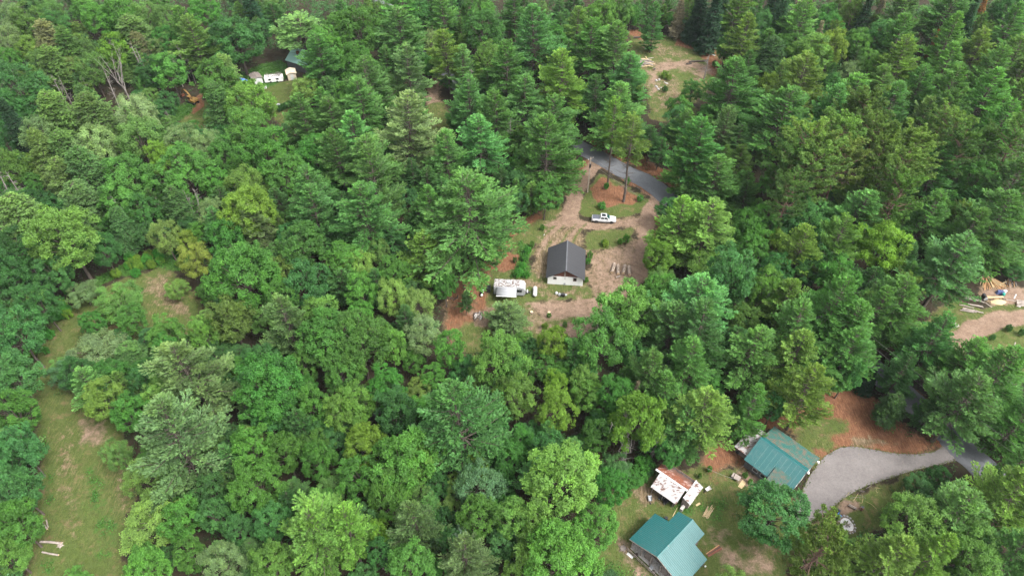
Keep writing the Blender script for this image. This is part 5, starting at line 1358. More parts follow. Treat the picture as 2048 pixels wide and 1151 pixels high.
PROTO = {}
def proto(code, wood, crown, H, R): PROTO.setdefault(code, []).append((wood, crown, H, R))
for k, (H, R, cb) in enumerate([(22, 6.0, .16), (24, 6.4, .22), (20, 5.2, .12), (23, 5.6, .30), (19, 5.6, .10)]):
    wd, cr, rng = conifer(100 + k, H, R, cb, 'pine'); proto('W', wood_mesh("trunk", wd, M['bark']), cr.mesh("crown", M['needle'], rng), H, R)
wd, cr, rng = conifer(150, 24, 4.6, .52, 'pine')
for k in range(46):                                            # dead lower limbs
    z_ = rng.uniform(2.5, 11.5); az = rng.uniform(0, 6.28); L_ = rng.uniform(.8, 2.8); h_ = np.array((math.cos(az), math.sin(az), rng.uniform(-.15, .35)))
    p_ = np.array((0, 0, z_)); q_ = p_ + h_ * L_ * .55; r_ = q_ + (h_ + rng.normal(0, .3, 3)) * L_ * .45
    wd.tube([tuple(p_), tuple(q_), tuple(r_)], [.05, .035, .012], 4, cap=False)
    for j in range(2): wd.tube([tuple(q_), tuple(q_ + nrm(h_ + rng.normal(0, .6, 3)) * L_ * .35)], [.02, .008], 3, cap=False)
proto('I', wood_mesh("trunk", wd, M['bark']), cr.mesh("crown", M['needle'], rng), 24, 4.6)
for k, (H, R, cb) in enumerate([(21, 4.2, .45), (22, 4.6, .5), (20, 4.0, .42)]):
    wd, cr, rng = conifer(200 + k, H, R, cb, 'red'); proto('R', wood_mesh("trunk", wd, M['bark_red']), cr.mesh("crown", M['needle'], rng), H, R)
for k, (H, R, cb) in enumerate([(19, 2.6, .08), (16, 2.2, .05)]):
    wd, cr, rng = conifer(300 + k, H, R, cb, 'spruce'); proto('S', wood_mesh("trunk", wd, M['bark']), cr.mesh("crown", M['needle'], rng), H, R)
for k, (H, R, cb) in enumerate([(18, 3.6, .2), (17, 3.2, .3)]):
    wd, cr, rng = conifer(400 + k, H, R, cb, 'fir'); proto('H', wood_mesh("trunk", wd, M['bark']), cr.mesh("crown", M['needle'], rng), H, R)
for k, (H, R) in enumerate([(15, 4.6), (16, 5.4), (14, 4.0), (17, 5.0), (15, 5.2)]):
    wd, cr, rng = broadleaf(500 + k, H, R, 'maple'); proto('M', wood_mesh("trunk", wd, M['bark']), cr.mesh("crown", M['leaf'], rng), H, R)
for k, (H, R) in enumerate([(13, 3.6), (14, 4.2), (12, 3.8)]):
    wd, cr, rng = broadleaf(600 + k, H, R, 'loose'); proto('B', wood_mesh("trunk", wd, M['bark']), cr.mesh("crown", M['leaf'], rng), H, R)
for k, (H, R) in enumerate([(3.2, 1.9), (2.6, 2.1)]):
    wd, cr, rng = broadleaf(700 + k, H, R, 'shrub'); proto('U', wood_mesh("trunk", wd, M['bark']), cr.mesh("crown", M['leaf'], rng), H, R)
for k, H in enumerate((13, 15, 11)):
    wd, rng = snag(800 + k, H, 2.2); proto('D', wood_mesh("trunk", wd, M['bark_grey']), None, H, 2.2)
wd, rng = forked_snag(850, 16); proto('F', wood_mesh("trunk", wd, M['bark_grey']), None, 16, 3.2)

# leaf colours (albedo) by kind and tint letter
TINT = {
    'W': {'g': (.092, .192, .060), 'l': (.136, .222, .058), 'p': (.132, .204, .088), 'd': (.060, .134, .048), 'b': (.080, .182, .068), 'o': (.108, .188, .056)},
    'R': {'g': (.096, .162, .048), 'd': (.072, .132, .042), 'o': (.110, .168, .050)},
    'S': {'g': (.040, .090, .044), 'd': (.028, .062, .034), 'b': (.075, .150, .090), 'k': (.19, .16, .13), 'r': (.24, .10, .045)},
    'H': {'g': (.080, .150, .050), 'o': (.100, .165, .054), 'd': (.054, .108, .040), 'r': (.145, .140, .072)},
    'M': {'g': (.062, .148, .032), 's': (.048, .135, .030), 'y': (.108, .186, .030), 'd': (.034, .098, .030), 'b': (.046, .122, .042), 'p': (.098, .160, .062), 'o': (.098, .148, .036), 'l': (.092, .182, .042)},
    'B': {'g': (.080, .155, .044), 'l': (.120, .195, .050), 'p': (.125, .180, .078), 'y': (.140, .205, .038), 'b': (.060, .125, .058), 'd': (.040, .095, .034), 'v': (.30, .36, .33), 'o': (.115, .155, .044)},
    'U': {'g': (.065, .150, .030), 's': (.045, .160, .030), 'd': (.034, .090, .028), 'y': (.12, .19, .032), 'b': (.06, .13, .06)},
    'D': {'g': (1, 1, 1)}, 'F': {'g': (1, 1, 1)},
}
KIND = {'W': ("white_pine", "pine", "white pine"), 'R': ("red_pine", "pine", "red pine"), 'S': ("spruce_tree", "spruce", "spruce"),
        'H': ("conifer_tree", "conifer", "bushy conifer"), 'M': ("maple_tree", "maple", "rounded leafy tree"), 'B': ("broadleaf_tree", "broadleaf tree", "airy leafy tree"),
        'U': ("shrub", "shrub", "low shrub"), 'D': ("dead_tree", "dead tree", "bare dead tree"), 'F': ("dead_tree", "dead tree", "forked bare dead tree")}
TWORD = {'g': "mid-green", 'l': "light green", 'p': "pale grey-green", 'd': "dark green", 'b': "blue-green", 'o': "olive", 's': "deep green", 'y': "yellow-green", 'v': "silvery", 'k': "grey-brown", 'r': "reddish-brown"}
TINT['I'] = TINT['W']; KIND['I'] = KIND['W']
ZC = {'I': .7, 'W': .62, 'R': .70, 'S': .5, 'H': .58, 'M': .66, 'B': .64, 'U': .55, 'D': .5, 'F': .5}
TREES = []           # (code, x, y, H, R, tint, listed)
trng = np.random.default_rng(2024)
def tree_px(code, px, py, wpx, tint, H=None):
    """a tree whose crown the survey photograph shows centred at (px, py), wpx wide"""
    dist0 = 115 / (_s + (py - 575.5) / CAM_F * _c)
    R = wpx / 2 * (dist0 - 10) / CAM_F * {'W': 1.15, 'I': 1.1, 'R': 1.12, 'H': 1.25, 'S': 1.15}.get(code, .95)
    if H is None:
        if code in 'WI': H = 12.5 + 1.15 * R + trng.normal(0, 1.4)
        elif code == 'R': H = 13 + 1.8 * R + trng.normal(0, 1)
        elif code == 'S': H = 9 + 3.0 * R + trng.normal(0, 1)
        elif code == 'H': H = 9 + 1.5 * R + trng.normal(0, 1)
        elif code == 'M': H = 6.5 + 1.95 * R + trng.normal(0, .8)
        elif code == 'B': H = 5.5 + 1.8 * R + trng.normal(0, .8)
        elif code == 'U': H = 1.0 + 1.1 * R
        else: H = 13
    zc = H * ZC[code]
    a = P(px, py, zc)
    TREES.append((code, a.x, a.y, H, R, tint, True))
def tree_base(code, px, py, H, R, tint):
    a = P(px, py); TREES.append((code, a.x, a.y, H, R, tint, True))
TREE_LIST = """
B 21 31 50 p;M 56 38 55 l;B 104 28 50 g;M 118 52 50 d;M 167 21 50 g;M 195 38 55 g;M 250 24 60 g;B 295 35 60 g;B 337 42 55 g;W 375 59 60 o;W 390 80 75 o;M 410 20 60 g
M 473 76 105 d 19;S 505 15 45 d;I 606 60 112 g 17;M 650 95 70 g;M 682 60 70 g;B 14 80 60 p;B 57 94 50 l;H 100 80 48 r;H 136 94 52 o;B 170 100 48 g;M 226 100 60 y;H 271 76 70 o
H 282 98 42 r;B 325 97 42 p;M 334 80 52 s;M 337 139 65 g;M 306 146 55 d;B 184 139 62 g;B 146 139 52 o;H 108 139 58 o;B 83 125 48 g;M 38 181 98 b;M 24 218 70 b;H 118 236 75 o
H 195 236 78 o;B 275 229 82 p;M 431 163 78 g;H 452 145 50 o;H 445 215 62 d;M 500 208 92 l;B 612 181 58 l;H 660 185 42 d;M 690 195 60 g;W 612 236 82 g;W 667 243 88 g;S 42 261 50 d
B 87 268 78 p;B 195 288 82 p;B 278 275 92 g;M 14 270 50 d;H 87 306 58 o;H 132 306 58 o;M 320 313 58 y;B 362 289 72 p;M 494 261 84 l;M 528 302 92 g;B 414 295 72 p;M 452 305 60 g
H 174 348 78 d;H 129 361 58 o;M 264 348 88 g;M 375 341 102 g;M 428 365 62 g;M 24 330 68 l;M 626 306 78 s;W 681 313 84 g;M 570 348 82 g;B 487 375 82 l;W 626 386 102 g;M 722 59 92 g
M 750 21 62 l;W 802 66 88 g;M 715 129 72 g;W 736 167 92 g;W 816 146 82 p;B 864 83 38 p;W 895 108 66 l;W 930 129 54 p;M 968 56 78 s;M 958 15 60 g;W 888 28 62 g;M 982 122 62 l
W 1028 146 98 g;W 937 202 84 b;W 993 236 88 g;W 1073 70 94 d;W 1031 24 54 d;M 1107 76 58 s;W 1128 156 98 l;W 1184 90 84 g;W 1233 94 78 g;W 1156 49 48 l;M 1201 28 62 l;M 1236 20 56 g
W 1257 153 88 b;W 1240 222 98 g;W 1194 195 54 d;W 1309 45 42 b 17;W 816 250 108 p;W 725 208 92 g;W 895 306 78 g;W 962 288 98 b;W 1094 295 118 g;W 1048 195 84 g;W 1107 250 98 g;W 711 278 92 g
W 742 330 104 g;W 750 368 108 g;W 944 420 195 g 27;M 1090 392 62 s;M 1358 222 52 g;M 1354 250 62 b;W 1374 318 84 g;M 1341 420 58 d 9;S 1358 30 30 k;S 1381 59 34 b 9;S 1400 21 46 d;S 1424 42 46 d
S 1440 10 44 d;W 1473 21 62 l;W 1490 73 68 l;M 1452 94 38 s;M 1525 49 44 b;S 1543 21 40 d;S 1560 40 38 d;W 1602 45 74 g;M 1657 56 54 s;S 1727 49 36 d;S 1751 35 24 k;S 1710 25 34 d
W 1807 31 88 g;W 1890 28 84 g;M 2026 15 60 b;S 1939 35 40 d;S 1960 40 24 r;W 2019 52 74 g;S 1925 70 40 d;W 1536 94 62 g;H 1546 115 54 d;M 1574 94 44 g;M 1619 104 78 l;M 1713 87 54 l
W 1796 80 78 g;M 1661 94 62 y;M 1762 73 62 b;W 1894 83 74 o;S 1630 95 26 k;W 1466 167 104 g;M 1536 170 38 y;W 1602 163 98 l;M 1664 174 44 s;B 1699 146 48 p;M 1737 132 50 l;W 1803 125 84 l
W 1758 167 68 o;W 1887 139 78 g;W 1956 101 64 l;W 1981 146 84 g;W 2029 118 84 o;S 1745 100 20 k;S 1860 105 16 r;W 1703 195 72 g;W 1782 215 84 g;W 1835 181 78 g;W 1890 195 80 g;W 1967 198 94 g
W 2029 167 80 o;M 1386 180 48 s 8;W 1449 257 62 p;W 1557 236 114 g;W 1654 222 84 b;R 1696 243 80 o;R 1661 295 92 g;R 1605 313 102 o;R 1570 350 92 d;R 1626 352 102 g;R 1678 345 92 o;R 1723 243 84 d
R 1744 295 84 g;R 1748 334 80 o;R 1807 327 98 g;R 1793 368 92 o;W 1845 243 74 p;R 1887 240 76 d;R 1890 275 84 g;R 1904 315 84 d;W 1869 341 84 b;W 1963 313 98 g;W 2001 250 88 g;W 2029 208 80 o
R 2022 295 84 d;M 1949 365 72 g;W 2019 375 104 g;W 1716 389 78 l;W 1386 306 98 b;W 1428 355 98 g;W 1365 260 54 g;H 38 436 78 o;M 129 470 122 l;H 167 408 76 d;M 243 397 84 g;M 285 425 64 d
H 243 453 54 d;H 361 411 52 d;B 330 474 62 l;B 370 481 44 y;B 393 519 74 y;B 428 429 62 p;M 500 422 98 y;W 508 452 84 p 15;M 452 472 70 s;M 598 488 88 s;W 629 430 104 g;M 487 543 128 s
B 567 533 62 o;M 612 568 84 b;M 688 519 70 g;B 167 585 68 p 6;B 236 602 104 g 8;B 351 578 50 l 5;B 195 703 118 p 8;B 139 745 84 b 7;M 327 668 72 l;M 332 693 50 s;M 24 495 72 d;M 14 545 72 d
M 115 547 68 b;M 80 602 72 d;M 35 665 98 d;M 14 595 62 d;M 28 755 88 b;M 62 520 60 d;M 205 497 66 d;M 462 634 84 o;W 577 651 94 p;M 636 637 84 l;M 655 672 112 s;M 563 599 68 g
M 410 668 58 l;W 382 745 150 p;M 546 765 124 s;M 528 720 64 d;M 680 735 84 g;M 608 731 60 g;W 732 425 112 g;W 871 430 84 g;W 847 508 100 l 15;B 715 529 68 l;B 760 502 48 g;M 784 547 68 g
M 722 578 62 g;B 784 595 74 l;B 836 609 68 l;M 889 568 54 s;M 718 682 114 g;M 781 686 64 l;B 847 665 78 p;M 993 712 108 l;W 1016 632 88 p 9;M 1111 690 68 y;M 1253 626 114 l;M 1201 678 112 g
W 1340 655 114 b;M 1320 511 62 y;M 1316 584 72 g;W 1361 450 96 l;W 930 600 30 d 8;W 1306 748 98 g;M 1167 766 60 l;M 1114 769 48 y;M 1028 755 72 g;M 902 697 62 g;M 777 762 72 s;W 1411 455 122 l
M 1494 446 84 g;M 1532 488 52 y;W 1591 498 74 l;M 1560 456 60 b;W 1709 430 108 g;W 1671 485 82 o;M 1765 490 98 y;R 1574 408 84 d;R 1782 408 84 g;M 1612 442 84 d;W 1852 432 88 g;W 1991 438 124 g
W 1897 530 124 b;W 1932 465 90 g;M 1456 549 98 b;M 1529 580 74 l;M 1678 559 74 g;W 1393 605 122 b;W 1574 597 90 l;W 1661 618 112 g;W 1796 608 112 g;W 1692 660 122 g;W 1588 660 104 g;W 1407 660 112 b
M 1484 646 64 l;W 1501 705 112 g;W 1588 712 112 l;W 1689 708 100 g;W 1772 646 98 g;W 1859 690 92 b;W 1915 735 100 g;W 1995 750 124 g;W 1376 730 92 g;S 1734 758 46 d 6;M 2032 543 50 d 4;M 1610 550 60 d
M 1640 530 60 d;M 31 826 88 g;M 38 896 92 b;M 35 976 92 b;M 31 1045 98 g;M 18 1108 80 g;M 12 930 60 d;W 348 876 168 p;M 257 825 72 s;M 208 797 78 o;B 236 905 58 g;M 535 790 114 s
M 535 835 62 b;M 504 901 92 g;M 570 905 74 g;M 626 808 74 g;M 680 822 74 l;M 511 967 112 g;B 288 954 82 l;B 313 1040 140 l 9;M 361 1037 82 g;M 431 1031 64 d;M 542 1044 78 b;M 480 1054 58 b
W 633 1060 152 l;B 445 1124 94 p;M 382 1113 64 g;M 539 1124 88 l;M 295 1138 82 g;M 643 919 72 g;M 417 978 64 d;B 452 962 36 g;W 920 828 162 b 25;M 708 815 78 l;B 732 804 54 p;M 791 825 84 d
M 1031 794 84 o;M 1114 815 78 y;M 1177 790 68 l;M 1233 787 74 s;W 1327 782 88 g;S 1267 800 20 k;M 1278 835 112 y 17;W 1372 850 90 g;M 732 891 92 y;M 802 922 120 g;M 722 954 92 g;M 836 926 92 l
M 875 902 74 g;M 777 988 92 g;B 958 968 104 b;M 1128 960 150 l;M 1215 974 74 s;M 965 1027 84 g;M 1024 1037 78 l;M 1073 1047 88 l;M 1194 1058 92 g;W 833 1037 98 p;B 878 1072 46 b 7;B 920 1065 34 v 7
M 755 1068 44 y;M 756 1103 54 d;M 823 1127 98 l;W 930 1110 92 p;M 1125 1120 150 l;M 1045 1134 84 l;W 701 1065 90 l;M 1017 912 64 s;M 1104 905 78 d;M 1194 874 64 g;M 951 933 48 y;M 1264 955 60 s 3
U 1240 940 40 s;U 1290 930 40 s;M 1340 905 60 d 8;M 1300 880 50 d 8;W 1411 828 108 l;W 1504 815 74 g;M 1546 815 48 d;W 1609 788 98 l;H 1784 812 56 d 9;W 1944 790 126 g;W 2028 850 100 g;
M 1546 1025 144 d 11;R 1628 1100 118 o;W 1772 1115 132 l;M 1822 1040 112 l;W 1915 1032 152 g;W 2019 995 132 l;M 1939 1107 112 l;W 1850 1110 100 l;W 2030 1110 110 g;W 2034 935 76 g;M 1700 742 60 d
W 1640 735 90 g
W 812 18 84 g;M 840 36 54 d;M 1500 502 70 g;M 1552 528 62 d;M 1480 470 60 s;W 1882 802 56 d 11;W 640 122 80 g
"""
for row in TREE_LIST.replace("\n", ";").split(";"):
    q = row.split()
    if not q: continue
    tree_px(q[0], float(q[1]), float(q[2]), float(q[3]), q[4], float(q[5]) if len(q) > 5 else None)
# the two pines on the island between road and dirt loop, and dead trees, by their feet
tree_base('I', 1247, 403, 26, 5.0, 'l'); tree_base('I', 1215, 370, 26, 3.8, 'l')
for code, px, py, H in [('F', 264, 209, 17), ('D', 240, 217, 13), ('D', 188, 206, 9), ('D', 122, 224, 7), ('D', 150, 222, 12), ('D', 139, 222, 12), ('D', 300, 176, 15), ('D', 308, 178, 15), ('D', 392, 168, 12), ('D', 382, 168, 13),
                        ('D', 366, 174, 11), ('D', 418, 138, 10), ('D', 42, 425, 14), ('D', 20, 420, 13), ('D', 60, 418, 12), ('D', 8, 440, 12), ('D', 272, 470, 13), ('D', 337, 448, 9), ('D', 414, 460, 13), ('D', 402, 455, 12),
                        ('D', 1302, 915, 10), ('F', 1243, 926, 11), ('D', 1408, 158, 9), ('D', 75, 548, 8), ('D', 232, 440, 8), ('D', 352, 262, 7), ('D', 1562, 578, 8), ('D', 838, 270, 14), ('D', 1020, 320, 15), ('D', 960, 110, 12)]:
    tree_base(code, px, py, H, 2.2 if code == 'D' else 3.4, 'g')
for px, py, w_, tn in [(1204, 411, 18, 's'), (1252, 477, 16, 'g'), (1240, 482, 12, 'g'), (1212, 487, 14, 'y'), (1206, 484, 9, 'g'), (1180, 510, 14, 'g'), (1176, 522, 12, 's'), (1172, 560, 10, 'g'), (1056, 500, 18, 's'), (1050, 515, 16, 's'), (1038, 545, 22, 's'), (1052, 550, 14, 's'), (1044, 530, 16, 's'), (1030, 520, 10, 'd'), (1064, 488, 12, 'g'),
                       (2018, 656, 14, 'd'), (1985, 674, 12, 'd'), (2044, 664, 14, 'd'), (1098, 630, 10, 'g'), (1090, 652, 14, 'y'), (1130, 648, 12, 'g'), (1085, 455, 10, 'g'), (1390, 90, 14, 'd'), (1330, 150, 16, 'y'), (1338, 155, 12, 'y'), (1330, 178, 12, 'd'), (1300, 96, 14, 'd'), (1212, 372, 12, 's'), (1280, 396, 14, 's'), (1255, 362, 12, 's'), (1160, 320, 12, 's'), (1430, 128, 12, 'd'),
                       (1380, 990, 12, 'g'), (1490, 950, 12, 'g'), (1500, 962, 10, 'g'), (1560, 870, 9, 'g'), (1270, 960, 26, 'g'), (1255, 985, 22, 'g'), (1285, 955, 24, 's'), (1235, 960, 26, 's'), (1298, 945, 20, 'd'), (1420, 938, 12, 's'), (1400, 950, 10, 'g')]:
    tree_px('U', px, py, w_, tn)
for k in range(9): tree_px('U', 558 + k * 5, 217 - k * 2.2, 12, 'd')          # hedge below the far lawn
for k in range(34):                                                           # weeds beside the mown strip
    f_ = trng.random(); ln = [(50, 745), (110, 645), (160, 590), (250, 545), (330, 520), (400, 525)]
    i_ = min(4, int(f_ * 5)); g_ = f_ * 5 - i_
    tree_px('U', ln[i_][0] * (1 - g_) + ln[i_ + 1][0] * g_ + trng.normal(-4, 9), ln[i_][1] * (1 - g_) + ln[i_ + 1][1] * g_ + trng.normal(-6, 8), trng.uniform(14, 24), 's' if k % 3 else 'y')

# ------------------------------------------------------------------ the forest between the surveyed trees
CLEAR = [
    [(1150, 285), (1190, 280), (1340, 370), (1348, 400), (1305, 440), (1312, 480), (1285, 540), (1262, 580), (1222, 592), (1185, 655), (1140, 680), (1060, 665), (960, 690), (895, 700), (885, 650), (890, 605), (905, 570), (960, 540), (1000, 485), (1060, 440), (1110, 415), (1135, 340)],
    [(240, 560), (320, 530), (350, 545), (392, 600), (392, 665), (320, 655), (270, 610)], [(90, 650), (140, 620), (160, 650), (115, 710), (70, 750), (40, 735)],
    [(70, 795), (140, 795), (220, 830), (270, 940), (250, 1060), (245, 1160), (50, 1160), (75, 1000)],
    [(40, 725), (100, 625), (230, 530), (330, 505), (410, 515), (330, 545), (250, 565), (140, 630), (60, 745)],
    [(1230, 1000), (1295, 925), (1410, 935), (1462, 870), (1515, 842), (1600, 795), (1650, 765), (1695, 765), (1855, 900), (1915, 860), (1945, 915), (1880, 935), (1760, 985), (1800, 990), (1745, 1020), (1710, 1075), (1600, 1055), (1615, 965), (1480, 965), (1470, 1050), (1565, 1130), (1545, 1160), (1205, 1160), (1195, 1090)],
    [(1790, 775), (1840, 775), (1965, 900), (1930, 925)],
    [(1895, 700), (1925, 640), (1865, 625), (1955, 548), (2060, 540), (2060, 725), (1990, 722), (1945, 700)],
    [(1258, 62), (1340, 70), (1435, 88), (1452, 130), (1420, 172), (1385, 190), (1395, 232), (1305, 238), (1296, 180), (1258, 128)],
    [(478, 148), (562, 102), (650, 105), (595, 190), (602, 205), (565, 245), (545, 220), (535, 185), (480, 175)], [(355, 180), (405, 185), (412, 218), (365, 248)],
    [(852, 165), (892, 185), (898, 245), (882, 275), (856, 240)], [(115, 190), (160, 200), (170, 222), (110, 225)], [(190, 140), (250, 160), (268, 205), (215, 205)],
]
_cl = [(np.array(c), min(p[0] for p in c), max(p[0] for p in c), min(p[1] for p in c), max(p[1] for p in c)) for c in CLEAR]
def in_clear(px, py):
    for c, x0, x1, y0, y1 in _cl:
        if x0 <= px <= x1 and y0 <= py <= y1:
            ins = False; n = len(c)
            for i in range(n):
                ax, ay = c[i]; bx, by = c[(i + 1) % n]
                if (ay > py) != (by > py) and px < (bx - ax) * (py - ay) / (by - ay + 1e-12) + ax: ins = not ins
            if ins: return True
    return False
def hides_clear(x, y, H, R, zc):
    for z, f in ((0.0, 0), (zc * .5, .5), (zc, 1), (zc * 1.3, .8), (H, .1)):
        for s_ in (-1, 0, 1):
            px, py, _ = proj(x + s_ * R * f, y, min(z, H))
            if in_clear(px, py): return True
    return False
_road = [np.array(p) for p in catmull(ROAD, 6)]
def near_road(x, y, d):
    return min((x - p[0]) ** 2 + (y - p[1]) ** 2 for p in _road) < d * d
BOXES = [(12.5, 116.5, 6.5), (-.5, 109.5, 4.5), (26.5, 49, 7), (48, 65.4, 7.5), (29, 61, 5.5)]
kept = []
for t in TREES:
    code, x, y, H, R, tn, li = t
    if code not in 'UDF' and near_road(x, y, 3.6):           # keep trunks off the asphalt
        p = min(_road, key=lambda p: (x - p[0]) ** 2 + (y - p[1]) ** 2); d_ = np.array((x, y)) - p; d_ = d_ / (np.hypot(*d_) + 1e-6)
        x, y = p + d_ * 4.2
    for bx, by, br_ in BOXES:
        if code not in 'UD' and math.hypot(x - bx, y - by) < br_ - 1:
            d_ = np.array((x - bx, y - by)); d_ = d_ / (np.hypot(*d_) + 1e-6); x, y = bx + d_[0] * br_, by + d_[1] * br_
    kept.append((code, float(x), float(y), H, R, tn, li))
TREES = kept
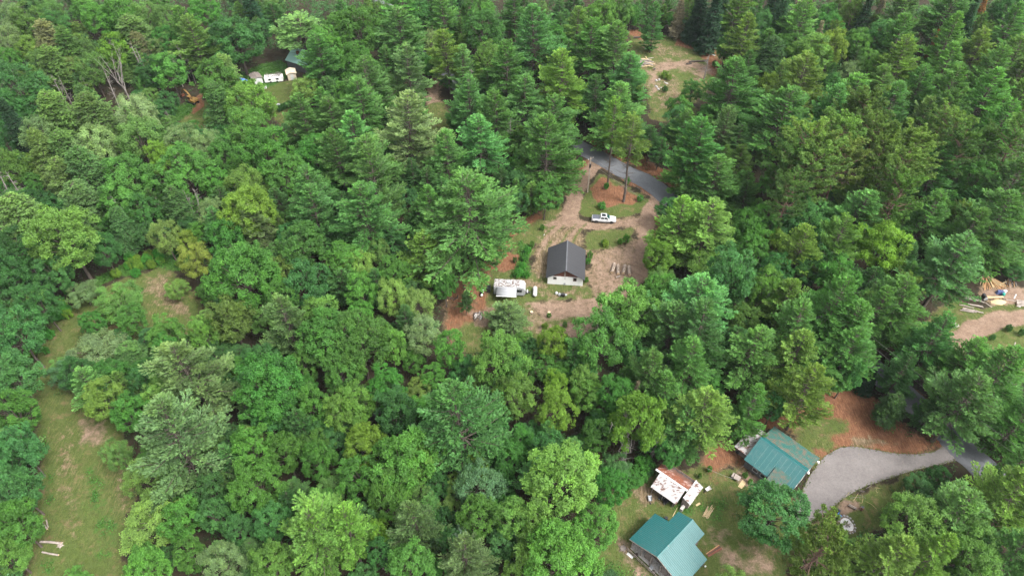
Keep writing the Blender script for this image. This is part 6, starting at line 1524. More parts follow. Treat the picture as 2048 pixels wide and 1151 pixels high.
FOREST_LIST = """
Wb 729 804 145 28;Wd -378 700 121 29;Wd -368 1060 108 31;Wd -246 1423 131 29;Wg -792 793 119 30;Wd 594 1564 140 32;Wo 586 1499 122 25;Wd 566 1345 121 30;Wd -215 939 124 27;Wd -365 576 104 22;Wd 773 1068 111 32;Wb -211 1405 121 31
Wd 369 1591 117 26;Wd -217 1262 127 32;Wb -280 1207 115 28;Wd 119 863 117 28;Wb 1089 1325 126 29;Wb -683 1234 136 32;Wb -53 753 111 21;Wg 526 1641 120 25;Wb 70 694 96 22;Wo 20 1587 114 24;Wg -141 542 96 24;Wb 799 891 88 20
Wo -725 781 114 23;Wo 543 1375 105 25;Wb -369 549 104 21;Wg -386 2007 128 29;Wd 226 817 90 23;Wg -297 1438 123 23;Wb 473 1005 98 23;Wd 433 883 125 31;Wo 741 994 111 26;Wb 39 608 115 28;Wb -72 1863 130 31;Wd -695 1320 123 29
Wo 46 1365 104 25;Wo -147 1095 129 21;Wb -485 632 113 24;Wb -562 1334 114 22;Wo 600 2347 130 28;Wd -812 2342 109 32;Wo 645 1572 109 28;Wb 176 1824 107 29;Wo 945 1307 104 22;Wd 767 1030 103 25;Wg -868 1335 111 21;Wb 184 2019 121 28
Wd 713 1950 140 31;Wb 160 2356 121 30;Wb -1188 1603 103 26;Wg -539 1776 120 30;Wb -515 2046 136 28;Wd -25 1413 111 22;Wb 876 1789 111 31;Wb -392 1289 136 29;Wd 798 1380 91 22;Wb -488 731 100 20;Wo -542 672 116 24;Wb -524 1934 140 32
Wg -261 1719 135 25;Wo 796 1909 122 32;Wb 390 1553 106 20;Wg 581 1389 122 24;Wb 53 1603 125 28;Wb -290 1065 111 22;Wo -539 1248 102 23;Wd -329 1673 132 32;Wg 838 1061 132 27;Wo 512 2359 97 23;Wd 1672 2375 110 32;Wo -871 2296 129 28
Wo 359 1799 111 27;Wb 873 2197 128 32;Wg -596 2102 111 31;Wo -168 2220 114 23;Wo -917 2309 123 30;Wg 1137 1190 127 25;Wd 539 2374 114 21;Wd -292 2431 126 29;Wb -335 1544 114 29;Wo -91 1893 115 27;Wb -118 1962 121 28;Wb 336 1620 109 30
Wo 1085 1182 117 32;Wb 160 2253 118 30;Wo 1135 2395 124 29;Wd -174 1394 95 21;Wb 1070 2035 114 21;Wg 855 2276 133 31;Wo -1152 2016 114 31;Wg 721 1886 93 22;Wo -1412 1887 127 30;Wb 104 635 127 26;Wd 504 1050 110 30;Wg -1210 1806 102 27
Wg -231 1556 107 20;Wd -162 2308 116 20;Wg -316 1618 118 26;Wo 37 1484 98 24;Wo -1018 1456 109 20;Wg -23 1341 103 27;Wo 956 1983 128 30;Wg -392 1956 88 19;Wg 8 1374 108 19;Wo 809 955 107 22;Wb 335 1668 117 28;Wb 430 2372 105 23
Wb -154 1720 101 23;Wd 953 1924 114 20;Wb 187 2330 90 25;Wg 1004 1276 127 29;Wo 213 1868 84 22;Wb 575 1421 97 19;Wg -864 2372 108 25;Wb 860 2421 126 27;Wg 728 1769 119 28;Wb 526 1423 104 31;Wb -527 1868 118 29;Wg 1544 2238 124 27
Wg 916 2232 131 30;Wb 734 1268 117 24;Wo 123 599 109 28;Wd 473 2426 116 20;Wd 81 487 100 23;Wo -1372 2120 111 31;Wb -213 2445 98 22;Wo -136 2177 103 21;Wd 715 2303 99 25;Wo 542 1489 125 23;Wg 587 1308 100 22;Wd 215 2423 106 29
Wd 897 1871 121 30;Wo -224 1295 111 24;Wb -583 2380 110 27;Wb 880 1150 103 22;Wd -923 1439 121 22;Wg 1056 1339 99 24;Wd 42 2385 121 29;Wo 538 1458 111 24;Wo 153 1903 124 25;Wd 176 2091 105 29;Wb -271 2027 90 21;Wb 997 1404 119 30
Wb 250 1756 115 31;Wd 1004 2260 113 28;Wd 941 1246 122 24;Wo -6 2290 107 26;Wb 1315 1850 105 23;Wg -141 1499 117 30;Mg -782 960 97 28;Md -826 813 102 29;Mb -36 713 91 31;Ms 16 674 83 29;Mb -19 490 83 24;Ms -775 829 88 31
Mg 57 844 83 27;Ms -860 950 92 24;Mg -156 822 78 24;Mg -349 666 90 30;Md -1162 1340 91 31;Md 239 879 87 28;Mg -198 865 67 22;Ms -143 730 87 26;Mg -314 556 79 30;Md -129 598 64 22;Md -115 534 68 21;Mb 10 1409 103 31
Mb -315 678 76 29;Mg -525 835 81 26;Mg -731 1232 84 27;Mb 828 881 98 30;Md -478 558 65 26;Md -38 465 51 20;Md -96 840 77 28;Md -97 496 78 20;Mb -991 1764 82 29;Ms 367 793 81 32;Mb -255 1366 82 25;Ms -119 456 47 20
Md 43 886 84 24;Mg -1565 2048 98 29;Mg -651 1042 76 22;Mg -316 990 82 24;Ms -249 2005 88 29;Ms -725 840 72 26;Mb 138 832 78 30;Mb -1130 1356 75 26;Mg -839 1324 69 30;Md -229 432 84 20;Md -185 483 65 23;Mb 702 1833 79 29
Mg -1215 1436 79 22;Ms -584 579 64 21;Ms 642 1436 64 20;Md 160 709 79 26;Mb -998 1809 83 29;Mb 34 703 60 22;Mg -628 639 82 29;Md 214 1760 71 26;Mg -707 1470 96 26;Mg -584 473 73 21;Ms -172 754 72 24;Mb -730 916 82 24
Md -398 1222 104 29;Mg 1155 1166 57 22;Mg 4 1509 77 20;Ms 402 2332 110 29;Md 733 611 74 19;Ms 169 737 74 23;Ms -182 510 61 20;Mg 93 833 73 24;Ms -860 1390 76 29;Ms -957 1275 71 21;Md 15 868 78 28;Md -345 702 76 26
Ms -389 787 103 24;Mg -690 434 41 26;Ms 562 1770 63 29;Mg 23 914 69 20;Mg 452 762 78 27;Ms -1198 1393 76 21;Ms 1096 2385 90 31;Mb -804 928 59 21;Md -763 1262 73 24;Md -139 780 54 25;Mb -982 1632 108 30;Md -20 602 65 20
Mg 1052 1299 90 25;Ms 399 738 72 28;Mb -1036 1076 72 26;Mb -516 1218 97 29;Mg 497 1553 99 29;Md -1065 1332 82 32;Md 658 1734 77 21;Md 853 947 48 27;Mb -821 2248 102 25;Mb 685 419 92 29;Md -1187 2019 81 20;Md -522 868 67 26
Mg -161 682 72 24;Ms -463 1388 93 31;Md -464 899 72 25;Md -688 838 82 24;Ms -218 748 95 29;Ms -13 566 63 24;Mb -545 793 82 20;Ms 536 1103 78 27;Md -411 702 55 21;Md -918 1660 76 26;Mg -9 1605 89 31;Mg 914 724 86 27
Ms -895 1689 67 21;Ms -204 1962 46 21;Mg 496 1167 87 23;Md 968 1193 101 24;Mg -1242 2436 94 32;Ms -669 810 86 25;Mg -771 1329 72 25;Md -35 647 51 20;Mb 703 598 59 23;Mb -17 1469 79 22;Md 358 1038 92 29;Ms 482 1087 83 30
Md -792 1639 81 31;Md -634 1121 86 32;Ms -671 1067 52 21;Mb -1101 1859 64 25;Ms -1260 1400 76 19;Mb -841 1613 89 25;Md 119 680 50 21;Ms 554 2344 72 22;Bg -511 967 84 31;Bd 179 629 72 27;Bd -245 534 87 26;Bd -702 798 98 24
Bd -853 1234 87 29;Bg -307 592 78 26;Bl -653 777 102 32;Bd -510 689 70 28;Bl -180 804 61 25;Bd 13 1346 91 28;Bl -112 561 53 21;Bd -594 884 74 27;Bd -218 1056 74 30;Bd -556 889 61 25;Bl -96 600 63 22;Bl -70 810 70 27
Bd -552 477 48 20;Bg 326 1084 84 31;Bd 134 431 60 30;Bd -1296 1909 89 32;Bl 333 412 96 31;Bg -596 622 83 24;Bd -259 1243 67 27;Bd -289 1379 83 31;Bd 13 474 70 28;Bg -155 577 70 21;Bd 915 678 54 20;Bl 487 485 66 24
Bg -974 1727 57 22;Bg -529 1300 79 27;Bl -1064 1845 75 24;Bd -313 1469 100 31;Bg -897 861 49 25;Bd -1222 1350 91 30;Bd -638 1680 63 21;Bl -1252 1514 76 31;Bl -565 835 80 24;Bl -1262 1873 79 28;Bg -1096 1897 92 22;Bd -870 1772 56 20
Bd 517 479 56 19;Bd -1381 1804 61 22;Bl -407 1105 53 21;Bg -1576 2100 80 31;Bl -271 694 55 20;Bl -858 1739 58 21;Bd -188 2249 94 30;Bd -618 1430 92 31;Bd -747 2226 64 32;Bg -583 1986 68 30;Bl -160 2187 76 20;Bl -599 660 70 24
Bg -292 778 74 23;Bg -1100 1746 80 29;Bg -625 1067 69 25;Bd -415 457 50 21;Bl -268 805 56 20;Bl -622 1603 74 22;Bg -1126 1299 73 24;Bd 321 737 72 20;Bl 92 2037 90 30;Bg -16 911 55 26;Bd -920 2372 88 25;Bl -229 2055 82 31
Bg -1231 1392 65 20;Bl -1023 1033 64 28;Bd 275 963 68 23;Bg -157 1953 78 19;Bl -1301 1688 71 26;Bg 243 2035 84 29;Bg 105 2432 76 25;Bl -1445 2257 71 21;Bl -1532 2178 74 26;Bl -286 942 72 28;Bl -249 2090 72 27;Bd -254 952 51 21
Bg -312 2171 87 31;Bg -984 1238 61 26;Bl -246 692 59 20;Bd -1386 1864 73 25;Bg -563 971 62 21;Bg 923 785 72 25;Bl -386 594 43 23;Bl 541 497 45 24;Bg -1117 2184 92 30;Bl -826 2372 70 21;Bd -355 1234 66 22;Bd 359 1911 78 22
Bl -1047 1442 87 30;Bl -1625 2188 78 26;Rg 1114 2251 154 32;Rg 1043 1252 124 27;Rd 1517 2220 118 21;Rg 1023 2147 131 28;Rg 825 1424 125 22;Rg 1118 2293 123 22;Rd 1189 2229 113 27;Rd 1454 2071 158 31;Rg 793 994 155 32;Rd 974 1288 132 20
Rg 1407 2134 138 31;Rg 1239 2044 121 21;Rg 1284 1675 133 29;Rd 1084 1908 139 27;Rd 784 1195 144 30;Rd 1094 1433 139 25;Rg 1373 2015 129 26;Rd 1387 2231 130 26;Rg 1304 2299 129 27;Rd 1071 1727 137 28;Rd 1321 1684 151 30;Rd 1426 2039 115 23
Rg 1486 2345 124 22;Rd 1362 2255 114 22;Rg 1178 1190 123 28;Rd 1251 1857 116 21;Rd 1283 2420 137 27;Rg 1011 1449 135 26;Rd 1229 1680 122 21;Hd -755 875 89 29;Hd -421 488 63 20;Ho -1192 1982 96 20;Ho -1156 1427 86 26;Hd -1029 1195 115 29
Ho -1025 988 92 22;Hd -463 483 69 21;Hd -525 1150 104 31;Ho -1434 2225 98 24;Ho -604 945 88 26;Ho -835 2460 101 32;Ho -895 663 102 30;Hd -1446 2087 77 27;Hd -1245 1831 98 29;Ho -636 969 76 22;Ho -1026 1754 86 22;Hd -1020 1112 101 23
Hd -1363 2339 117 31;Ho -1459 1928 99 24;Hd -852 2400 92 21;Hd -1115 1939 91 31;Hd -1047 2027 96 28;Hd -854 1476 94 25;Ho -312 2528 167 42;Hd -1521 1995 71 29;Ho -476 693 80 19;Hd -532 1091 83 26;Ho -481 668 78 19;Hd -1552 2476 101 31
Hd -838 528 92 30;Ho -1641 2243 84 26;Ho -1018 1576 75 20;Hd -853 2267 93 28;Hd -757 1629 93 27;Ho -1172 2172 90 21;Hd -1269 1628 79 25;Hd -623 738 84 23;Hd -892 2148 98 28;Ho -1413 1822 67 27;Hd -821 1489 83 21;Hd -1681 2483 103 31
Ho -1302 2368 96 24;Hd -1255 2194 93 23;Ho -1269 2140 68 22;Sd 1021 2549 226 24;Sg -1012 2533 172 29;Sg -195 2554 176 29;Sg -1748 2508 142 29
"""
UNDERSTORY = """
-1409 2193 90 21;-66 1483 109 22;865 2036 116 20;-1172 2391 106 26;-418 1986 121 27;-273 2174 122 23;-612 2407 127 30;664 1611 127 27;438 852 99 20;-1347 1995 113 26;1088 2151 120 29;-571 2329 117 23;1319 2416 105 20;-434 1337 105 23;827 2385 103 28;-250 2360 118 31
971 1232 129 27;1686 2261 100 21;588 1801 101 24;274 1995 144 31;220 2382 108 21;831 2013 98 25;245 2351 114 28;849 1161 109 23;1414 2006 112 22;-23 2101 102 24;-524 1519 130 31;962 2321 117 31;-160 1755 100 20;621 2375 124 24;-765 2305 99 30;422 1272 130 31
-416 2247 117 30;-1299 1455 120 28;-1030 898 108 25;-574 1660 103 22;-1717 2322 133 25;35 2176 109 22;789 2083 105 21;-393 1351 109 27;-617 2149 123 24;-717 2259 103 23;264 1716 124 23;-1281 2174 92 21;1195 2329 101 20;-1029 933 129 28;767 2129 99 23;58 1539 101 19
1699 2478 111 27;-88 1556 123 25;-35 2302 99 24;300 929 119 28;195 2454 101 24;-332 494 106 31;1337 2212 126 24;591 2382 113 28;335 2267 106 26;-451 2157 107 24;-82 2200 125 31;1309 2053 99 26;1209 2378 96 24;629 1619 92 19;799 1949 101 26;-338 1888 104 21
694 1560 103 20;-293 1869 118 25;-349 2019 120 27;-702 1420 93 22;888 1744 104 20;-66 2499 112 31;1005 2309 112 25;663 1873 123 29;-776 421 105 27;-1484 2039 83 21;-327 1413 110 25;-319 2227 113 30;759 2378 126 32;-70 2077 101 20;-304 2115 97 21;79 2318 98 26
-544 1440 116 28;340 2102 136 24;657 2350 115 30;85 2402 124 29;266 2139 125 28;1248 2295 112 21;8 1984 110 21;-725 2328 92 30;-808 2445 87 19;948 2373 115 23;-574 1468 106 28;1092 2454 135 28;1334 2447 104 26;234 2092 108 27;-673 2353 106 26;771 1818 116 30
738 2282 97 19;-334 2201 121 19;1225 1987 90 24;-1038 1620 79 19;716 2127 127 25;423 1178 125 25;-144 2346 115 26;912 2382 112 26;-651 892 103 20;872 1933 111 28;548 2475 122 25;1560 2031 133 31;232 2242 119 27;-382 2319 119 26;-618 1289 119 31;-1306 2431 108 22
-68 1727 128 30;1443 2362 123 29;1435 1962 116 27;997 2399 102 26;-306 2068 99 21;734 1633 93 24;1286 2340 110 26;456 1193 113 29;1029 1967 97 24;-115 1584 108 20;1083 2241 109 21;-304 2489 113 21;-551 2052 95 21;-202 2506 214 36;1071 1214 109 24;-5 2024 98 20
1120 2197 104 23;-497 1321 121 30;1352 1841 112 23;-1184 1758 108 31;-15 1840 101 21;892 1719 125 23;1417 2199 104 31;-41 2235 111 24;-158 1790 106 22;816 2314 105 30;922 2312 105 21;1604 2348 89 20;-178 2039 107 28;-430 1299 81 21;-322 2092 118 27;31 2059 123 24
1002 1197 102 25;-386 2383 118 24;-41 2196 115 30;-439 913 104 20;62 1695 118 24;810 2260 113 25;1019 1508 129 28;1464 2114 107 28;-352 2109 111 26;-1368 1964 98 20;-1727 2477 109 26;989 2145 112 27;1127 2477 108 24;-1308 1500 105 19;-155 2441 119 26;-268 1606 98 24
1426 1933 91 20;475 2476 104 21;779 1564 125 28;369 2407 111 29;967 2451 107 24;-41 1809 114 29;1436 2147 95 21;1153 2439 100 20;1544 1985 116 27;1105 1735 116 25;1 2351 110 26;24 2016 114 24;1213 1311 121 30;-236 2414 93 25;-1595 2027 104 26;928 1522 115 22
1001 2359 126 26;-357 1261 104 20;672 2300 115 29;915 1785 114 28;891 1065 107 28;1024 1850 114 28;1183 1337 129 30;718 1451 108 22;-167 2469 105 23;1388 2279 100 25;-132 1276 84 21;1346 1967 112 26;1251 2085 120 28;1295 1996 106 25;64 2200 110 21;-1310 2009 90 22
1330 2029 108 23;-493 1669 112 24;1270 2260 122 30;59 2341 107 20;1702 2344 75 20;1563 2269 77 20;-331 1734 101 24;44 2417 94 21;-84 2455 97 20;976 1846 103 24;217 2298 99 21;1200 1675 124 29;-456 1614 100 24;718 1485 118 30;982 1663 83 20;1166 1693 115 31
-766 2485 116 22;-484 2328 118 19;1183 2494 110 29;-450 2483 113 27;1731 2408 118 29;1141 2022 108 22;-559 1109 96 22;-975 771 67 19;284 2382 103 26;1239 1896 100 24;-397 2421 110 30;623 999 112 20;1285 2479 98 19;1239 1379 112 22;-28 1863 103 19;-1627 2497 115 23
-258 1639 106 24;867 2489 105 21;-558 2269 109 30;306 2445 128 28;753 1534 119 28;577 981 100 20;903 2354 83 20;1012 1658 105 24;-497 1634 112 19;1440 2321 116 30;-68 1583 112 23;137 1860 100 29;1178 2188 98 21;730 1566 106 22;-598 2345 94 27;1426 1712 118 28
1242 2150 96 21;148 2464 109 19;-401 1753 91 22;-127 2388 95 28;-886 2211 99 24;1292 2217 107 23;-289 1675 123 25;803 1846 119 27;345 2439 131 30;-10 2051 93 21;323 1817 108 20;-80 1272 94 23;-403 1888 100 20;-779 2440 110 21;-504 2464 96 23;1079 2508 183 39
1396 2479 110 29;1276 1894 111 22;1509 2293 105 22;-328 2041 118 21;732 2449 131 31;1175 2384 107 24;1368 2396 114 29;1580 2229 98 21;1198 2158 100 28;-86 741 111 19;1359 2053 114 30;-463 1313 119 26;836 1331 124 22;233 2485 101 20;650 2427 111 20;1056 2235 100 24
97 1906 100 19;1104 1778 96 20;-428 1851 109 26;931 2497 120 31;332 1872 92 20;621 2482 103 25;1507 2466 109 24;-51 1365 86 19;1513 1912 129 31;1176 1885 88 25;1761 2337 110 25;-126 2441 105 20;862 1654 88 19;1439 1772 95 21;1398 2405 111 21;272 2298 101 21
22 2532 183 45;-36 405 124 30;932 1758 104 22;-723 2475 108 27;1131 2516 196 31;-351 1395 118 26;729 2395 109 23;1396 1664 118 28;938 2590 186 33;806 2061 92 21;-1122 2523 194 33;1470 1984 93 22;-459 1798 95 22;-424 1571 103 22;-403 2095 94 32;821 918 52 20
-913 738 76 25;949 1163 83 23;441 2407 94 28;-795 2200 51 21;-439 1097 79 29;-490 774 96 30;-591 1688 86 27;476 2371 56 22;149 2433 99 31;-831 1285 60 19;-603 1641 68 27;559 2412 89 29;-457 584 71 22;-847 1693 68 23;-284 1033 57 20;-820 1662 76 26
-959 2346 88 29;-320 1579 89 28;-258 1170 63 24;-988 2408 82 28;-1507 2336 84 26;-1606 2452 76 29;1358 2166 86 26;859 1132 79 23;18 1548 62 24;-26 762 78 22;1269 1499 79 22;-982 2000 93 29;846 1971 101 30;-99 1501 88 29;1072 2423 81 25;-1148 1609 80 30
-648 1638 69 25;-352 1832 70 23;373 1849 68 26;376 1638 69 23;-885 1444 93 28;676 1451 101 27;429 945 68 25;195 725 40 22;-1184 1456 65 20;-691 1163 79 22;-1294 1980 92 26;-835 1358 71 22;223 1807 71 32;-537 2418 87 27;-204 2307 96 28;-1074 1212 69 30
819 1753 81 27;124 2331 89 26;-605 1373 69 29;-1407 2281 83 29;-286 616 54 20;-231 1152 86 26;-682 2410 93 24;572 484 79 30;-1007 2364 80 27;-585 1516 97 30;1001 2000 79 22;-827 1251 72 23;-435 1450 73 20;-1683 2442 79 28;-957 2279 93 30;-546 1195 67 21
613 1858 93 31;-1321 2244 64 20;1694 2442 68 23;-612 1023 71 27;434 1668 73 29;-289 2090 66 23;-935 1610 67 25;-1386 2017 89 28;806 1342 86 23;352 1703 72 27;-249 1112 69 25;1062 2353 75 23;-719 1750 78 21;-202 1450 76 30;-838 2145 105 30;-1049 1789 84 21
538 978 72 21;746 1108 87 22;-1215 1282 78 21;148 1974 102 32;953 1463 84 32;-1026 1509 76 30;702 2248 66 24;-825 1453 69 23;1255 1454 81 28;517 2479 72 23;-169 957 64 19;976 797 87 31;141 1615 73 21;550 1066 71 29;-1021 1997 75 27;155 2296 86 30
-1077 1035 83 28;-749 1350 66 23;-1567 2008 86 26;527 1700 59 20;-189 2006 81 24;1333 1542 73 27;-1405 2419 98 26;-216 1358 70 23;-1202 2214 79 28;835 563 82 31;309 975 70 23;661 1182 72 22;70 520 76 21;786 1493 56 26;465 1530 85 29;-668 2318 102 32
851 528 58 23;-498 1889 86 29;1558 2383 89 31;510 1139 77 26;-809 463 95 29;-1507 2024 69 20;-1541 1949 80 28;963 1326 56 21;-1185 1215 80 26;-183 1553 60 20;-238 826 64 22;-612 795 82 25;-1325 2273 61 21;-1329 2122 82 29;614 1764 101 28;195 2182 74 25
751 2248 96 29;-818 1865 73 21;-1035 2476 86 29;-904 2106 78 25;-690 2244 61 25;668 1653 73 27;1033 2084 70 25;-1132 1462 75 23;-1603 2253 76 24;-1168 2476 94 29;-588 777 59 24;959 2271 90 29;-987 2446 66 31;21 2311 78 28;1258 2001 79 30;415 910 64 21
-1239 2155 84 25;-401 2035 54 22;-1294 1530 77 24;1379 1622 82 28;907 1122 64 25;-359 1186 68 19;-871 1996 67 20;-730 1781 87 25;-223 1191 82 25;-494 1063 79 23;829 2186 70 27;-959 2134 88 29;933 1411 75 22;-769 2373 94 27;-26 2154 79 29;484 1459 73 28
-296 900 68 20;814 1468 98 30;1199 1218 52 23;507 1618 64 22;672 1702 52 23;-586 2429 83 23;-580 992 75 22;-229 1587 60 19;584 1025 63 21;70 2144 76 29;-68 2427 68 22;949 691 89 31;-50 2050 65 30;-1268 2080 74 27;815 479 71 22;1365 2202 84 22
787 2193 76 22;1053 2305 68 31;1163 1231 72 26;1138 2169 76 29;-1003 1337 56 20;590 1613 82 31;-1626 2385 67 25;1329 1487 97 30;-1324 2210 65 23;693 1722 51 21;-1045 2069 74 30;504 888 62 22;695 1882 59 21;1325 2490 65 24;-591 1100 76 23;929 1487 76 24
1241 2466 84 31;-709 2442 87 25;-19 2411 70 21;567 2445 96 26;-278 1549 81 27;53 2084 96 30;-562 2454 84 31;-886 1885 83 26;802 552 68 19;-321 1834 79 25;-1058 1763 64 21;-1308 2481 87 28;-1627 2321 92 24;-988 1371 62 24;-1306 2307 93 25;59 668 48 19
-393 1831 77 26;-997 829 89 30;1615 2227 75 21;-836 2318 65 26;-524 1650 97 28;-1496 1868 74 25;-1547 1908 74 27;-1086 2153 79 28;-1398 2323 70 22;481 974 51 22;1103 1224 84 23;-900 2480 65 23;-1244 2326 83 22;1171 1515 85 27;-1170 1532 70 25;525 2418 68 24
496 1703 66 20;454 1140 66 24;891 1232 86 26;-1097 1268 87 29;439 991 55 21;907 2427 62 27;-1051 2180 96 32;-938 1244 48 21;-609 697 65 24;1404 2353 92 27;355 743 67 22;1649 2430 60 24;-1273 1562 63 20;-665 1425 63 20;1705 2221 62 29;-696 2294 76 30
-1146 2378 85 22;-1526 2134 80 19;-1499 2271 61 27;-9 2449 77 25;-1017 2152 91 30;-371 2155 90 30;-630 1566 86 31;1177 1378 68 27;1639 2195 71 27;963 1538 89 26;943 813 78 26;1440 2257 85 27;887 874 55 23;88 2263 79 23;773 1774 97 30;-1066 2255 94 32
708 556 89 27;-129 1742 77 27;-641 2261 119 30;-212 2087 75 20;938 1568 75 24;-1337 2159 73 31;-45 1250 56 21;409 996 85 30;-377 1875 60 20;859 1835 77 23;-404 2133 76 30;-485 1832 83 29;-771 1578 82 30;1156 1429 71 29;-1133 1733 59 21;-417 2213 70 21
-643 2424 73 23;-1423 2111 83 26;1136 2341 59 20;-475 1438 57 21;849 822 76 28;-504 1979 83 31;-1404 1652 82 28;-1100 2048 70 27;-1676 2229 71 21;514 1510 69 23;930 1613 76 29;-1733 2288 67 28;398 773 55 20;-670 2439 76 21;121 2274 90 28;-570 2175 55 23
938 2420 78 22;397 2424 84 22;-1076 2345 62 20;-760 1448 67 28;-393 731 63 20;-1461 2421 71 27;-337 1065 60 20;-290 1093 53 23;-33 884 63 24;1248 2363 72 27;291 1870 57 23;975 1956 76 21;1157 2272 52 24;-391 1793 75 21;-949 2404 67 30;-1100 2366 74 27
-173 1339 72 27;747 2344 67 28;105 2235 88 27;-1119 1091 75 21;-577 1165 62 26;-1044 2430 72 21;1108 2010 93 28;1455 2427 72 25;-1064 1496 51 19;-1170 2142 74 27;1154 1732 80 23;697 1607 87 21;-143 1842 88 26;-1088 2454 63 25;1475 2311 96 26;-1092 1778 58 23
1260 1576 68 25;1111 2420 64 25;-299 1647 72 22;-653 2465 74 24;-118 1532 83 22;-312 1226 73 20;1210 1268 63 27;-1101 2408 75 22;1132 1462 83 24;-1236 2385 60 24;-1078 1705 59 25;206 981 68 20;-396 2350 87 28;166 2168 74 25;-127 1687 70 22;-63 2343 60 21
262 1803 94 20;1598 2487 78 27;344 2207 72 29;-1393 1944 79 22;1075 2193 70 22;-1039 1259 71 26;84 2475 75 31;642 1826 72 24;-417 428 55 20;666 1796 62 25;-758 783 61 20;1147 1768 76 28;-959 2216 73 28;1116 1511 70 22;-32 1296 58 23;290 2029 79 30
-1179 2330 62 22;-606 1749 65 22;777 561 41 19;1050 1997 68 29;1739 2285 100 28;-1232 2491 62 24;343 2136 86 27;-120 2206 62 19;1294 1714 49 21;-1194 1567 65 26;-1131 1394 55 19;-301 512 68 25;-1482 2381 78 29;314 2154 79 21;-342 2254 69 25;-334 1802 59 24
-1683 2191 67 20;-266 1133 64 20;827 1928 77 27;1565 2465 89 28;-887 1365 54 20;1042 1535 101 31;-1735 2380 77 31;558 1024 60 20;1568 2131 74 29;-186 672 67 21;-45 1699 79 21;-617 862 61 19;1115 2126 51 19;123 1908 72 20;1495 2164 70 26;-29 1680 65 19
1402 1903 70 30;763 2215 77 29;1350 2309 77 29;620 1798 75 26;768 1601 87 31;-1350 2421 82 24;788 2463 80 27;-431 2401 74 21;-1314 1416 71 27;805 2438 69 23;422 2487 61 21;742 2102 79 26;1214 1878 70 24;163 2390 66 20;1605 2398 74 21;1499 2126 87 25
565 879 60 25;-1650 2206 62 23;-989 797 60 22;-103 2229 97 27;-475 2236 68 26;961 1899 79 22;1520 2495 81 26;1074 1765 79 27;-1524 2375 76 20;845 2137 78 24;-1303 2098 61 20;-1635 2287 68 26;-930 2244 82 26;-915 1918 67 21;-1671 2384 71 26;922 2466 58 19
-1168 1150 78 29;472 1244 65 23;670 1910 75 26;1291 1554 63 23;-819 1568 60 24;408 1343 63 21;-805 1757 95 31;1038 2432 75 25;1377 2439 62 22;-525 1682 84 21;912 1822 62 24;1184 2012 76 28;-920 2140 77 20;714 1078 68 20;-1128 2285 68 21;945 2193 75 29
127 2499 98 29;-452 2373 80 22;-606 1143 70 23;264 2201 67 28;-1449 1861 77 24;-1635 2086 73 22;-877 2417 53 20;-1055 972 64 23;345 2489 68 25;1646 2503 140 45;653 430 63 20;1205 2433 77 26;863 2353 71 25;1309 2260 77 28;-1006 2114 58 20;-371 2262 61 22
1610 2168 76 21;794 2345 58 26;1011 2107 64 24;-436 2340 78 24;1528 2127 61 23;-635 703 57 20;-1424 2498 72 24;774 2500 76 21;950 723 60 20;790 1525 83 20;-345 1775 67 20;825 2108 65 28;-1146 1270 77 28;581 946 78 22;1150 1489 73 22;834 1885 87 27
303 2190 73 20;-1041 2387 70 22;-123 1807 55 22;-770 1772 77 22;-1358 1828 64 19;-443 967 63 24;-1160 2210 61 23;-1116 1428 75 20;-607 1539 82 24;-1216 2336 73 19;-1177 1186 58 23;944 2134 74 19;1203 1485 54 19;1727 2358 82 20;1247 1310 90 26;345 1973 71 25
-471 1701 72 20;-747 1739 40 22;854 1086 59 19;291 2327 75 27;323 2377 72 21;-1335 1463 62 19;382 419 55 22;1581 2328 63 22;1357 1670 96 31;-1182 2528 130 33;1556 2345 83 20;57 2232 59 24;930 1942 73 23;406 1211 76 30;1426 2425 65 22;288 2062 74 20
731 2069 75 21;1290 1815 81 30;-361 2076 74 23;389 2373 76 20;-447 1651 69 30;-271 2472 65 19;1049 1828 81 24;1484 2233 79 26;1007 1878 66 22;-1567 1980 47 21;-145 2495 77 26;324 2034 63 23;627 2406 57 22;-339 533 83 23;842 2066 49 23;-1367 2385 80 30
1775 2555 115 31;-1143 1639 70 20;821 427 73 27;-138 1562 64 24;-943 2185 63 28;927 2165 73 23;1544 2425 67 27;938 2045 60 22;-75 1693 85 24;1603 2076 77 28;1499 1995 64 26;-1505 2511 153 41;-1631 2055 86 26;127 2054 69 19;582 2473 75 25;1159 1544 69 21
-1497 2441 63 25;703 2517 122 46;-700 1616 74 28;-1097 1180 60 23;-1457 2056 55 25;1213 2206 86 28;-1073 1169 64 21;-1335 1498 69 20;1547 2103 60 21;-528 1731 57 21;287 2507 144 41;295 2414 61 21;1157 1857 70 25;139 1825 63 20;-878 575 61 23;-1599 2488 78 20
-1787 2478 81 27;-1266 1737 55 23;-486 1197 81 30;-950 1683 52 23;945 758 91 22;-619 826 65 24;-657 1527 78 27;-1645 2453 70 25;-937 2085 80 31;-502 1249 76 27;-390 1013 57 20;-924 2017 77 23;-1748 2417 74 26;-1476 2477 60 25;-957 1335 49 21;-1030 1826 53 21
-887 1609 65 26;258 992 79 31;-904 2275 80 30;-839 2193 80 28;-475 2458 72 21;-567 1614 78 26;-368 972 72 26;-194 2369 54 25;-272 1817 64 20;-324 926 94 26;-1774 2443 68 26;914 847 49 23;-498 1029 68 22;-1583 2375 66 30;-775 1850 68 28;-486 874 55 19
-493 2197 58 22;-411 2475 93 30;-973 1478 82 28;239 1853 68 23;-131 1323 75 31;-1643 2417 56 20;-361 2295 74 22;-498 2390 79 29;-982 1416 52 20;-691 1393 67 20;-922 1265 68 23;-883 2457 53 23;174 1871 61 20;-1137 2144 76 26;833 614 67 19;298 1669 73 27
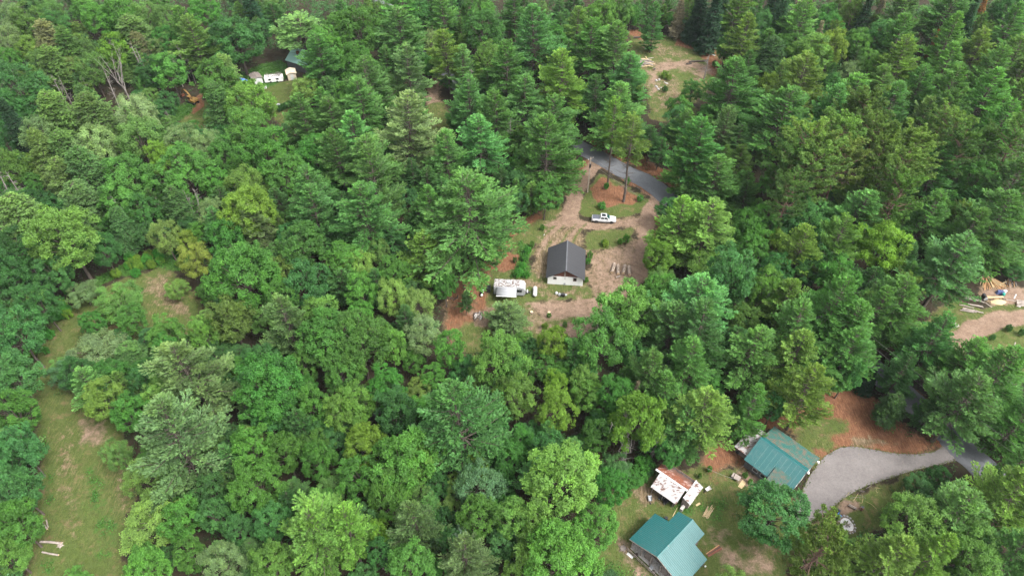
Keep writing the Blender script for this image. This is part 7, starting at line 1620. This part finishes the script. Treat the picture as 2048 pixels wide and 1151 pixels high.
212 2207 65 21;-654 841 63 25;-1441 2372 64 26;-1341 2026 77 24;-1136 1545 72 20;-514 2168 42 20;126 1571 70 23;-900 2029 68 19;-1083 2211 75 24;-1784 2401 64 22;-723 2365 61 31;-1190 1705 52 27;-19 1386 54 20;-1473 1954 54 25;846 592 50 19;357 990 68 20
-751 2417 47 29;-877 1915 86 25;-986 2179 79 22;-1416 2465 74 21;-516 2236 96 30;875 837 67 19;1007 809 54 24;492 415 76 22;-1265 1683 61 20;-1329 2330 56 21;-1445 2449 58 20;-768 1669 58 21;-1530 1870 58 24;-1051 2133 60 25;-31 2334 61 26;284 2106 68 21
-60 1327 64 24;-610 2466 79 30;-1108 1693 69 26;-524 1352 53 20;-162 1254 63 20;-1074 1464 65 26;-226 1227 39 24;-503 1702 75 24;-1413 2163 50 19;-1315 1625 71 22;-1372 2180 57 19;-514 1430 63 20;1265 1408 130 24;1006 2077 108 21;995 1688 120 21;1621 2455 131 31
1266 2118 127 21;1229 1757 115 27;1452 2394 118 20;1260 1814 136 20;607 970 114 22;1726 2466 113 22;-930 2448 88 26;-752 1539 75 19;-1115 1977 83 24;-1153 1673 116 31;-650 1251 97 22;-1414 1692 102 28;-1247 1283 85 31;-942 2516 147 36;-970 745 87 22;-1028 2218 82 23
-1434 1775 72 20;-1275 1341 82 23;-1071 1988 61 21;-241 2565 165 31;-1138 2312 79 24;1658 2561 208 24;1339 2551 160 24;1774 2609 181 29;1220 2501 195 23;1304 2559 159 25;-1852 2521 155 24;1546 2598 170 26;246 2572 167 28
"""

# (kind+tint, then x, y, height, crown radius in decimetres)
for row in FOREST_LIST.replace("\n", ";").split(";"):
    q = row.split()
    if q: TREES.append((q[0][0], int(q[1]) / 10, int(q[2]) / 10, int(q[3]) / 10, int(q[4]) / 10 * (1.3 if q[0][0] in 'WH' else 1), q[0][1], False))

# ------------------------------------------------------------------ labels: what it is and where among findable things
COLS = [300, 560, 880, 1200, 1430, 1740, 9999]
ROWS = [130, 330, 520, 700, 900, 9999]
REGION = [
    ["in the far upper left forest", "behind the yellow excavator", "around the far pale-green-roofed house", "at the top edge left of the far clearing", "around the far clearing's back edge", "right of the far clearing's back edge", "in the far upper right forest"],
    ["around the forked grey dead tree", "below the yellow excavator", "below the far pale-green-roofed house", "up the slope behind the utility pole", "between paved road and far clearing", "in the pine stand right of the far clearing", "in the upper right pine stand"],
    ["above the small mown patch", "upslope from the small mown patch", "in the wood left of the biggest pine", "behind the travel trailer", "beside the pickup's dirt loop", "across the paved road from the pickup", "in the right-hand pine stand above the sawmill"],
    ["around the bend of the mown strip", "right of the small mown patch", "left of the travel trailer", "around the clearing below the travel trailer", "right of the row of four logs", "in the wood left of the sawmill yard", "around the sawmill yard"],
    ["beside the upper mown strip", "around the pale pine right of the mown strip", "in the wood below the travel trailer", "below the homestead clearing's bare earth", "above the rusty shed", "behind the green-roofed house", "along the paved road at the right edge"],
    ["beside the lower mown strip", "at the bottom edge right of the mown strip", "at the bottom edge left of centre", "left of the teal-roofed barn", "around the rusty shed and teal-roofed barn", "around the driveway", "right of the fire pit at the bottom"],
]
ORD = ["first", "second", "third", "fourth", "fifth", "sixth", "seventh", "eighth", "ninth", "tenth", "eleventh", "twelfth", "thirteenth", "fourteenth"]
def size_word(code, H, R):
    if code in 'WRSHI': return "towering" if H > 24 else "tall" if H > 18 else "mid-sized" if H > 12.5 else "young"
    if code in 'MB': return "huge" if R > 6 else "big" if R > 4.6 else "mid-sized" if R > 3.2 else "small"
    if code == 'U': return "sizeable" if R > 1.2 else "small"
    return "tall" if H > 12 else "short"
lab = {}
vis = []
for i, (code, x, y, H, R, tn, li) in enumerate(TREES):
    px, py, _ = proj(x, y, H * ZC[code])
    c_ = next(k for k, v in enumerate(COLS) if px < v); r_ = next(k for k, v in enumerate(ROWS) if py < v)
    kd = KIND[code][2]; tw = "" if code in 'DF' else TWORD[tn] + " "
    base = f"{size_word(code, H, R)} {tw}{kd} {REGION[r_][c_]}"
    lab.setdefault(('W' if code == 'I' else code, tn, r_, c_, base), []).append((px, i))
LABEL = {}; GROUP = {}
for key, mem in lab.items():
    mem.sort()
    for j, (px, i) in enumerate(mem):
        if len(mem) == 1: LABEL[i] = key[-1]
        elif len(mem) <= 14: LABEL[i] = key[-1] + f", {ORD[j]} from left"
        else: LABEL[i] = key[-1]
        if len(LABEL[i].split()) > 16: LABEL[i] = LABEL[i].replace("rounded leafy tree", "leafy tree")
        if len(LABEL[i].split()) > 16: LABEL[i] = LABEL[i].replace(" from left", "")
        GROUP[i] = f"{KIND[key[0]][2]}s " + REGION[key[2]][key[3]]
if len(TREES):
    for i, (code, x, y, H, R, tn, li) in enumerate(TREES):
        ps = PROTO[code]
        if code in 'WMB': best = int(trng.integers(len(ps))) if not li else i % len(ps)
        else: best = i % len(ps)
        wood, crown, H0, R0 = ps[best]
        nm, cat, _ = KIND[code]
        root = thing(nm, LABEL[i], cat, (x, y, -.05), float(trng.uniform(0, 6.28)), GROUP[i])
        root.scale = (R / R0, R / R0, H / H0)
        root.rotation_euler = (float(trng.normal(0, .03)), float(trng.normal(0, .03)), root.rotation_euler[2])
        tr_ = link("trunk", wood, root)
        if crown:
            c_ = link("crown", crown, root)
            col = (.86 * np.array(TINT[code].get(tn, TINT[code]['g'])) + .14 * np.array(TINT[code]['g'])) * float(np.exp(trng.normal(.03, .13))) * np.exp(trng.normal(0, .04, 3))
            col = col * np.array((.98, 1.0, 1.02)); lum = float(col @ np.array((.2126, .7152, .0722))); col = np.clip(lum + (col - lum) * 1.06, .006, 1)
            c_.color = (*[float(v) for v in col], 1)

# ------------------------------------------------------------------ undergrowth and grass tufts
def scatter(name, pts, per, size, w, hmax, rad, color, mat, seed):
    rng = np.random.default_rng(seed); cr = Crown(); pts = np.array(pts); n = len(pts)
    C = np.repeat(np.concatenate([pts, np.zeros((n, 1))], 1), per, 0); k = len(C)
    C[:, :2] += rng.normal(0, rad, (k, 2)); C[:, 2] += rng.uniform(.04, hmax, k)
    N_ = nrm(np.array((0, 0, 1.0)) + rng.normal(0, .55, (k, 3))); A = np.cross(N_, rdir(rng, k))
    tt = np.repeat(np.stack([rng.uniform(.15, .85, n), rng.uniform(0, .6, n)], 1), per, 0)
    cr.add(C, A, N_, size * rng.uniform(.6, 1.3, k), w * rng.uniform(.7, 1.3, k), tt)
    o = link(name, cr.mesh(name, mat, rng)); o.color = (*color, 1)
    return tag(o, kind="stuff")
def zone_points(n, zone, thr, seed, rects=RECTS):
    rng = np.random.default_rng(seed); out = []
    ar = np.array([(r[1] - r[0]) * (r[3] - r[2]) for r in rects]); cnt = (n * ar / ar.sum()).astype(int)
    for r, c in zip(rects, cnt):
        X = rng.uniform(r[0], r[1], c); Y = rng.uniform(r[2], r[3], c); V = zone_values(X, Y)
        m = (V[KIDX[zone]] > thr)
        if zone == 'grass': m &= (V[1] < .5)
        out.append(np.stack([X[m], Y[m]], 1))
    return np.concatenate(out)
lp = zone_points(60000, 'lush', .45, 5)
tag(scatter("weeds", lp, 10, .28, .2, .55, .28, (.045, .125, .024), M['leaf'], 6), "lush green weeds along the edges of the mown strip and far lots", "weeds")
gp_ = zone_points(60000, 'grass', .55, 8)
gp_ = np.array([p for p in gp_ if not near_road(p[0], p[1], 3.2) and poly_sd(dp[::3], np.array([p[0]]), np.array([p[1]]))[0] < -.2])
tag(scatter("grass", gp_, 4, .22, .09, .16, .2, (.080, .100, .028), M['leaf'], 9), "short rough grass tufts over the open ground", "grass")
ed = []
er = np.random.default_rng(41)
for i_ in range(len(dp)):
    p0, p1 = np.array(dp[i_]), np.array(dp[(i_ + 1) % len(dp)])
    for k in range(max(1, int(np.hypot(*(p1 - p0)) * 7))): ed.append(p0 + (p1 - p0) * er.random() + er.normal(0, .14, 2))
ed = np.array([p for p in ed if not near_road(p[0], p[1], 3.0)])
tag(scatter("grass", ed, 5, .24, .09, .2, .13, (.085, .105, .030), M['leaf'], 42), "ragged grass along the edge of the driveway", "grass")
sp_ = np.concatenate([zone_points(26000, 'straw', .45, 31), zone_points(9000, 'needle', .5, 32)])
tag(scatter("dry_grass", sp_, 5, .30, .05, .10, .22, (.26, .20, .11), M['leaf'], 33), "dry straw and twigs strewn over the bare ground", "straw")
rng_ = np.random.default_rng(17); fp = []
while len(fp) < 7000:
    y = rng_.uniform(40, 270); x = rng_.uniform(-70 - y * .5, 70 + y * .5)
    px, py, _ = proj(x, y, .3)
    if -50 < px < 2100 and py < 1200 and not in_clear(px, py) and not near_road(x, y, 3.6): fp.append((x, y))
tag(scatter("undergrowth", fp, 12, .32, .22, .9, .5, (.034, .080, .024), M['leaf'], 18), "dark leafy undergrowth on the forest floor", "undergrowth")
ur = np.random.default_rng(23); cr = Crown()
for row in UNDERSTORY.replace("\n", ";").split(";"):
    q = row.split()
    if not q: continue
    x, y, H, R = [int(v) / 10 for v in q]
    H = min(H, 8.5); n = 34; k = 8
    d_ = rdir(ur, n); d_[:, 2] = np.abs(d_[:, 2]) * 1.1 - .25
    c = np.array((x, y, H * .58)) + d_ * np.array((R * .9, R * .9, H * .40)) * ur.uniform(.75, 1.05, (n, 1))
    C = np.repeat(c, k, 0) + ur.normal(0, .28, (n * k, 3)); C[:, 2] = np.maximum(C[:, 2], .2)
    N_ = nrm(np.repeat(d_, k, 0) * .6 + np.array((0, 0, .7)) + ur.normal(0, .5, (n * k, 3)))
    bt = ur.uniform(.1, .9)
    tt = np.repeat(np.stack([np.clip(bt + ur.normal(0, .2, n), 0, 1), np.clip(ur.normal(.15, .15, n), 0, 1)], 1), k, 0)
    cr.add(C, np.cross(N_, rdir(ur, n * k)), N_, .42 * ur.uniform(.7, 1.3, n * k), .30, tt)
o = link("understory", cr.mesh("understory", M['leaf'], ur)); o.color = (.044, .112, .036, 1)
tag(o, "mass of young leafy growth filling the shade between the forest trees", "understory", kind="stuff")

# ------------------------------------------------------------------ air
hz = MB().box((0, 500, 59), (1900, 2100, 120)).build("haze", None)
hm = bpy.data.materials.new("thin_haze"); hm.use_nodes = True
hN = hm.node_tree.nodes; hN.remove(hN["Principled BSDF"])
pv = hN.new("ShaderNodeVolumePrincipled"); pv.inputs["Color"].default_value = (.80, .88, .95, 1); pv.inputs["Density"].default_value = .00006; pv.inputs["Anisotropy"].default_value = .2
hm.node_tree.links.new(pv.outputs[0], hN["Material Output"].inputs["Volume"])
hz.data.materials.clear(); hz.data.materials.append(hm)
tag(hz, kind="stuff")
